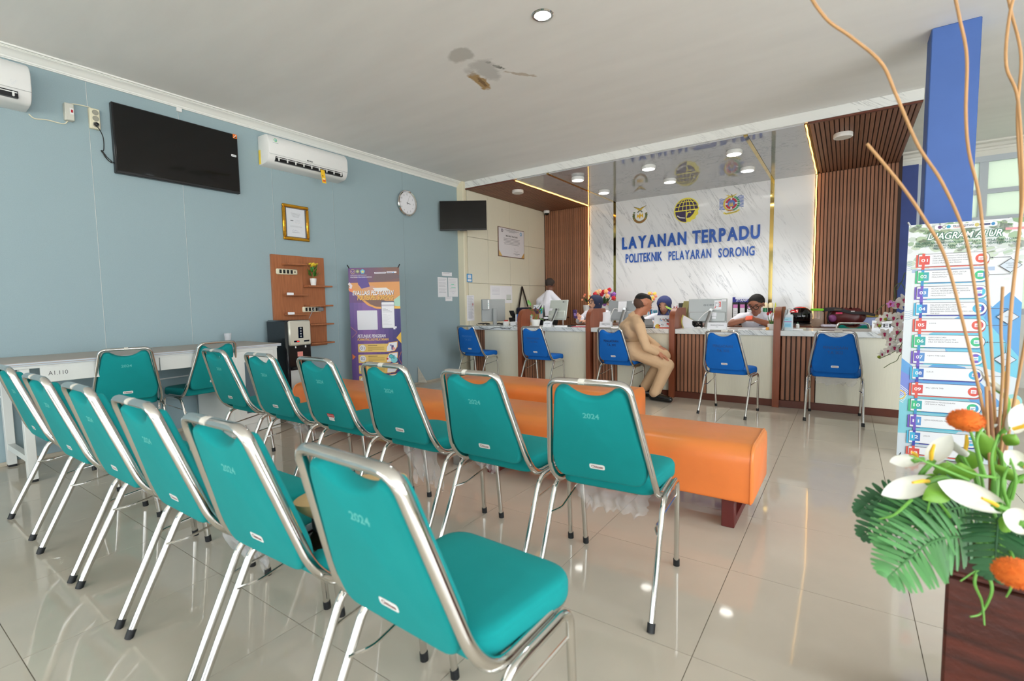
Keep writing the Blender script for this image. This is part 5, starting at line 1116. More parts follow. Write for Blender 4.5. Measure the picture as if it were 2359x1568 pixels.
for i, w in enumerate((0.10, 0.22, 0.16, 0.09)): c.rect(-w, 0.225-i*0.014, w, 0.231-i*0.014, (130, 130, 138))
c.text('MAKLUMAT PELAYANAN', 0, 0.10, 0.028, (70, 70, 78), w=0.36, align='c', bold=0.02)
for i in range(5): c.rect(-0.25+0.02*(i == 4), 0.065-i*0.024, 0.25-0.03*(i == 4), 0.072-i*0.024, (140, 140, 148))
c.line([(0.06, -0.09), (0.11, -0.10), (0.07, -0.13), (0.15, -0.15), (0.20, -0.13)], 0.003, (60, 60, 80)); c.rect(0.04, -0.185, 0.24, -0.178, (110, 110, 120)); c.rect(0.1, -0.20, 0.18, -0.195, (140, 140, 148)); c.build('print', t)
# dome camera
t = thing('dome_camera', 'white dome security camera in the recess corner', 'camera', (at(1260, 489, z=2.88).x-0.01, 8.20, SOF-0.001))
MB().lathe([(0.055, 0), (0.06, -0.012), (0.058, -0.05)], n=24).build('housing', M_plast, t); MB().ball((0, 0, -0.05), (0.045, 0.045, 0.04), 18, 10).build('dome', M_gloss, t)
# second television on a bracket near the corner
q0, q1 = at(1012, 462, d=7.12), at(1120, 460, d=7.12); cx = (q0+q1)/2; W2 = (q1-q0).length/2; b0 = at(1019, 529, d=7.12); H2 = (q0.z-b0.z)/2
rz = math.atan2((q1-q0).y, (q1-q0).x)
t = thing('television', 'smaller black television on a bracket by the cream post', 'television', (cx.x, cx.y, (q0.z+b0.z)/2-0.005), rz)
MB().box(-W2, W2, 0.0, 0.04, -H2, H2, bev=0.004).build('casing', M_black, t); MB().box(-W2+0.008, W2-0.008, -0.003, 0.0, -H2+0.018, H2-0.006, bev=0.001).build('screen', M_gloss, t)
MB().box(-0.05, 0.05, -0.004, 0.0, -H2-0.012, -H2+0.002, bev=0.003).build('sensor', M_black, t)
MB().tube([(-0.05, 0.04, 0), (-0.10, 0.10, 0), (-0.17, 0.14, 0)], 0.016).build('bracket_arm', M_steel, t)
# ------------------------------------------------------------------ lettering and emblems on the marble
M_let = mat('blue_letters', (28, 82, 170), 0.35); YM = YB-0.003
t = thing('wall_lettering', 'large blue raised letters reading LAYANAN TERPADU on the marble wall', 'lettering', (-2.21, YM, 2.05), 0, 'raised letters on the marble')
def letters(word, x0, x1, z, h, dep, bold):
    tv = []; pen = 0.0; widths = []
    for ch in word:
        if ch == ' ': pen += 0.38; continue
        vs, fs = text_tris(ch, bold, 0.0, 0.5); xs = [v[0] for v in vs]; tv.append((vs, fs, pen-min(xs))); pen += max(xs)-min(xs)+0.11
    k = (x1-x0)/(pen-0.11); kz = h/0.70
    for vs, fs, o in tv:
        s = MB(); s.add([(x0+(v[0]+o)*k, -dep*(v[2]+0.5), z+v[1]*kz) for v in vs], fs); s.build('letter', M_let, t, smooth=False)
letters('LAYANAN TERPADU', -1.10, 1.10, 0.025, 0.195, 0.02, 0.035)
t = thing('wall_lettering', 'smaller blue raised letters reading POLITEKNIK PELAYARAN SORONG on the marble wall', 'lettering', (-2.21, YM, 1.82), 0, 'raised letters on the marble')
def words(): 
    letters('POLITEKNIK', -1.035, -0.39, 0.01, 0.15, 0.015, 0.015); letters('PELAYARAN', -0.28, 0.40, 0.005, 0.145, 0.015, 0.015); letters('SORONG', 0.51, 1.03, 0.0, 0.14, 0.015, 0.015)
words()
YEL, PUR = (226, 214, 80), (52, 34, 76)
# emblem of the globe
t = thing('wall_emblem', 'round dark purple globe emblem with yellow lines in the middle', 'emblem', (-2.205, YM, 2.62), 0, 'emblems on the marble')
pts = [(0.2*math.cos(a), 0.2*math.sin(a)) for a in [2*PI*i/56 for i in range(56)]]
gear = []
for i in range(56):
    a = 2*PI*i/56; r = 0.2
    if a > 1.5*PI or a < 0.3: r = 0.2 if (i % 4) < 2 else 0.186
    gear.append((r*math.cos(a), r*math.sin(a)))
MB().prism(gear, -0.012, 0.0, axis='y').build('backing', mat('emblem_yellow', YEL, 0.4), t)
c = Canvas(-0.0122)
c.poly([(0.183*math.cos(a), 0.183*math.sin(a)) for a in [PI*i/30 for i in range(31)]], PUR)
c.poly([(0.178*math.cos(a), 0.178*math.sin(a)-0.012) for a in [PI+PI*0.5*i/20 for i in range(21)]]+[(0.0, -0.012)], PUR)
c.poly([(0.0, -0.012), (0.0, -0.13), (0.06, -0.12), (0.11, -0.07), (0.14, -0.012)], PUR)
for rx in (0.06, 0.125):
    c.line([(rx*math.cos(a), 0.185*math.sin(a)) for a in [PI*i/24 for i in range(25)]], 0.011, YEL)
for zz in (0.062, 0.125): c.line([(-math.sqrt(0.18**2-zz**2), zz), (0, zz+0.012), (math.sqrt(0.18**2-zz**2), zz)], 0.011, YEL)
c.line([(0, 0.185), (0, 0)], 0.009, YEL); c.rect(-0.183, -0.012, 0.183, 0.006, YEL)
c.line([(-0.15, -0.075), (-0.10, -0.11), (-0.02, -0.125)], 0.016, (230, 228, 214)); c.line([(-0.13, -0.12), (-0.06, -0.158), (0.0, -0.165)], 0.014, PUR)
c.line([(0.0, -0.10), (0.02, -0.045), (0.06, -0.035), (0.075, -0.05)], 0.02, YEL); c.line([(0.0, 0.0), (0.0, -0.15)], 0.014, YEL)
c.build('print', t)
# emblem with the garland and bird
t = thing('wall_emblem', 'green and gold garland emblem with a bird above, beside the led edge', 'emblem', (-2.988, YM, 2.635), 0, 'emblems on the marble')
MB().prism([(0.135*math.cos(a), 0.135*math.sin(a)-0.012) for a in [2*PI*i/40 for i in range(40)]], -0.008, 0, axis='y').build('backing', M_plast, t)
c = Canvas(-0.0082); c.ring(0, -0.012, 0.09, 0.132, (92, 106, 62), math.radians(160), math.radians(380), 40)
for i in range(16):
    a = math.radians(150+i*15); x, z = 0.118*math.cos(a), 0.118*math.sin(a)-0.012; c.disc(x, z, 0.02, ((70, 96, 56), (120, 110, 60))[i % 2], 8, 0.013)
c.ring(0, -0.012, 0.098, 0.128, (166, 132, 50), math.radians(205), math.radians(335), 24); c.ring(0, -0.012, 0.106, 0.12, (120, 60, 40), math.radians(215), math.radians(325), 24)
c.poly([(-0.12, 0.15), (-0.02, 0.115), (0.0, 0.10), (0.02, 0.115), (0.12, 0.15), (0.05, 0.105), (0.02, 0.075), (-0.02, 0.075), (-0.06, 0.11)], (196, 164, 40)); c.line([(-0.11, 0.145), (0.0, 0.11), (0.11, 0.145)], 0.008, (90, 84, 30))
c.poly([(-0.06, -0.06), (-0.045, 0.02), (-0.02, -0.01), (0.0, 0.04), (0.02, -0.01), (0.05, 0.03), (0.06, -0.06), (0.02, -0.02), (0.0, -0.07), (-0.03, -0.03)], (222, 176, 30)); c.ring(0, 0.03, 0.03, 0.05, (110, 112, 96), 0.2, PI-0.2, 14); c.build('print', t)
# emblem with the life ring
t = thing('wall_emblem', 'emblem with a red life ring, ship and blue waves', 'emblem', (-1.523, YM, 2.63), 0, 'emblems on the marble')
c = Canvas(-0.002, 0.0004)
for k in range(8):
    c.line([(-0.175+i*0.0117, 0.09-k*0.022+0.008*math.sin(i*0.8)+0.0006*i) for i in range(31)], 0.012, (96, 122, 186))
c.disc(0, 0.01, 0.118, (206, 206, 196)); c.ring(0, 0.01, 0.095, 0.118, (210, 180, 60), PI*0.6, PI*1.5)
for i in range(9):
    a = math.radians(-70+i*16); c.disc(0.107*math.cos(a), 0.107*math.sin(a)+0.01, 0.02, (50, 140, 90), 8, 0.012)
c.ring(0, 0.01, 0.055, 0.085, (176, 34, 56))
for k in range(4):
    a = k*PI/2; c.ring(0, 0.01, 0.054, 0.086, (232, 232, 236), a-0.16, a+0.16, 4)
c.disc(0, 0.01, 0.055, (86, 112, 180)); c.poly([(-0.035, -0.015), (0.035, -0.015), (0.026, -0.032), (-0.026, -0.032)], (220, 180, 60))
for x in (-0.018, 0.0, 0.018): c.poly([(x-0.008, -0.012), (x+0.008, -0.012), (x, 0.035)], (228, 196, 80))
c.poly([(-0.09, 0.155), (0.0, 0.125), (0.09, 0.155), (0.03, 0.115), (0.0, 0.095), (-0.03, 0.115)], (206, 186, 60)); c.line([(0, 0.15), (0.02, 0.10)], 0.012, (120, 108, 40))
c.line([(-0.11, -0.12), (-0.07, -0.142), (0.0, -0.135), (0.07, -0.125), (0.12, -0.098)], 0.024, (222, 206, 90)); c.line([(-0.09, -0.134), (0.0, -0.135), (0.09, -0.115)], 0.006, (120, 100, 40)); c.rect(-0.05, -0.10, 0.03, -0.085, (170, 90, 60)); c.build('print', t)
# papery corner flag sticking out low on the blue wall
p = at(970, 884, x=XL+0.05)
t = thing('torn_wall_strip', 'torn white edge of wall covering standing out above the floor', 'wall strip', (XL+0.01, p.y, 0.03)); MB().grid(lambda u, v: (0.005+0.13*u*(1-v), -0.02+0.05*u*(1-v), 0.235*v), 6, 6).build('strip', mat('old_wall_backing', (206, 202, 190), 0.8, noise=(30, 0.12)), t, ang=180)
# ------------------------------------------------------------------ people: capsules fused into one surface, then cut into cloth and skin by the nearest limb
def capsule(mb, a, b, ra, rb, n=14):
    a, b = Vector(a), Vector(b); d = b-a; L = d.length
    if L < 1e-6: mb.ball(a, ra, n, n//2+2); return
    z = d/L; x = z.orthogonal().normalized(); y = z.cross(x); prof = []
    for k in range(7): t = -PI/2+PI/2*k/6; prof.append((ra*math.cos(t), ra*math.sin(t)))
    for k in range(7): t = PI/2*k/6; prof.append((rb*math.cos(t), L+rb*math.sin(t)))
    vs = []; fs = []
    for r, h in prof:
        for i in range(n):
            q = 2*PI*i/n; vs.append(a+z*h+x*(r*math.cos(q))+y*(r*math.sin(q)))
    k = len(prof)
    for j in range(k-1):
        for i in range(n): fs.append((j*n+i, j*n+(i+1) % n, (j+1)*n+(i+1) % n, (j+1)*n+i))
    fs.append(tuple(range(n))[::-1]); fs.append(tuple((k-1)*n+i for i in range(n))); mb.add(vs, fs)
def fuse(name, caps, mats, parent, origin, vox=0.011, smooth=6, keep=None):
    """caps: (a, b, ra, rb, material index[, flatten])"""
    mb = MB()
    for c in caps: capsule(mb, c[0], c[1], c[2], c[3])
    me = bpy.data.meshes.new(name); me.from_pydata([tuple(Vector(v)-origin) for v in mb.v], [], mb.f)
    o = bpy.data.objects.new(name, me); COL.objects.link(o)
    m = o.modifiers.new('r', 'REMESH'); m.mode = 'VOXEL'; m.voxel_size = vox
    s = o.modifiers.new('s', 'SMOOTH'); s.iterations = smooth; s.factor = 0.5
    dg = bpy.context.evaluated_depsgraph_get(); me2 = bpy.data.meshes.new_from_object(o.evaluated_get(dg)); o.modifiers.clear(); o.data = me2; bpy.data.meshes.remove(me); me2.name = name
    for mm in mats: me2.materials.append(mm)
    n = len(me2.polygons); C = np.empty(n*3); me2.polygons.foreach_get('center', C); C = C.reshape(-1, 3)+np.array(origin)
    best = np.full(n, 1e9); idx = np.zeros(n, int)
    for c in caps:
        a, b = np.array(c[0]), np.array(c[1]); d = b-a; L2 = max(d@d, 1e-9); t = np.clip(((C-a)@d)/L2, 0, 1)
        dist = np.linalg.norm(C-a-t[:, None]*d, axis=1)-(c[2]+(c[3]-c[2])*t); k = dist < best; best[k] = dist[k]; idx[k] = c[4]
    me2.polygons.foreach_set('material_index', idx.astype(np.int32)); me2.shade_smooth()
    if keep is not None:
        bm = bmesh.new(); bm.from_mesh(me2); bmesh.ops.delete(bm, geom=[v for v in bm.verts if not keep(v.co+origin)], context='VERTS'); bm.to_mesh(me2); bm.free()
    if parent is not None: o.parent = parent
    return o
def skin(name, c): return mat(name, c, 0.5, sub=0.0)
def head_caps(C, f, u, r, k, mi):
    P = lambda a, b, c_: C+f*a*k+r*b*k+u*c_*k
    return [(P(-0.022, 0, 0.030), P(0.012, 0, 0.030), 0.084*k, 0.080*k, mi), (P(0.030, 0, -0.02), P(0.034, 0, 0.03), 0.060*k, 0.068*k, mi), (P(0.030, 0, -0.045), P(0.052, 0, -0.088), 0.056*k, 0.032*k, mi),
            (P(0.098, 0, 0.018), P(0.112, 0, -0.022), 0.009*k, 0.015*k, mi), (P(0.088, 0.028, -0.015), P(0.088, -0.028, -0.015), 0.018*k, 0.018*k, mi), (P(0.093, 0.018, -0.056), P(0.093, -0.018, -0.056), 0.010*k, 0.010*k, mi), (P(-0.005, 0.084, 0.012), P(-0.012, 0.086, -0.018), 0.014*k, 0.011*k, mi), (P(-0.005, -0.084, 0.012), P(-0.012, -0.086, -0.018), 0.014*k, 0.011*k, mi)]
def face_parts(t, org, C, f, u, r, k, down=False, glasses=None, brow=(30, 22, 18), lip=(150, 84, 74)):
    P = lambda a, b, c_: C+f*a*k+r*b*k+u*c_*k-org
    for s in (-1, 1):
        if down:
            MB().tube([P(0.086, s*0.022, 0.010), P(0.092, s*0.033, 0.006), P(0.084, s*0.046, 0.010)], 0.0032*k, n=6).build('eyelashes', mat('lash', (24, 18, 16), 0.6), t)
        else:
            e = MB().ball(P(0.0865, s*0.033, 0.012), 0.0105*k, 10, 8).build('eye', mat('eye_white', (226, 222, 216), 0.2), t); MB().ball(P(0.0945, s*0.033, 0.012), 0.0055*k, 8, 6).build('iris', mat('iris', (28, 18, 14), 0.2), e)
        MB().tube([P(0.090, s*0.018, 0.036), P(0.092, s*0.033, 0.041), P(0.080, s*0.052, 0.034)], 0.0042*k, n=6).build('eyebrow', mat('brow_%d' % brow[0], brow, 0.8), t)
    MB().tube([P(0.094, -0.024, -0.056), P(0.103, -0.010, -0.0535), P(0.104, 0, -0.055), P(0.103, 0.010, -0.0535), P(0.094, 0.024, -0.056)], (0.0055*k, 0.0045*k), n=8).build('mouth', mat('lip_%d' % lip[0], lip, 0.45), t)
    if glasses:
        g = MB()
        for s in (-1, 1):
            ring = [P(0.112, s*0.035+0.029*math.cos(a), 0.010+0.024*math.sin(a)) for a in [2*PI*i/16 for i in range(16)]]; g.tube(ring, 0.0042*k, n=5, closed=True); g.tube([P(0.110, s*0.060, 0.016), P(0.02, s*0.092, 0.016)], 0.0022*k, n=5)
        g.tube([P(0.113, -0.008, 0.014), P(0.113, 0.008, 0.014)], 0.0022*k, n=5); g.build('eyeglasses', mat('glasses_%d' % glasses[0], glasses, 0.3), t)
def frame(fx, fy, fz):
    f = Vector((fx, fy, fz)).normalized(); r = f.cross(Vector((0, 0, 1))).normalized(); u = r.cross(f); return f, u, r
def hand_caps(wr, d, palm_n, k, mi, curl=0.6, side=1):
    """palm plus five fingers: d = direction of the hand, palm_n = out of the palm"""
    d = Vector(d).normalized(); n = Vector(palm_n); n = (n-d*n.dot(d)).normalized(); s = d.cross(n)*side; W_ = Vector(wr); out = []
    out.append((W_, W_+d*0.035*k, 0.024*k, 0.026*k, mi))
    for i in range(4):
        o = (i-1.5)*0.019*k; L = (0.070, 0.080, 0.076, 0.060)[i]*k; b = W_+d*0.075*k+s*o; a1 = curl*0.5; a2 = curl
        out.append((W_+d*0.03*k+s*o*0.8, b, 0.0125*k, 0.0105*k, mi))
        m = b+(d*math.cos(a1)+n*math.sin(a1))*L*0.5; e = m+(d*math.cos(a2+a1)+n*math.sin(a2+a1))*L*0.5; out += [(b, m, 0.0098*k, 0.009*k, mi), (m, e, 0.0088*k, 0.0075*k, mi)]
    th = W_+d*0.02*k-s*0.028*k; t2 = th+(d*0.7-s*0.6+n*0.35).normalized()*0.035*k; out += [(th, t2, 0.013*k, 0.0105*k, mi), (t2, t2+(d*0.85-s*0.1+n*0.4).normalized()*0.03*k, 0.0105*k, 0.0085*k, mi)]
    return out
# ---- man in khaki on the third blue chair
M_khaki = mat('khaki_uniform', (206, 172, 136), 0.85, bump=(16, 0.55, 0.012)); M_sk1 = skin('skin_tan', (176, 116, 88)); M_hair = mat('black_hair', (16, 13, 13), 0.75, bump=(300, 0.5, 0.002)); M_shoe = mat('black_shoe', (10, 10, 11), 0.15, coat=0.4)
org = Vector((-2.0, 5.36, 0)); t = thing('person', 'man in khaki uniform sitting sideways on a blue chair, seen from behind', 'person', org, 0, 'people at the counter')
hp = Vector((-2.03, 5.475, 0.570)); ch = Vector((-2.04, 5.475, 0.80)); nk = at(1462, 722, y=5.43); hc = at(1481, 700, y=5.45)
sR, eR, wR = at(1473, 752, y=5.30), at(1489, 800, y=5.27), at(1515, 813, y=5.38); sL = at(1440, 752, y=5.50); eL = Vector((-1.98, 5.70, 0.70)); wL = Vector((-1.80, 5.62, 0.60))
kR, aR = at(1537, 841, y=5.46), at(1512, 896, y=5.43); kL = Vector((-1.72, 5.58, 0.50)); aL = Vector((-1.95, 5.60, 0.12))
hR = hp+Vector((0.02, -0.085, -0.005)); hL = hp+Vector((0.03, 0.09, 0.0))
caps = [(hp+Vector((0, -0.05, 0)), hp+Vector((0, 0.06, 0)), 0.135, 0.13, 0), (hp+Vector((0, 0, 0.05)), ch, 0.125, 0.135, 0), (ch+Vector((0, -0.05, 0)), ch+Vector((-0.02, 0.06, 0)), 0.125, 0.125, 0), (ch, nk-Vector((0, 0, 0.06)), 0.13, 0.075, 0), (sR, sL, 0.068, 0.068, 0), (nk-Vector((0, 0, 0.035)), sL, 0.056, 0.066, 0), (nk-Vector((0, 0, 0.035)), sR, 0.056, 0.066, 0), (ch+Vector((0, 0, 0.03)), sL, 0.11, 0.07, 0), (sR, eR, 0.062, 0.05, 0), (eR, wR-(wR-eR).normalized()*0.03, 0.05, 0.038, 0), (sL, eL, 0.062, 0.05, 0), (eL, wL, 0.048, 0.038, 0),
        (hR, kR, 0.098, 0.078, 0), (kR, aR, 0.076, 0.062, 0), (aR, aR+(aR-kR).normalized()*0.04, 0.064, 0.066, 0), (hL, kL, 0.098, 0.075, 0), (kL, aL, 0.074, 0.062, 0), (nk-Vector((0, 0, 0.06)), hc-Vector((0.005, 0.01, 0.05)), 0.055, 0.056, 1), (nk-Vector((0.0, 0.0, 0.045)), nk-Vector((0.0, 0.0, 0.03)), 0.066, 0.062, 0)]
f, u, r = frame(0.62, 0.75, -0.28); caps += head_caps(hc, f, u, r, 1.0, 1)
caps += hand_caps(wR, (0.75, 0.4, -0.42), (0, 0.2, -1), 1.0, 1, 0.35, 1) + hand_caps(wL, (0.8, -0.3, -0.2), (0, 0, -1), 1.0, 1, 0.5, -1)
caps += [(hc-f*0.040+u*0.010, hc-f*0.028+u*0.02, 0.076, 0.077, 2)]
fuse('body', caps, [M_khaki, M_sk1, mat('shaved_hair', (84, 58, 46), 0.8)], t, org, 0.009, 5)
MB().tube([hp.lerp(ch, 0.52)-org+Vector((0.137*math.cos(a), 0.142*math.sin(a), 0.0)) for a in [2*PI*i/28 for i in range(28)]], (0.004, 0.012), n=8, closed=True, wide=(1, 0, 0)).build('belt', mat('khaki_belt', (176, 142, 104), 0.7), t)
MB().tube([nk-org-Vector((0, 0, 0.020))+Vector((0.067*math.cos(a), 0.066*math.sin(a), 0.010*math.sin(a))) for a in [2*PI*i/24 for i in range(24)]], (0.006, 0.018), n=8, closed=True, wide=(1, 0, 0)).build('collar', M_khaki, t)
fuse('hair', [(hc-f*0.030+u*0.044, hc+f*0.018+u*0.052, 0.080, 0.072, 0)], [M_hair], t, org, 0.009, 4, keep=lambda v: (v-hc).dot(u) > -0.02+0.25*max((v-hc).dot(f), 0)*2)
face_parts(t, org, hc, f, u, r, 1.0, True)
for a, kk, dr in ((aR, kR, Vector((0.93, -0.25, 0))), (aL, kL, Vector((0.9, 0.3, 0)))):
    base = Vector((a.x, a.y, 0.0)); dr = dr.normalized()
    fuse('shoe', [(base-dr*0.05+Vector((0, 0, 0.045)), base+dr*0.07+Vector((0, 0, 0.042)), 0.046, 0.044, 0), (base+dr*0.07+Vector((0, 0, 0.042)), base+dr*0.17+Vector((0, 0, 0.036)), 0.043, 0.035, 0), (base-dr*0.03+Vector((0, 0, 0.05)), base-dr*0.03+Vector((0, 0, 0.11)), 0.046, 0.045, 0)], [M_shoe], t, org, 0.009, 3)
MB().tube([at(1477, 728, y=5.40)-org+Vector((0.01, 0, 0.0)), at(1484, 738, y=5.40)-org], (0.014, 0.004), n=8).build('necktie', mat('black_cloth', (16, 16, 18), 0.7), t)
# ---- others
M_shirt = mat('white_shirt', (226, 226, 236), 0.8, bump=(22, 0.25, 0.004)); M_navy = mat('navy_cloth_scarf', (28, 34, 62), 0.8, bump=(16, 0.25, 0.004)); M_bluehijab = mat('blue_cloth_scarf', (48, 56, 104), 0.8, bump=(16, 0.25, 0.004)); M_trous = mat('black_trousers', (22, 22, 26), 0.8)
M_sk2, M_sk3, M_sk4 = skin('skin_light', (198, 148, 122)), skin('skin_mid', (186, 134, 108)), skin('skin_brown', (146, 94, 72))
def seated(label, hc, facing, sk, hands, elbows, shirt=M_shirt, drop=0.33, headk=0.95, shw=0.17, top=None, dz=0.145):
    """a clerk on her side of the counter: torso upright, thighs level, feet on the floor; local world coordinates"""
    org = Vector((hc.x, hc.y+0.1, 0)); t = thing('person', label, 'person', org, 0, 'people at the counter')
    bx, by = hc.x, hc.y+0.06; hp = Vector((bx, by+0.08, 0.50)); sz = hc.z-dz; ch = Vector((bx, by+0.03, sz-0.10)); nk = Vector((bx, by-0.02, sz+0.015))
    S = [Vector((bx-shw, by+0.02, sz-0.03)), Vector((bx+shw, by+0.02, sz-0.03))]
    caps = [(hp+Vector((-0.07, 0, 0)), hp+Vector((0.07, 0, 0)), 0.13, 0.13, 2), (hp, ch, 0.13, 0.135, 0), (ch+Vector((-0.05, 0, 0)), ch+Vector((0.05, 0, 0)), 0.125, 0.125, 0), (S[0], S[1], 0.066, 0.066, 0), (ch, nk, 0.12, 0.06, 0), (S[0], nk, 0.06, 0.05, 0), (S[1], nk, 0.06, 0.05, 0), (nk, hc-Vector((0, 0, 0.05)), 0.052, 0.052, 1)]
    for s, e, w in zip(S, elbows, hands):
        mid = s.lerp(e, 0.72); caps += [(s, mid, 0.06, 0.055, 0), (mid, e, 0.044, 0.042, 1), (e, w, 0.042, 0.03, 1)] if shirt is M_shirt and sk is M_sk4 else [(s, e, 0.06, 0.05, 0), (e, w, 0.046, 0.036, 0)]
    for sx in (-1, 1):
        h = hp+Vector((sx*0.085, 0, -0.01)); k = Vector((bx+sx*0.1, by-0.33, 0.50)); a = Vector((bx+sx*0.1, by-0.28, 0.09)); caps += [(h, k, 0.09, 0.07, 2), (k, a, 0.07, 0.05, 2), (a-Vector((0, -0.03, 0.045)), a-Vector((0, 0.13, 0.055)), 0.045, 0.035, 3)]
    f, u, r = frame(*facing); caps += head_caps(hc, f, u, r, headk, 1)
    return t, org, caps, (f, u, r, headk, S, nk)
def hijab(t, org, hc, fr, nk, m, wide=1.0):
    f, u, r, k = fr[:4]
    caps = [(hc-f*0.030*k+u*0.030*k, hc+f*0.005*k+u*0.034*k, 0.106*k, 0.102*k, 0), (hc-f*0.02*k-u*0.04*k, hc-f*0.005-u*0.10*k, 0.096*k, 0.090*k, 0), (hc-u*0.10*k, Vector((nk.x, nk.y-0.02, nk.z-0.06)), 0.09*k, 0.115, 0), (Vector((nk.x, nk.y-0.05, nk.z-0.05)), Vector((nk.x+0.02, nk.y-0.085, nk.z-0.20)), 0.085, 0.05, 0)]
    def keep(v):
        d = v-hc; a, b, c_ = d.dot(f)/k, d.dot(r)/k, d.dot(u)/k
        return not (a > 0.012 and (b/0.064)**2+((c_+0.008)/0.086)**2 < 1)
    return fuse('headscarf', caps, [m], t, org, 0.010, 4, keep)
# woman with face mask and glasses, looking away to the blue wall
hc = at(1371, 698, y=6.72); W1 = at(1338, 738, y=6.42); W2_ = at(1345, 736, y=6.45)
t, org, caps, fr = seated('woman in a navy headscarf and dark glasses, face mask pulled down, holding a phone', hc, (-0.45, -0.86, 0.06), M_sk2, [Vector((W1.x, 6.46, 0.90)), Vector((hc.x+0.02, 6.42, 0.86))], [Vector((hc.x-0.20, 6.58, 0.86)), Vector((hc.x+0.20, 6.55, 0.86))])
caps += hand_caps(Vector((W1.x, 6.46, 0.90)), (-0.5, -0.5, 0.5), (0.3, -0.6, 0.3), 0.95, 1, 0.9, 1)+hand_caps(Vector((hc.x+0.02, 6.42, 0.86)), (-1, -0.1, 0.1), (0, 0, -1), 0.95, 1, 0.4, -1)
fuse('body', caps, [M_shirt, M_sk2, M_trous, M_shoe], t, org, 0.0105, 5); hijab(t, org, hc, fr, fr[5], M_navy)
f, u, r, k = fr[:4]; face_parts(t, org, hc, f, u, r, k, False, (46, 34, 26))
P = lambda a, b, c_: hc+f*a*k+r*b*k+u*c_*k-org
m_ = MB().grid(lambda u_, v: tuple(P(0.072+0.03*math.sin(PI*u_)-0.02*v, -0.058+0.116*u_, -0.085-0.035*v)), 12, 4); m_.build('face_mask', mat('pink_mask', (226, 190, 206), 0.8), t, ang=180)
MB().tube([P(0.06, 0.062, -0.088), P(0.03, 0.098, -0.03), P(0.01, 0.106, 0.03)], 0.003, n=5).build('mask_strap', M_plast, t)
MB().box(-0.03, 0.05, -0.004, 0.004, -0.11, 0.02, bev=0.002).build('lanyard_card', mat('lilac_card', (150, 130, 200), 0.5), t).location = (0.05, -0.34, 0.90)
ph = at(1327, 731, y=6.42)
t = thing('phone', 'smartphone with a purple case held by the woman with the face mask', 'phone', (ph.x-0.01, 6.385, 0.905), math.radians(-20)); s = MB().box(-0.038, 0.038, -0.005, 0.005, 0, 0.15, bev=0.003); s.v = [(q[0]-0.35*q[2]+0.03, q[1]+0.2*q[2], q[2]*0.85) for q in s.v]; s.build('case', mat('purple_case', (74, 48, 110), 0.3), t); s = MB().box(-0.02, 0.02, -0.0058, -0.005, 0.04, 0.09); s.v = [(q[0]-0.35*q[2]+0.03, q[1]+0.2*q[2], q[2]*0.85) for q in s.v]; s.build('case_print', mat('lilac_print', (170, 140, 210), 0.4), t)
# woman in the blue headscarf looking down
hc = at(1530, 703, y=6.68); wA, wB = at(1506, 748, y=6.30), at(1522, 748, y=6.30)
t, org, caps, fr = seated('woman in a blue headscarf looking down at the counter', hc, (0.08, -0.93, -0.36), M_sk3, [Vector((wA.x, 6.27, 0.855)), Vector((hc.x+0.12, 6.30, 0.855))], [Vector((hc.x-0.24, 6.50, 0.855)), Vector((hc.x+0.24, 6.50, 0.855))])
caps += hand_caps(Vector((wA.x, 6.27, 0.855)), (0.6, -0.7, -0.1), (0, 0, -1), 0.95, 1, 0.4, 1)+hand_caps(Vector((hc.x+0.12, 6.30, 0.855)), (-0.6, -0.7, -0.1), (0, 0, -1), 0.95, 1, 0.4, -1)
fuse('body', caps, [M_shirt, M_sk3, M_trous, M_shoe], t, org, 0.0105, 5); hijab(t, org, hc, fr, fr[5], M_bluehijab); face_parts(t, org, hc, *fr[:3], fr[3], True)
# woman with glasses and an orange phone
hc = at(1742, 702, y=6.60); wA, wB = at(1721, 742, y=6.36), at(1736, 742, y=6.36)
t, org, caps, fr = seated('woman with black hair and glasses in a white shirt, looking at an orange phone', hc, (-0.18, -0.92, -0.36), M_sk4, [Vector((wA.x-0.03, 6.33, 0.895)), Vector((wB.x+0.03, 6.33, 0.895))], [at(1685, 745, y=6.34), at(1775, 748, y=6.42)], headk=1.02, shw=0.185, dz=0.135)
caps += hand_caps(Vector((wA.x-0.03, 6.33, 0.895)), (0.75, -0.35, 0.45), (0.5, 0.2, -0.6), 0.95, 1, 0.9, 1)+hand_caps(Vector((wB.x+0.03, 6.33, 0.895)), (-0.75, -0.35, 0.4), (-0.5, 0.2, -0.6), 0.95, 1, 0.9, -1)
fuse('body', caps, [M_shirt, M_sk4, M_trous, M_shoe], t, org, 0.0105, 5)
f, u, r, k = fr[:4]; face_parts(t, org, hc, f, u, r, k, True, (26, 22, 22), lip=(120, 62, 56))
fuse('hair', [(hc-f*0.036+u*0.036, hc+f*0.002+u*0.046, 0.092, 0.085, 0), (hc-f*0.09-u*0.01, hc-f*0.10-u*0.03, 0.05, 0.05, 0)], [M_hair], t, org, 0.009, 4)
c = Canvas(0, 0.0005); sB = fr[5]; c.rect(0.05, 0.0, 0.12, 0.012, (60, 60, 90)); c.build('name_tag', t, lambda x, y, z: (x, sB.y-0.155+y-org.y, sB.z-0.13+z))
for s in (-1, 1):
    MB().add([tuple(fr[5]-org+Vector(q)) for q in ((s*0.015, -0.115, -0.10), (s*0.06, -0.04, 0.035), (s*0.09, -0.075, -0.015), (s*0.07, -0.115, -0.07))], [(0, 1, 2, 3)]).build('collar', M_shirt, t, ang=180)
ph = at(1727, 738, y=6.28)
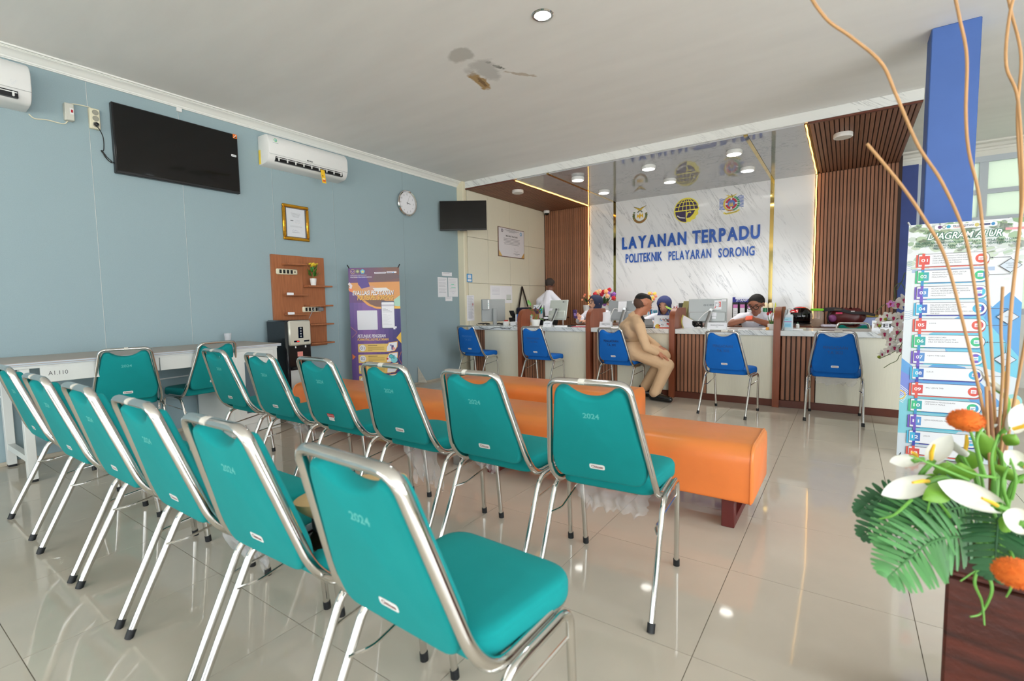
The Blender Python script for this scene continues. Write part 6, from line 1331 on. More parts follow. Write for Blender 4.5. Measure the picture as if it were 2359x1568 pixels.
t = thing('phone', 'phone with an orange case held by the woman with glasses', 'phone', (ph.x, 6.235, 0.90), 0); s = MB().box(-0.04, 0.035, -0.005, 0.005, 0, 0.052, bev=0.003); s.v = [(q[0], q[1]+0.5*q[2], q[2]*0.9+0.12*q[0]) for q in s.v]; s.build('case', mat('orange_case', (232, 96, 66), 0.4), t)
# man at the back wall
hc = at(1267, 656, y=7.6); org = Vector((hc.x, 7.55, 0)); t = thing('person', 'man in a white shirt standing with his back turned in the recess corner', 'person', org, 0, 'people at the counter')
nk = hc-Vector((0.005, 0.02, 0.135)); sz = nk.z-0.05; S = [Vector((hc.x-0.19, 7.55, sz-0.10)), Vector((hc.x+0.19, 7.55, sz-0.12))]; ch = Vector((hc.x+0.0, 7.55, sz-0.20)); hp = Vector((hc.x, 7.52, 0.82))
caps = [(nk-Vector((0, 0, 0.02)), hc-Vector((0, 0, 0.06)), 0.06, 0.062, 1), (nk-Vector((0, 0, 0.03)), ch, 0.085, 0.14, 0), (S[0], nk-Vector((0.03, 0, 0.04)), 0.066, 0.07, 0), (S[1], nk-Vector((-0.03, 0, 0.04)), 0.066, 0.07, 0), (ch+Vector((-0.07, 0, 0)), ch+Vector((0.07, 0, 0)), 0.125, 0.125, 0), (ch, hp, 0.14, 0.135, 0), (hp+Vector((-0.06, 0, 0)), hp+Vector((0.06, 0, 0)), 0.13, 0.13, 2)]
for i, sx in enumerate((-1, 1)):
    e = S[i]+Vector((sx*0.06, 0.03, -0.25)); w = e+Vector((-sx*0.05, 0.20, -0.02)); caps += [(S[i], e, 0.06, 0.05, 0), (e, w, 0.045, 0.035, 1)]+hand_caps(w, (0, 1, 0), (0, 0, -1), 1, 1, 0.4, -sx)
    k_ = Vector((hc.x+sx*0.10, 7.51, 0.46)); a = Vector((hc.x+sx*0.11, 7.55, 0.09)); caps += [(hp+Vector((sx*0.08, 0, -0.02)), k_, 0.095, 0.07, 2), (k_, a, 0.07, 0.052, 2), (a-Vector((0, 0.03, 0.045)), a+Vector((0, 0.14, -0.055)), 0.045, 0.035, 3)]
f, u, r = frame(-0.25, 0.95, -0.12); caps += head_caps(hc, f, u, r, 1.0, 1)
fuse('body', caps, [M_shirt, skin('skin_dark', (110, 72, 56)), M_trous, M_shoe], t, org, 0.0105, 5)
fuse('hair', [(hc-f*0.028+u*0.036, hc+f*0.02+u*0.044, 0.086, 0.080, 0), (hc-f*0.05+u*0.0, hc-f*0.035+u*0.02, 0.062, 0.07, 0)], [mat('cropped_hair', (52, 42, 38), 0.85)], t, org, 0.009, 4, keep=lambda v: (v-hc).dot(u) > -0.03)
face_parts(t, org, hc, f, u, r, 1.0, False)
# ------------------------------------------------------------------ purple banner on its stand near the blue wall
q0, q1 = at(802, 617, d=5.70), at(919, 615, d=5.70); rz = math.atan2((q1-q0).y, (q1-q0).x); mid = (q0+q1)/2
t = thing('banner_stand', 'purple and orange standing banner about service evaluation by the blue wall', 'banner', (mid.x, mid.y, 0), rz)
BW, BT, BB = 0.30, q0.z, 0.05
k = 0.60/610; ux = lambda px: (px-125)*k-0.30; uz = lambda py: BT-(py-85)*k
wav_ = lambda x, y, z: (x, y, z)
c = Canvas(-0.001, 0.00004)
def gridrect(x0, z0, x1, z1, col, n=12):
    for i in range(n):
        a, b = x0+(x1-x0)*i/n, x0+(x1-x0)*(i+1)/n; c.raw([(a, z0), (b, z0), (b, z1), (a, z1)], [(0, 1, 2, 3)], col); c.L -= 1
    c.L += 1
def strips(pts_fn, z0, z1, n, colfn):
    for j in range(n):
        a, b = z0+(z1-z0)*j/n, z0+(z1-z0)*(j+1)/n
        for i in range(12):
            x, y = -BW+0.6*i/12, -BW+0.6*(i+1)/12; c.raw([(x, a), (y, a), (y, b), (x, b)], [(0, 1, 2, 3)], colfn((i+0.5)/12, (j+0.5)/n)); c.L -= 1
    c.L += 1
def ramp(a, b, t): return tuple(a[i]+(b[i]-a[i])*min(max(t, 0), 1) for i in range(3))
strips(None, BB, BT, 30, lambda u, v: ramp((128, 88, 156), (48, 44, 110), abs(u-0.35)*1.7-0.1) if v < 0.72 else ramp((96, 62, 126), (118, 84, 82), u*1.3))
# photo collage in the upper part: dark top, orange table, hands and paper
c.poly([(-0.30, uz(265)), (0.30, uz(255)), (0.30, uz(560)), (0.09, uz(575)), (-0.02, uz(560)), (-0.20, uz(420)), (-0.30, uz(330))], (214, 148, 84))
c.poly([(-0.20, uz(300)), (-0.02, uz(300)), (0.06, uz(340)), (-0.02, uz(370)), (-0.14, uz(345))], (206, 150, 120)); c.poly([(-0.02, uz(330)), (0.14, uz(325)), (0.19, uz(360)), (0.02, uz(372))], (232, 228, 226))
c.poly([(-0.20, uz(170)), (-0.09, uz(190)), (-0.05, uz(310)), (-0.15, uz(335)), (-0.19, uz(280))], (84, 62, 140)); c.poly([(0.02, uz(165)), (0.30, uz(120)), (0.30, uz(215)), (0.10, uz(250)), (-0.02, uz(235))], (104, 82, 86))
c.poly([(0.10, uz(85)), (0.30, uz(85)), (0.30, uz(180)), (0.22, uz(150))], (120, 82, 70)); c.poly([(0.23, uz(470)), (0.30, uz(420)), (0.30, uz(555)), (0.21, uz(540))], (166, 206, 186))
c.poly([(-0.12, uz(470)), (0.10, uz(470)), (0.20, uz(520)), (0.06, uz(556)), (-0.02, uz(548))], (120, 86, 74))
c.line([(-0.30, uz(330)), (-0.18, uz(430)), (-0.08, uz(525)), (0.02, uz(566)), (0.13, uz(575)), (0.30, uz(560))], 0.022, (228, 160, 80)); c.rect(0.20, uz(580), 0.30, uz(552), (236, 186, 70)); c.poly([(-0.30, uz(305)), (-0.245, uz(345)), (-0.27, uz(375)), (-0.30, uz(360))], (230, 130, 80))
c.line([(-0.30, uz(267)), (-0.27, uz(300)), (-0.285, uz(330))], 0.03, (226, 214, 220))
c.ring(ux(178), uz(130), 0.024, 0.028, (196, 170, 110)); c.line([(ux(160), uz(125)), (ux(178), uz(140)), (ux(196), uz(125))], 0.006, (190, 160, 190)); c.disc(ux(237), uz(128), 0.024, (110, 122, 96)); c.disc(ux(237), uz(128), 0.014, (190, 186, 140))
c.poly([(ux(297)+0.03*math.cos(a), uz(130)+0.03*math.sin(a)) for a in [PI/2+2*PI*i/5 for i in range(5)]], (90, 180, 214)); c.disc(ux(297), uz(132), 0.015, (220, 206, 120))
c.rect(ux(437), uz(157), ux(575), uz(138), (226, 222, 230)); c.rect(ux(585), uz(155), ux(703), uz(134), (226, 222, 230)); c.rect(ux(445), uz(151), ux(567), uz(144), (120, 110, 130)); c.rect(ux(592), uz(149), ux(650), uz(141), (110, 120, 150)); c.disc(ux(664), uz(145), 0.007, (60, 150, 210))
c.text('KEMENTERIAN PERHUBUNGAN', ux(150), uz(178), 0.009, (226, 222, 234), w=0.19); c.text('POLITEKNIK PELAYARAN SORONG', ux(150), uz(202), 0.011, (240, 236, 244), w=0.25, bold=0.02)
c.text('EVALUASI PELAYANAN', ux(172), uz(414), 0.052, (50, 40, 60), w=0.485, bold=0.02, shear=0.22); c.text('EVALUASI PELAYANAN', ux(168), uz(411), 0.052, (246, 244, 246), w=0.485, bold=0.02, shear=0.22)
c.text('POLTEKPEL SORONG', ux(226), uz(473), 0.05, (60, 40, 50), w=0.43, bold=0.02, shear=0.22); c.text('POLTEKPEL SORONG', ux(222), uz(470), 0.05, (240, 186, 80), w=0.43, bold=0.02, shear=0.22)
c.rrect(ux(212), uz(830), ux(455), uz(596), 0.008, (226, 226, 232)); c.rrect(ux(505), uz(818), ux(664), uz(486), 0.014, (90, 92, 112)); c.rrect(ux(511), uz(810), ux(660), uz(500), 0.010, (236, 236, 240)); c.rect(ux(511), uz(548), ux(660), uz(528), (196, 192, 204))
for i in range(4): c.rect(ux(520), uz(577+i*14), ux(560+i*25), uz(573+i*14), (150, 152, 160))
for i in range(9): c.rect(ux(520), uz(650+i*15), ux(570+((i*37) % 60)), uz(647+i*15), (200, 202, 208))
c.rect(ux(644), uz(828), ux(668), uz(806), (240, 240, 244)); c.rect(ux(662), uz(815), ux(684), uz(793), (230, 230, 236))
c.line([(-0.298, uz(790)), (ux(205), uz(860)), (-0.285, uz(920))], 0.004, (206, 140, 110)); c.poly([(0.30, uz(860)), (ux(676), uz(932)), (0.30, uz(1000))], (232, 186, 66)); c.poly([(-0.29, uz(1120)), (-0.25, uz(1155)), (-0.29, uz(1190))], (230, 120, 50)); c.line([(0.295, uz(1100)), (ux(697), uz(1180)), (0.295, uz(1250))], 0.004, (220, 130, 70))
c.text('PETUNJUK PENGISIAN', ux(208), uz(924), 0.038, (236, 232, 240), w=0.335, bold=0.02, shear=0.22); c.text('FORM EVALUASI PELAYANAN', ux(205), uz(962), 0.030, (240, 190, 90), w=0.37, bold=0.02, shear=0.22)
for i, (yy, n_) in enumerate(((1050, '01'), (1180, '02'), (1310, '03'), (1440, '04'))):
    c.rrect(ux(208), uz(yy+52), ux(600), uz(yy-50), 0.012, (236, 200, 110)); c.disc(ux(262), uz(yy), 0.038, (238, 234, 240)); c.text(n_, ux(262), uz(yy+17), 0.034, (90, 90, 110), w=0.046, align='c')
    c.poly([(ux(545), uz(yy+50)), (ux(548), uz(yy-5)), (ux(580), uz(yy-65)), (ux(690), uz(yy-78)), (ux(686), uz(yy-10)), (ux(650), uz(yy+40))], (236, 170, 60)); c.poly([(ux(552), uz(yy+44)), (ux(556), uz(yy-5)), (ux(586), uz(yy-58)), (ux(683), uz(yy-70)), (ux(678), uz(yy-12)), (ux(645), uz(yy+34))], (238, 238, 244))
    c.rect(ux(328), uz(yy-26), ux(440), uz(yy-33), (140, 110, 60))
    for j in range(4): c.rect(ux(328), uz(yy-6+j*14), ux(525 if j < 3 else 380), uz(yy-11+j*14), (176, 140, 70))
    if i == 0: c.rrect(ux(612), uz(1075), ux(640), uz(1020), 0.004, (80, 70, 120)); c.disc(ux(640), uz(1060), 0.016, (230, 150, 150), 10); c.rect(ux(594), uz(1030), ux(615), uz(1010), (150, 140, 190))
    if i == 1: c.disc(ux(640), uz(1195), 0.04, (130, 214, 220), 16); c.disc(ux(605), uz(1155), 0.026, (40, 90, 110)); c.disc(ux(605), uz(1155), 0.021, (90, 200, 206)); c.disc(ux(560), uz(1185), 0.012, (200, 40, 60), 8); c.rect(ux(628), uz(1185), ux(648), uz(1140), (80, 170, 180))
c.build('printed_sheet', t, wav_, None, 0.9)
MB().grid(lambda u, v: wav_(-0.30+0.6*u, 0.0, BB+(BT-BB)*v), 24, 12).build('sheet_back', M_paper, t, ang=180)
for s in (-1, 1): MB().tube([(s*0.285, 0.004, BT-0.01), (s*0.31, -0.002, BT+0.035)], 0.0065, n=8).build('corner_hook', M_black, t)
MB().tube([(-0.29, 0.005, BT), (0.02, 0.07, 0.75), (0.28, 0.01, 0.06)], 0.006).tube([(0.29, 0.005, BT), (-0.02, 0.07, 0.75), (-0.28, 0.01, 0.06)], 0.006).tube([(0, 0.07, 0.75), (0, 0.34, 0.006)], 0.007).tube([(-0.28, 0.01, 0.06), (-0.27, -0.10, 0.006)], 0.006).tube([(0.28, 0.01, 0.06), (0.27, -0.10, 0.006)], 0.006).build('stand', M_black, t)
# ------------------------------------------------------------------ flow chart banner in front of the pillar
P0 = at(2094, 519, d=3.40); rz = math.atan2(0.11, 0.994)
t = thing('banner_stand', 'white and blue flow chart banner in front of the blue pillar', 'banner', (P0.x, P0.y, 0), rz)
T2 = P0.z
fl2 = lambda x, y, z: (x-0.033*(T2-z)/1.6, y-0.10*(T2-z)/1.6, z)
c = Canvas(-0.001, 0.00003); Zt = lambda v: T2-v
for j in range(32):
    v0, v1 = 1.62*j/32, 1.62*(j+1)/32; c.rect(0, Zt(v1), 0.60, Zt(v0), ramp((232, 236, 238), (214, 226, 234), (j-6)/20)); c.L -= 1
c.L += 1
r = np.random.default_rng(11)   # pale aerial photo of a green campus at the top
for i in range(150):
    x, v = r.uniform(0, 0.6), abs(r.normal(0, 0.17)); 
    if v > 0.42: continue
    w = r.uniform(0.01, 0.05); fade = min(v/0.42, 1)
    col = ramp(((150, 178, 130), (122, 160, 112), (186, 200, 186), (168, 190, 150), (206, 214, 214))[i % 5], (228, 234, 232), fade*0.85+0.1); pts = [(min(max(x+w*math.cos(a)*r.uniform(.6, 1.1), 0), 0.6), min(Zt(v)+w*0.55*math.sin(a), T2)) for a in [2*PI*k_/7 for k_ in range(7)]]; c.poly(pts, col); c.L -= 1
c.L += 1
for a in range(5): c.line([(0.30+0.05*a, Zt(0.19+0.012*a)), (0.40+0.05*a, Zt(0.155+0.012*a)), (0.47+0.03*a, Zt(0.17+0.01*a))], 0.010, (206, 212, 212))
c.rect(0.50, Zt(0.075), 0.60, Zt(0.06), (226, 150, 158)); c.rect(0.03, Zt(0.335), 0.46, Zt(0.31), (170, 190, 220))
# blue mountain shapes
for pts, col in (([(0.32, 0.62), (0.40, 0.50), (0.60, 0.76), (0.60, 0.95), (0.25, 0.95), (0.20, 0.70)], (112, 176, 224)), ([(0.44, 0.60), (0.54, 0.48), (0.60, 0.55), (0.60, 1.0), (0.36, 0.80)], (84, 160, 220)), ([(0.14, 0.76), (0.40, 0.62), (0.60, 0.90), (0.60, 1.04), (0.30, 0.93)], (110, 200, 226)), ([(0.0, 0.93), (0.10, 1.02), (0.20, 0.95), (0.34, 0.98), (0.54, 1.22), (0.40, 1.30), (0.0, 1.20)], (90, 160, 220)), ([(0.0, 1.02), (0.12, 1.10), (0.0, 1.30)], (120, 140, 220)), ([(0.0, 1.20), (0.30, 1.12), (0.44, 1.28), (0.30, 1.45), (0.0, 1.46)], (130, 206, 222))):
    c.poly([(x, Zt(v)) for x, v in pts], col)
for i in range(5): c.line([(0.0, Zt(0.255+i*0.014)), (0.015, Zt(0.26+i*0.014)), (0.03, Zt(0.252+i*0.014))], 0.002, (100, 150, 200)); c.line([(0.0, Zt(0.60+i*0.014)), (0.02, Zt(0.605+i*0.014)), (0.045, Zt(0.595+i*0.014))], 0.002, (100, 150, 200))
for i in range(9): c.line([(0.0, Zt(1.12+i*0.014)), (0.05-0.0035*i, Zt(1.165+i*0.010))], 0.004, (236, 240, 246))
c.ring(0.0, Zt(1.19), 0.026, 0.034, (226, 190, 90), -PI/2, PI/2, 14); c.disc(0.585, Zt(1.19), 0.045, (150, 214, 216)); c.disc(0.59, Zt(1.20), 0.03, (240, 206, 140))
# header
c.rrect(0.14, Zt(0.045), 0.46, Zt(0.012), 0.016, (238, 240, 244))
c.disc(0.168, Zt(0.028), 0.011, (90, 50, 110)); c.disc(0.190, Zt(0.028), 0.011, (60, 80, 60)); c.disc(0.190, Zt(0.028), 0.008, (226, 226, 220)); c.poly([(0.214+0.013*math.cos(a), Zt(0.028)+0.013*math.sin(a)) for a in [PI/2+2*PI*i/5 for i in range(5)]], (50, 160, 190))
c.text('PROPRESTASI', 0.236, Zt(0.034), 0.013, (30, 40, 90), w=0.105, bold=0.02); c.line([(0.24, Zt(0.036)), (0.30, Zt(0.036))], 0.003, (226, 110, 60)); c.poly([(0.358, Zt(0.014)), (0.37, Zt(0.02)), (0.37, Zt(0.035)), (0.358, Zt(0.042)), (0.347, Zt(0.035)), (0.347, Zt(0.02))], (206, 190, 110)); c.rect(0.372, Zt(0.034), 0.425, Zt(0.022), (36, 50, 100)); c.disc(0.439, Zt(0.028), 0.010, (30, 130, 190))

for q in range(10):
    c.text('DIAGRAM ALUR', 0.105+0.0045*math.cos(2*PI*q/10), Zt(0.110)+0.0045*math.sin(2*PI*q/10), 0.044, (24, 112, 84), w=0.38, bold=0.02, shear=0.28)
c.text('DIAGRAM ALUR', 0.105, Zt(0.110), 0.044, (246, 248, 244), w=0.38, bold=0.02, shear=0.28)
G = (14, 104, 82)
c.text('PELAPORAN, PENGUJIAN BUKU CATATAN PELATIHAN DAN', 0.045, Zt(0.140), 0.0135, G, w=0.515); c.text('PENGUJIAN KERTAS KERJA PRAKTIK SERTA UJIAN KEAHLIAN', 0.035, Zt(0.160), 0.0135, G, w=0.53); c.text('PELAUT TARUNA/I PASCA PRALA', 0.142, Zt(0.180), 0.0135, G, w=0.28)
rows = (('01', ['MELAPOR KEBAGIAN KETARUNAAN', 'DAN ALUMNI DENGAN MENUNJUKAN', 'DOKUMEN SESUAI DENGAN FORM', 'PASCA PRALA DAN PRADA']), ('02', ['PEMERIKSAAN DOKUMEN UNTUK', 'MENDAPATKAN KARTU PASS', 'PRALA/PRADA']), ('03', ['MELAPOR KEBAGIAN PUSBANGKAR', 'UNTUK PENERBITAN SIMK DENGAN', 'MENUNJUKAN KARTU PASS', 'PRALA/PRADA']), ('04', ['MELAPOR KEMBALI KEBAGIAN', 'KETARUNAAN & ALUMNI DENGAN', 'MENUNJUKAN SIMK UNTUK', 'PENGESAHAN DOKUMEN TRB DAN UJIAN', 'TRB KKP']), ('05', ['LULUS']), ('06', ['DISPOSISI DAN', 'PENGUSULAN UJIAN TRB', 'CBA KE SEKRETARIS PUKP']), ('07', ['UJIAN TRB CBA']), ('08', ['LULUS']), ('09', ['SKL UJIAN TRB']), ('10', ['DISPOSISI & PENGUSULAN', 'UKP PASCA PRALA']), ('11', ['UJIAN KEAHLIAN PELAUT']), ('12', ['LULUS']), ('13', []))
cols = (((226, 84, 66), (206, 60, 70)), ((50, 190, 130), (40, 150, 200)), ((110, 80, 190), (70, 190, 220)), ((60, 180, 220), (50, 60, 170)))
for i, (no, tx) in enumerate(rows):
    v = 0.207+0.1115*i; ca, cb2 = cols[0] if i in (0, 4, 8, 12) else (cols[1] if i in (1, 5, 9) else (cols[2] if i in (2, 6, 10) else cols[3])); h = 0.088
    if v+h > 1.6: h = 1.6-v
    c.rrect(0.052, Zt(v+h+0.006), 0.432, Zt(v+0.010), 0.043, cb2 if i % 4 else ca); c.rect(0.05, Zt(v+h+0.004), 0.12, Zt(v+0.004), ca)
    dk = (56, 50, 66); out_ = [(0.060, v)]+[(0.392+0.042*math.sin(a), v+h/2-h/2*math.cos(a)) for a in [PI*k_/14 for k_ in range(15)]]+[(0.060, v+h)]; inn = [(0.0635, v+0.0028)]+[(0.392+0.039*math.sin(a), v+h/2-(h/2-0.0028)*math.cos(a)) for a in [PI*k_/14 for k_ in range(15)]]+[(0.0635, v+h-0.0028)]
    c.poly([(x, Zt(z)) for x, z in out_], dk); c.poly([(x, Zt(z)) for x, z in inn], (240, 242, 246)); c.rect(0.082, Zt(v+h+0.028), 0.098, Zt(v-0.004), cb2 if i % 2 else ca); c.rect(0.066, Zt(v+0.073), 0.124, Zt(v+0.014), ca); c.rect(0.095, Zt(v+0.073), 0.124, Zt(v+0.014), ramp(ca, cb2, 0.6))
    if h > 0.05: c.text(no, 0.096, Zt(v+0.054), 0.021, (246, 246, 248), w=0.036, align='c', bold=0.02)
    for j, l in enumerate(tx):
        pit = 0.0155 if len(tx) < 5 else 0.0145; c.text(l, 0.140, Zt(v+0.022+j*pit+(0.014 if len(tx) == 1 else 0)), 0.0082, (54, 52, 66), w=0.0072*len(l))
    if h > 0.05:
        c.disc(0.390, Zt(v+h/2), 0.030, ca); c.ring(0.390, Zt(v+h/2), 0.0, 0.030, cb2, -0.9, 0.9, 10); c.rrect(0.376, Zt(v+h/2+0.012), 0.404, Zt(v+h/2-0.012), 0.003, (238, 240, 244)); c.rect(0.380, Zt(v+h/2+0.002), 0.400, Zt(v+h/2-0.002), cb2); c.rect(0.380, Zt(v+h/2+0.008), 0.394, Zt(v+h/2+0.005), cb2)
for (a, b, words_) in ((0, 1, ['DOKUMEN', 'TIDAK', 'LENGKAP']), (3, 4, ['TIDAK']), (5, 7, ['TIDAK']), (9, 11, ['TIDAK'])):
    va, vb = 0.207+0.1115*a+0.044, 0.207+0.1115*b+0.044; vm = (va+vb)/2; hh = 0.047
    c.line([(0.434, Zt(va)), (0.53, Zt(va)), (0.534, Zt(va+0.005)), (0.534, Zt(vm-hh))], 0.003, (56, 50, 66)); c.line([(0.534, Zt(vm+hh)), (0.534, Zt(vb)), (0.434, Zt(vb))], 0.003, (56, 50, 66)); c.poly([(0.434, Zt(va)), (0.446, Zt(va-0.006)), (0.446, Zt(va+0.006))], (56, 50, 66))
    c.poly([(0.478, Zt(vm)), (0.534, Zt(vm+hh)), (0.590, Zt(vm)), (0.534, Zt(vm-hh))], (56, 50, 66)); c.poly([(0.482, Zt(vm)), (0.534, Zt(vm+hh-0.004)), (0.586, Zt(vm)), (0.534, Zt(vm-hh+0.004))], (206, 218, 230))
    for j, w_ in enumerate(words_): c.text(w_, 0.534, Zt(vm+0.003+(j-(len(words_)-1)/2)*0.014), 0.007, (64, 62, 76), align='c')
c.build('printed_sheet', t, fl2, None, 0.70)
MB().grid(lambda u, v: fl2(0.6*u, 0.0, T2-1.62*(1-v)), 6, 16).build('sheet_back', M_paper, t, ang=180)
for x in (0.0, 0.6): MB().tube([fl2(x+0.012, 0.004, T2-0.012), fl2(x-0.006 if x == 0 else x+0.006, 0.002, T2+0.022)], 0.006, n=8).build('corner_hook', M_steel, t)
MB().tube([(0.3, 0.02, T2-0.1), (0.3, 0.03, 0.75), (0.3, 0.12, 0.006)], 0.008).tube([(0.3, 0.03, 0.75), (0.01, 0.004, T2-0.01)], 0.006).tube([(0.3, 0.03, 0.75), (0.59, 0.004, T2-0.01)], 0.006).tube([(0.3, 0.03, 0.75), (-0.02, -0.10, 0.006)], 0.006).tube([(0.3, 0.03, 0.75), (0.56, -0.10, 0.006)], 0.006).build('stand', M_black, t)
# ------------------------------------------------------------------ orchid vase behind the banner
t = thing('orchid_arrangement', 'white and magenta artificial orchids in a tall vase behind the flow chart banner', 'flowers', (0.50, 5.22, 0)); oo = Vector((0.50, 5.22, 0))
MB().lathe([(0.09, 0), (0.10, 0.02), (0.07, 0.15), (0.085, 0.40), (0.10, 0.52), (0.075, 0.60), (0.09, 0.64)], n=28, cap=True).build('vase', M_plast, t)
M_pet, M_lip, M_bud, M_ost = mat('orchid_white', (232, 226, 216), 0.6), mat('orchid_magenta', (176, 24, 84), 0.5), mat('orchid_bud', (140, 150, 40), 0.5), mat('orchid_stem', (96, 112, 60), 0.6)
def orchid_bloom(p, s, face, seed, pink=False):
    rr = np.random.default_rng(seed); f = Vector(face).normalized(); a_ = f.orthogonal().normalized(); b_ = f.cross(a_); ph = rr.uniform(0, 6); mb = MB()
    for i in range(5):
        a = ph+2*PI*i/5; d = a_*math.cos(a)+b_*math.sin(a); e = f.cross(d); w = (0.55 if i % 2 else 0.8)*s
        mb.grid(lambda u, v: tuple(p+d*(s*(0.05+v))+e*((u-0.5)*w*math.sin(PI*(0.12+0.82*v))**0.8)+f*(0.18*s*math.sin(PI*v)-0.1*s*v*v)), 4, 5)
    o = mb.build('bloom', mat('orchid_pink', (206, 130, 196), 0.6) if pink else M_pet, t, ang=180)
    MB().ball(p+f*0.2*s, 0.22*s, 8, 6).ball(p+f*0.25*s-Vector((0, 0, 0.25*s)), (0.16*s, 0.16*s, 0.26*s), 8, 6).build('lip', M_lip, o)
def ow(px, py, y=5.08): return at(px, py, y=y)-oo
sprays = ([(0.0, 0.0, 0.62), ow(2085, 668), ow(2062, 660), ow(2060, 690), ow(2035, 703), ow(2016, 720)], [(0.0, 0.0, 0.62), ow(2095, 720), ow(2066, 735), ow(2045, 738), ow(2025, 742)], [(0.0, 0, 0.62), ow(2090, 760), ow(2066, 772), ow(2062, 790)], [(0, 0, 0.62), ow(2090, 780), ow(2070, 803), ow(2050, 815), ow(2026, 826)], [(0, 0, 0.60), ow(2078, 815), ow(2066, 830), ow(2050, 838), ow(2036, 847)], [(0, 0, 0.62), ow(2090, 640), ow(2078, 648), ow(2066, 668)])
for pts in sprays: MB().tube(spline(pts, 6), 0.0028, n=6).build('stem', M_ost, t)
for i, (px, py, s, pk) in enumerate(((2070, 700, 0.055, 0), (2082, 690, 0.05, 0), (2052, 700, 0.032, 1), (2030, 735, 0.042, 0), (2044, 727, 0.040, 0), (2058, 732, 0.045, 0), (2068, 745, 0.045, 0), (2022, 748, 0.034, 0), (2037, 768, 0.045, 0), (2052, 780, 0.045, 0), (2068, 765, 0.05, 0), (2050, 792, 0.03, 0), (2060, 800, 0.042, 0), (2074, 782, 0.045, 0), (2046, 808, 0.036, 0), (2032, 815, 0.032, 0), (2078, 728, 0.045, 0), (2075, 805, 0.04, 0), (2084, 752, 0.05, 0))):
    rr = np.random.default_rng(i); orchid_bloom(ow(px, py, 5.04+0.06*rr.random()), s, (rr.uniform(-.6, .3), -1, rr.uniform(-.4, .5)), i, pk == 1)
for px, py in ((2026, 750), (2025, 822), (2040, 735)): MB().ball(ow(px, py, 5.03), 0.013, 8, 6).build('bud', M_bud, t)
# ------------------------------------------------------------------ planter with calla lilies, ferns and rattan sticks in the foreground
def planter_mat():
    m = mat('carved_red_wood', (70, 28, 18), 0.45, noise=(5, 0.6, (1.0, 2, 9)), bump=(24, 0.6, 0.006)); return m
M_plw = planter_mat()
PO = Vector((0.53, 1.582, 0)); PR = math.radians(-8)
t = thing('flower_planter', 'tall dark red wood planter of white lilies, ferns and curly rattan sticks', 'planter', PO, PR)
Ri = Matrix.Rotation(-PR, 3, 'Z')
def L(v): return Ri @ (Vector(v)-PO)
MB().box(-0.30, 0.30, -0.145, 0.145, 0.0, 0.47, bev=0.006).build('wooden_box', M_plw, t)
MB().box(-0.30, 0.30, -0.145, 0.145, 0.4705, 0.485, bev=0.004).build('rim', M_plw, t)
MB().ball((-0.02, 0, 0.49), (0.26, 0.13, 0.05), 16, 8).build('moss', mat('moss', (60, 76, 34), 0.95, bump=(60, 0.8, 0.01)), t)
pf = lambda px, py, d: L(at(px, py, d=d))
M_lily = mat('lily_white', (216, 216, 208), 0.5, sub=0.0); M_spad = mat('spadix_yellow', (226, 180, 50), 0.6); M_lst = mat('lily_stem', (96, 150, 60), 0.5); M_fern = mat('fern_green', (74, 128, 72), 0.5, var=0.22); M_fernd = mat('fern_dark', (44, 90, 54), 0.5, var=0.2)
ROOT = L(at(2300, 1230, d=1.08)); ROOT.z = 0.49
def calla(px, py, tx, ty, L_, wd, d=1.05, roll=0.0, dk=False):
    """spathe opening from its throat at pixel (px,py) towards its tip at (tx,ty)"""
    a = pf(px, py, d); b = pf(tx, ty, d-0.02); dr = (b-a).normalized(); n = (L(CAMP)-a); n = (n-dr*n.dot(dr)).normalized(); sd = dr.cross(n)
    n = (n*math.cos(roll)+sd*math.sin(roll)).normalized(); sd = dr.cross(n); LL = (b-a).length
    def fn(u, v):
        w = 0.60*wd*1.5*(v+0.04)**0.40*max(1-v, 0.0)**0.95
        ang = (u-0.5)*2; curl = (1-v)*2.0+0.35
        x = math.sin(ang*curl)/curl*w*1.1; z = (1-math.cos(ang*curl))/curl*w*0.8
        return tuple(a+dr*(LL*v-0.1*LL*abs(ang)**2*(1-v))+sd*x+n*(z-0.10*LL*math.sin(PI*v)-0.05*v*v*LL))
    o = MB().grid(fn, 14, 14).build('calla_lily', M_lily, t, ang=180)
    MB().tube([a+dr*(0.06*LL)+n*0.012, a+dr*(0.30*LL)+n*0.026, a+dr*(0.58*LL)+n*0.034], 0.0042, n=8, taper=[0.9, 1.0, 0.6]).build('spadix', M_spad, o)
    MB().tube(spline([ROOT, ROOT.lerp(a, 0.55)+Vector((0, 0, 0.06)), a-dr*0.05, a+dr*0.004], 6), 0.0055, n=8).build('stem', M_lst, o)
callas = ((2135, 1112, 2034, 1137, 0, 0.075, 1.02, 0.2), (2288, 1162, 2168, 1112, 0, 0.085, 0.98, 0.1), (2105, 1062, 2052, 1062, 0, 0.055, 1.10, 0.6), (2150, 1062, 2190, 1000, 0, 0.07, 1.05, -0.4), (2215, 1050, 2190, 1005, 0, 0.06, 1.12, 2.2), (2350, 1068, 2318, 1040, 0, 0.06, 1.0, 0.2), (2352, 1205, 2315, 1185, 0, 0.08, 0.92, 0.3), (2300, 900, 2262, 850, 0, 0.06, 1.22, 1.6), (2320, 985, 2359, 930, 0, 0.09, 1.12, 0.9), (2280, 985, 2235, 955, 0, 0.07, 1.16, 1.9))
for cc in callas: calla(*cc)
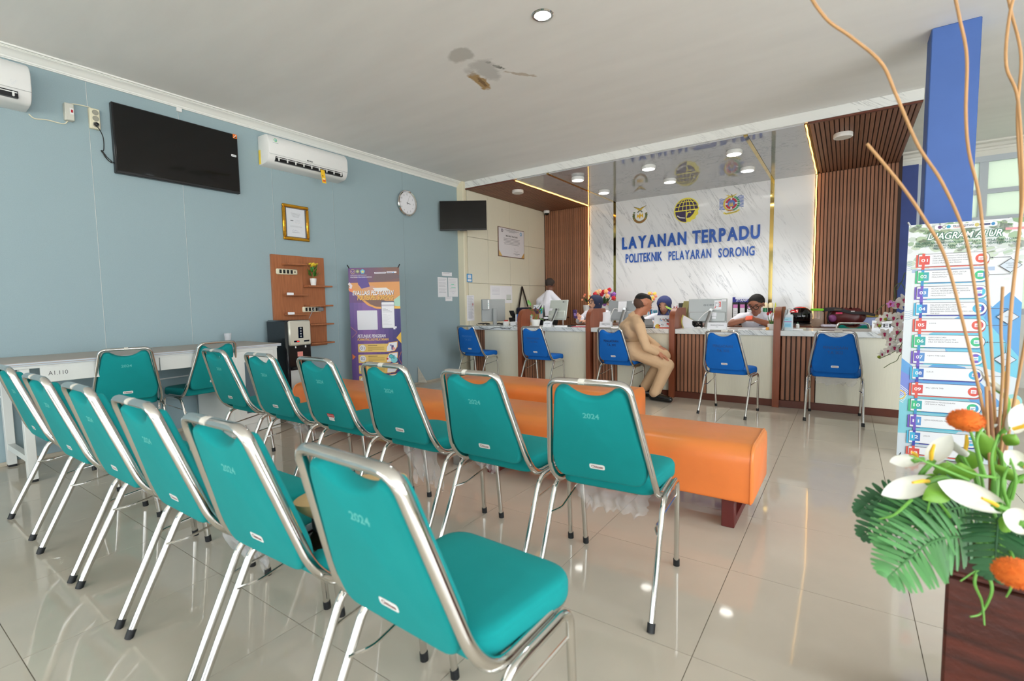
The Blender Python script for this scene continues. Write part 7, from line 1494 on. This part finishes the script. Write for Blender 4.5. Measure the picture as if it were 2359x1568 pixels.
def frond(base, tip, d0, d1, n, lw_, ll, dark=False, sag=0.03, width=1.0):
    a = pf(base[0], base[1], d0); b = pf(tip[0], tip[1], d1); midp = (a+b)/2+Vector((0, 0, sag)); path = spline([a, midp, b], 14)
    f = MB().tube(path, 0.0032, n=6, taper=[1-0.7*i/(len(path)-1) for i in range(len(path))]).build('fern_frond', M_fernd if dark else M_fern, t)
    n_ = (L(CAMP)-midp).normalized()
    lm = MB().grid(lambda u, v: ((u-0.5)*lw_*math.sin(PI*(0.14+0.80*v))**0.6, ll*v, 0.10*ll*v*(1-v)*4*0.3-abs(u-0.5)*0.1*lw_), 2, 5).mesh('leaflet', M_fernd if dark else M_fern, True, 180)
    N = len(path)
    for i in range(n):
        s_ = 0.06+0.93*i/(n-1); k_ = s_*(N-1); j = min(int(k_), N-2); p_ = path[j].lerp(path[j+1], k_-j); tg = (path[j+1]-path[j]).normalized()
        nn = (n_-tg*n_.dot(tg)).normalized(); sd = tg.cross(nn); sc = (math.sin(PI*(0.16+0.80*s_))**0.7)*width
        for sgn in (-1, 1):
            dr = (sd*sgn*0.90+tg*0.46+nn*random.uniform(-0.12, 0.12)).normalized(); zz = (nn-dr*nn.dot(dr)).normalized(); xx = dr.cross(zz)
            o = bpy.data.objects.new('leaflet', lm); COL.objects.link(o); o.parent = f
            m_ = Matrix((xx, dr, zz)).transposed().to_4x4(); m_ = m_ @ Matrix.Diagonal((1.0, sc, 1.0, 1.0)); m_.translation = p_; o.matrix_local = m_
frond((2255, 1165), (2040, 1270), 1.05, 0.98, 24, 0.0095, 0.085)
frond((2240, 1235), (2045, 1330), 1.0, 0.94, 22, 0.0105, 0.075)
frond((2165, 1165), (1985, 1235), 1.10, 1.10, 17, 0.011, 0.05, True)
frond((2120, 1165), (1975, 1180), 1.14, 1.16, 15, 0.013, 0.042, True)
frond((2300, 1180), (2290, 1330), 1.02, 0.92, 16, 0.013, 0.06, True)
frond((2330, 1200), (2359, 1320), 1.06, 1.0, 12, 0.013, 0.05, True)
frond((2260, 1150), (2110, 1205), 1.06, 1.06, 18, 0.013, 0.055, True)
for k_, pts in enumerate(([(2290, 1180), (2305, 1235), (2290, 1280), (2212, 1338)], [(2190, 1190), (2150, 1145), (2136, 1180)], [(2260, 1290), (2245, 1340), (2262, 1385), (2268, 1440)], [(2275, 1320), (2285, 1360), (2262, 1410), (2235, 1420)], [(2100, 1150), (2060, 1185), (2025, 1195)], [(2270, 1100), (2250, 1020), (2264, 985)], [(2290, 1105), (2285, 1050), (2300, 1000)], [(2230, 1105), (2160, 1075), (2095, 1048)], [(2300, 1100), (2240, 1090), (2180, 1062)], [(2320, 1160), (2310, 1110), (2330, 1060)], [(2330, 1150), (2340, 1100), (2325, 1050)], [(2315, 1300), (2330, 1345), (2318, 1375)])):
    MB().tube(spline([pf(x, y, 1.0-0.01*(i % 2)) for i, (x, y) in enumerate(pts)], 6), 0.0035, n=6, taper=[1-0.6*i/((len(pts)-1)*6) for i in range((len(pts)-1)*6+1)]).build('grass_strand', M_lst, t)
M_lf2 = mat('lily_leaf', (104, 150, 48), 0.5, var=0.15)
for (x0, y0, x1, y1, w_, d) in ((2215, 1110, 2212, 1065, 0.05, 1.04), (2200, 1120, 2125, 1150, 0.04, 1.0), (2275, 1060, 2268, 990, 0.035, 1.12), (2300, 1195, 2345, 1215, 0.04, 0.96), (2310, 1100, 2330, 1080, 0.06, 1.08), (2150, 1090, 2215, 1082, 0.04, 1.1), (2240, 1080, 2225, 1035, 0.05, 1.14), (2318, 1025, 2340, 1000, 0.03, 1.1), (2160, 1120, 2120, 1098, 0.04, 1.06), (2290, 1065, 2250, 985, 0.03, 1.1)):
    a, b = pf(x0, y0, d), pf(x1, y1, d-0.02); dr = b-a; nn = (L(CAMP)-a).normalized(); sd = dr.cross(nn).normalized()
    MB().grid(lambda u, v: tuple(a+dr*v+sd*((u-0.5)*w_*math.sin(PI*(0.05+0.93*v)))+nn*(0.012*math.sin(PI*v)-abs(u-0.5)*0.01)), 4, 8).build('leaf', M_lf2, t, ang=180)
def pompom(px, py, d, r_, label='pompom'):
    rr = np.random.default_rng(int(px)); c0 = pf(px, py, d); mb = MB(); mb.ball(c0, (r_*1.05, r_*1.05, r_*0.78), 24, 16)
    for i in range(420):
        v = Vector(rr.normal(0, 1, 3)).normalized(); v2 = Vector((v.x*1.05, v.y*1.05, v.z*0.78)); p0_ = c0+v2*r_*0.97; s_ = v.orthogonal().normalized()*r_*0.05
        mb.add([p0_+s_, p0_-s_, c0+v2*r_*1.13], [(0, 1, 2)])
    o = mb.build('pompom', mat('pompom_orange', (200, 98, 30), 0.9, noise=(30, 0.25)), t, ang=180)
    MB().tube(spline([ROOT, ROOT.lerp(c0, 0.6)+Vector((0, 0, 0.05)), c0], 6), 0.003, n=6).build('stem', M_lst, o)
pompom(2225, 968, 1.08, 0.030); pompom(2342, 1320, 0.86, 0.030)
M_rat = mat('rattan', (166, 126, 82), 0.6, noise=(40, 0.12, (1, 1, 0.2))); M_ratd = mat('rattan_brown', (120, 78, 50), 0.6)
sticks = ([(2283, 1090, 1.12), (2268, 960, 1.10), (2230, 790, 1.08), (2180, 600, 1.06), (2133, 510, 1.05), (2075, 425, 1.04), (1997, 331, 1.03)],
          [(2290, 1090, 1.14), (2283, 940, 1.12), (2262, 800, 1.10), (2248, 680, 1.08), (2222, 540, 1.06), (2170, 420, 1.05), (2115, 335, 1.04), (2065, 220, 1.03), (2030, 145, 1.02), (1960, 85, 1.01), (1905, 45, 1.0), (1860, -20, 1.0), (1840, -80, 1.0)],
          [(2300, 1090, 1.16), (2292, 960, 1.15), (2283, 780, 1.14), (2270, 600, 1.13), (2255, 450, 1.12), (2232, 350, 1.11), (2225, 260, 1.10), (2227, 130, 1.09), (2210, 40, 1.08), (2195, -30, 1.07)],
          [(2300, 1090, 1.12), (2320, 900, 1.13), (2328, 720, 1.14), (2350, 520, 1.15), (2356, 420, 1.16), (2345, 230, 1.15), (2318, 150, 1.13), (2325, 40, 1.12), (2345, -40, 1.11)],
          [(2305, 1090, 1.18), (2315, 930, 1.18), (2332, 690, 1.18), (2352, 480, 1.18), (2344, 270, 1.18), (2352, 130, 1.17), (2330, 30, 1.16), (2315, -40, 1.15)],
          [(2310, 1090, 1.20), (2330, 960, 1.20), (2352, 840, 1.2), (2375, 700, 1.2), (2400, 500, 1.2)],
          [(2295, 1090, 1.15), (2300, 1000, 1.16), (2310, 860, 1.17), (2306, 760, 1.17), (2310, 660, 1.17)],
          [(2282, 1090, 1.09), (2275, 980, 1.09), (2272, 890, 1.09)])
for s in sticks: MB().tube(spline([L(at(x, y, d=d)) for x, y, d in s], 7), 0.0031, n=8).build('rattan_stick', M_rat, t)
for s in ([(2282, 1130, 1.12), (2284, 1000, 1.12), (2277, 900, 1.11)], [(2298, 1130, 1.14), (2296, 960, 1.15)], [(2308, 1120, 1.13), (2312, 980, 1.14)]): MB().tube(spline([L(at(x, y, d=d)) for x, y, d in s], 7), 0.0040, n=8).build('rattan_stick', M_ratd, t)
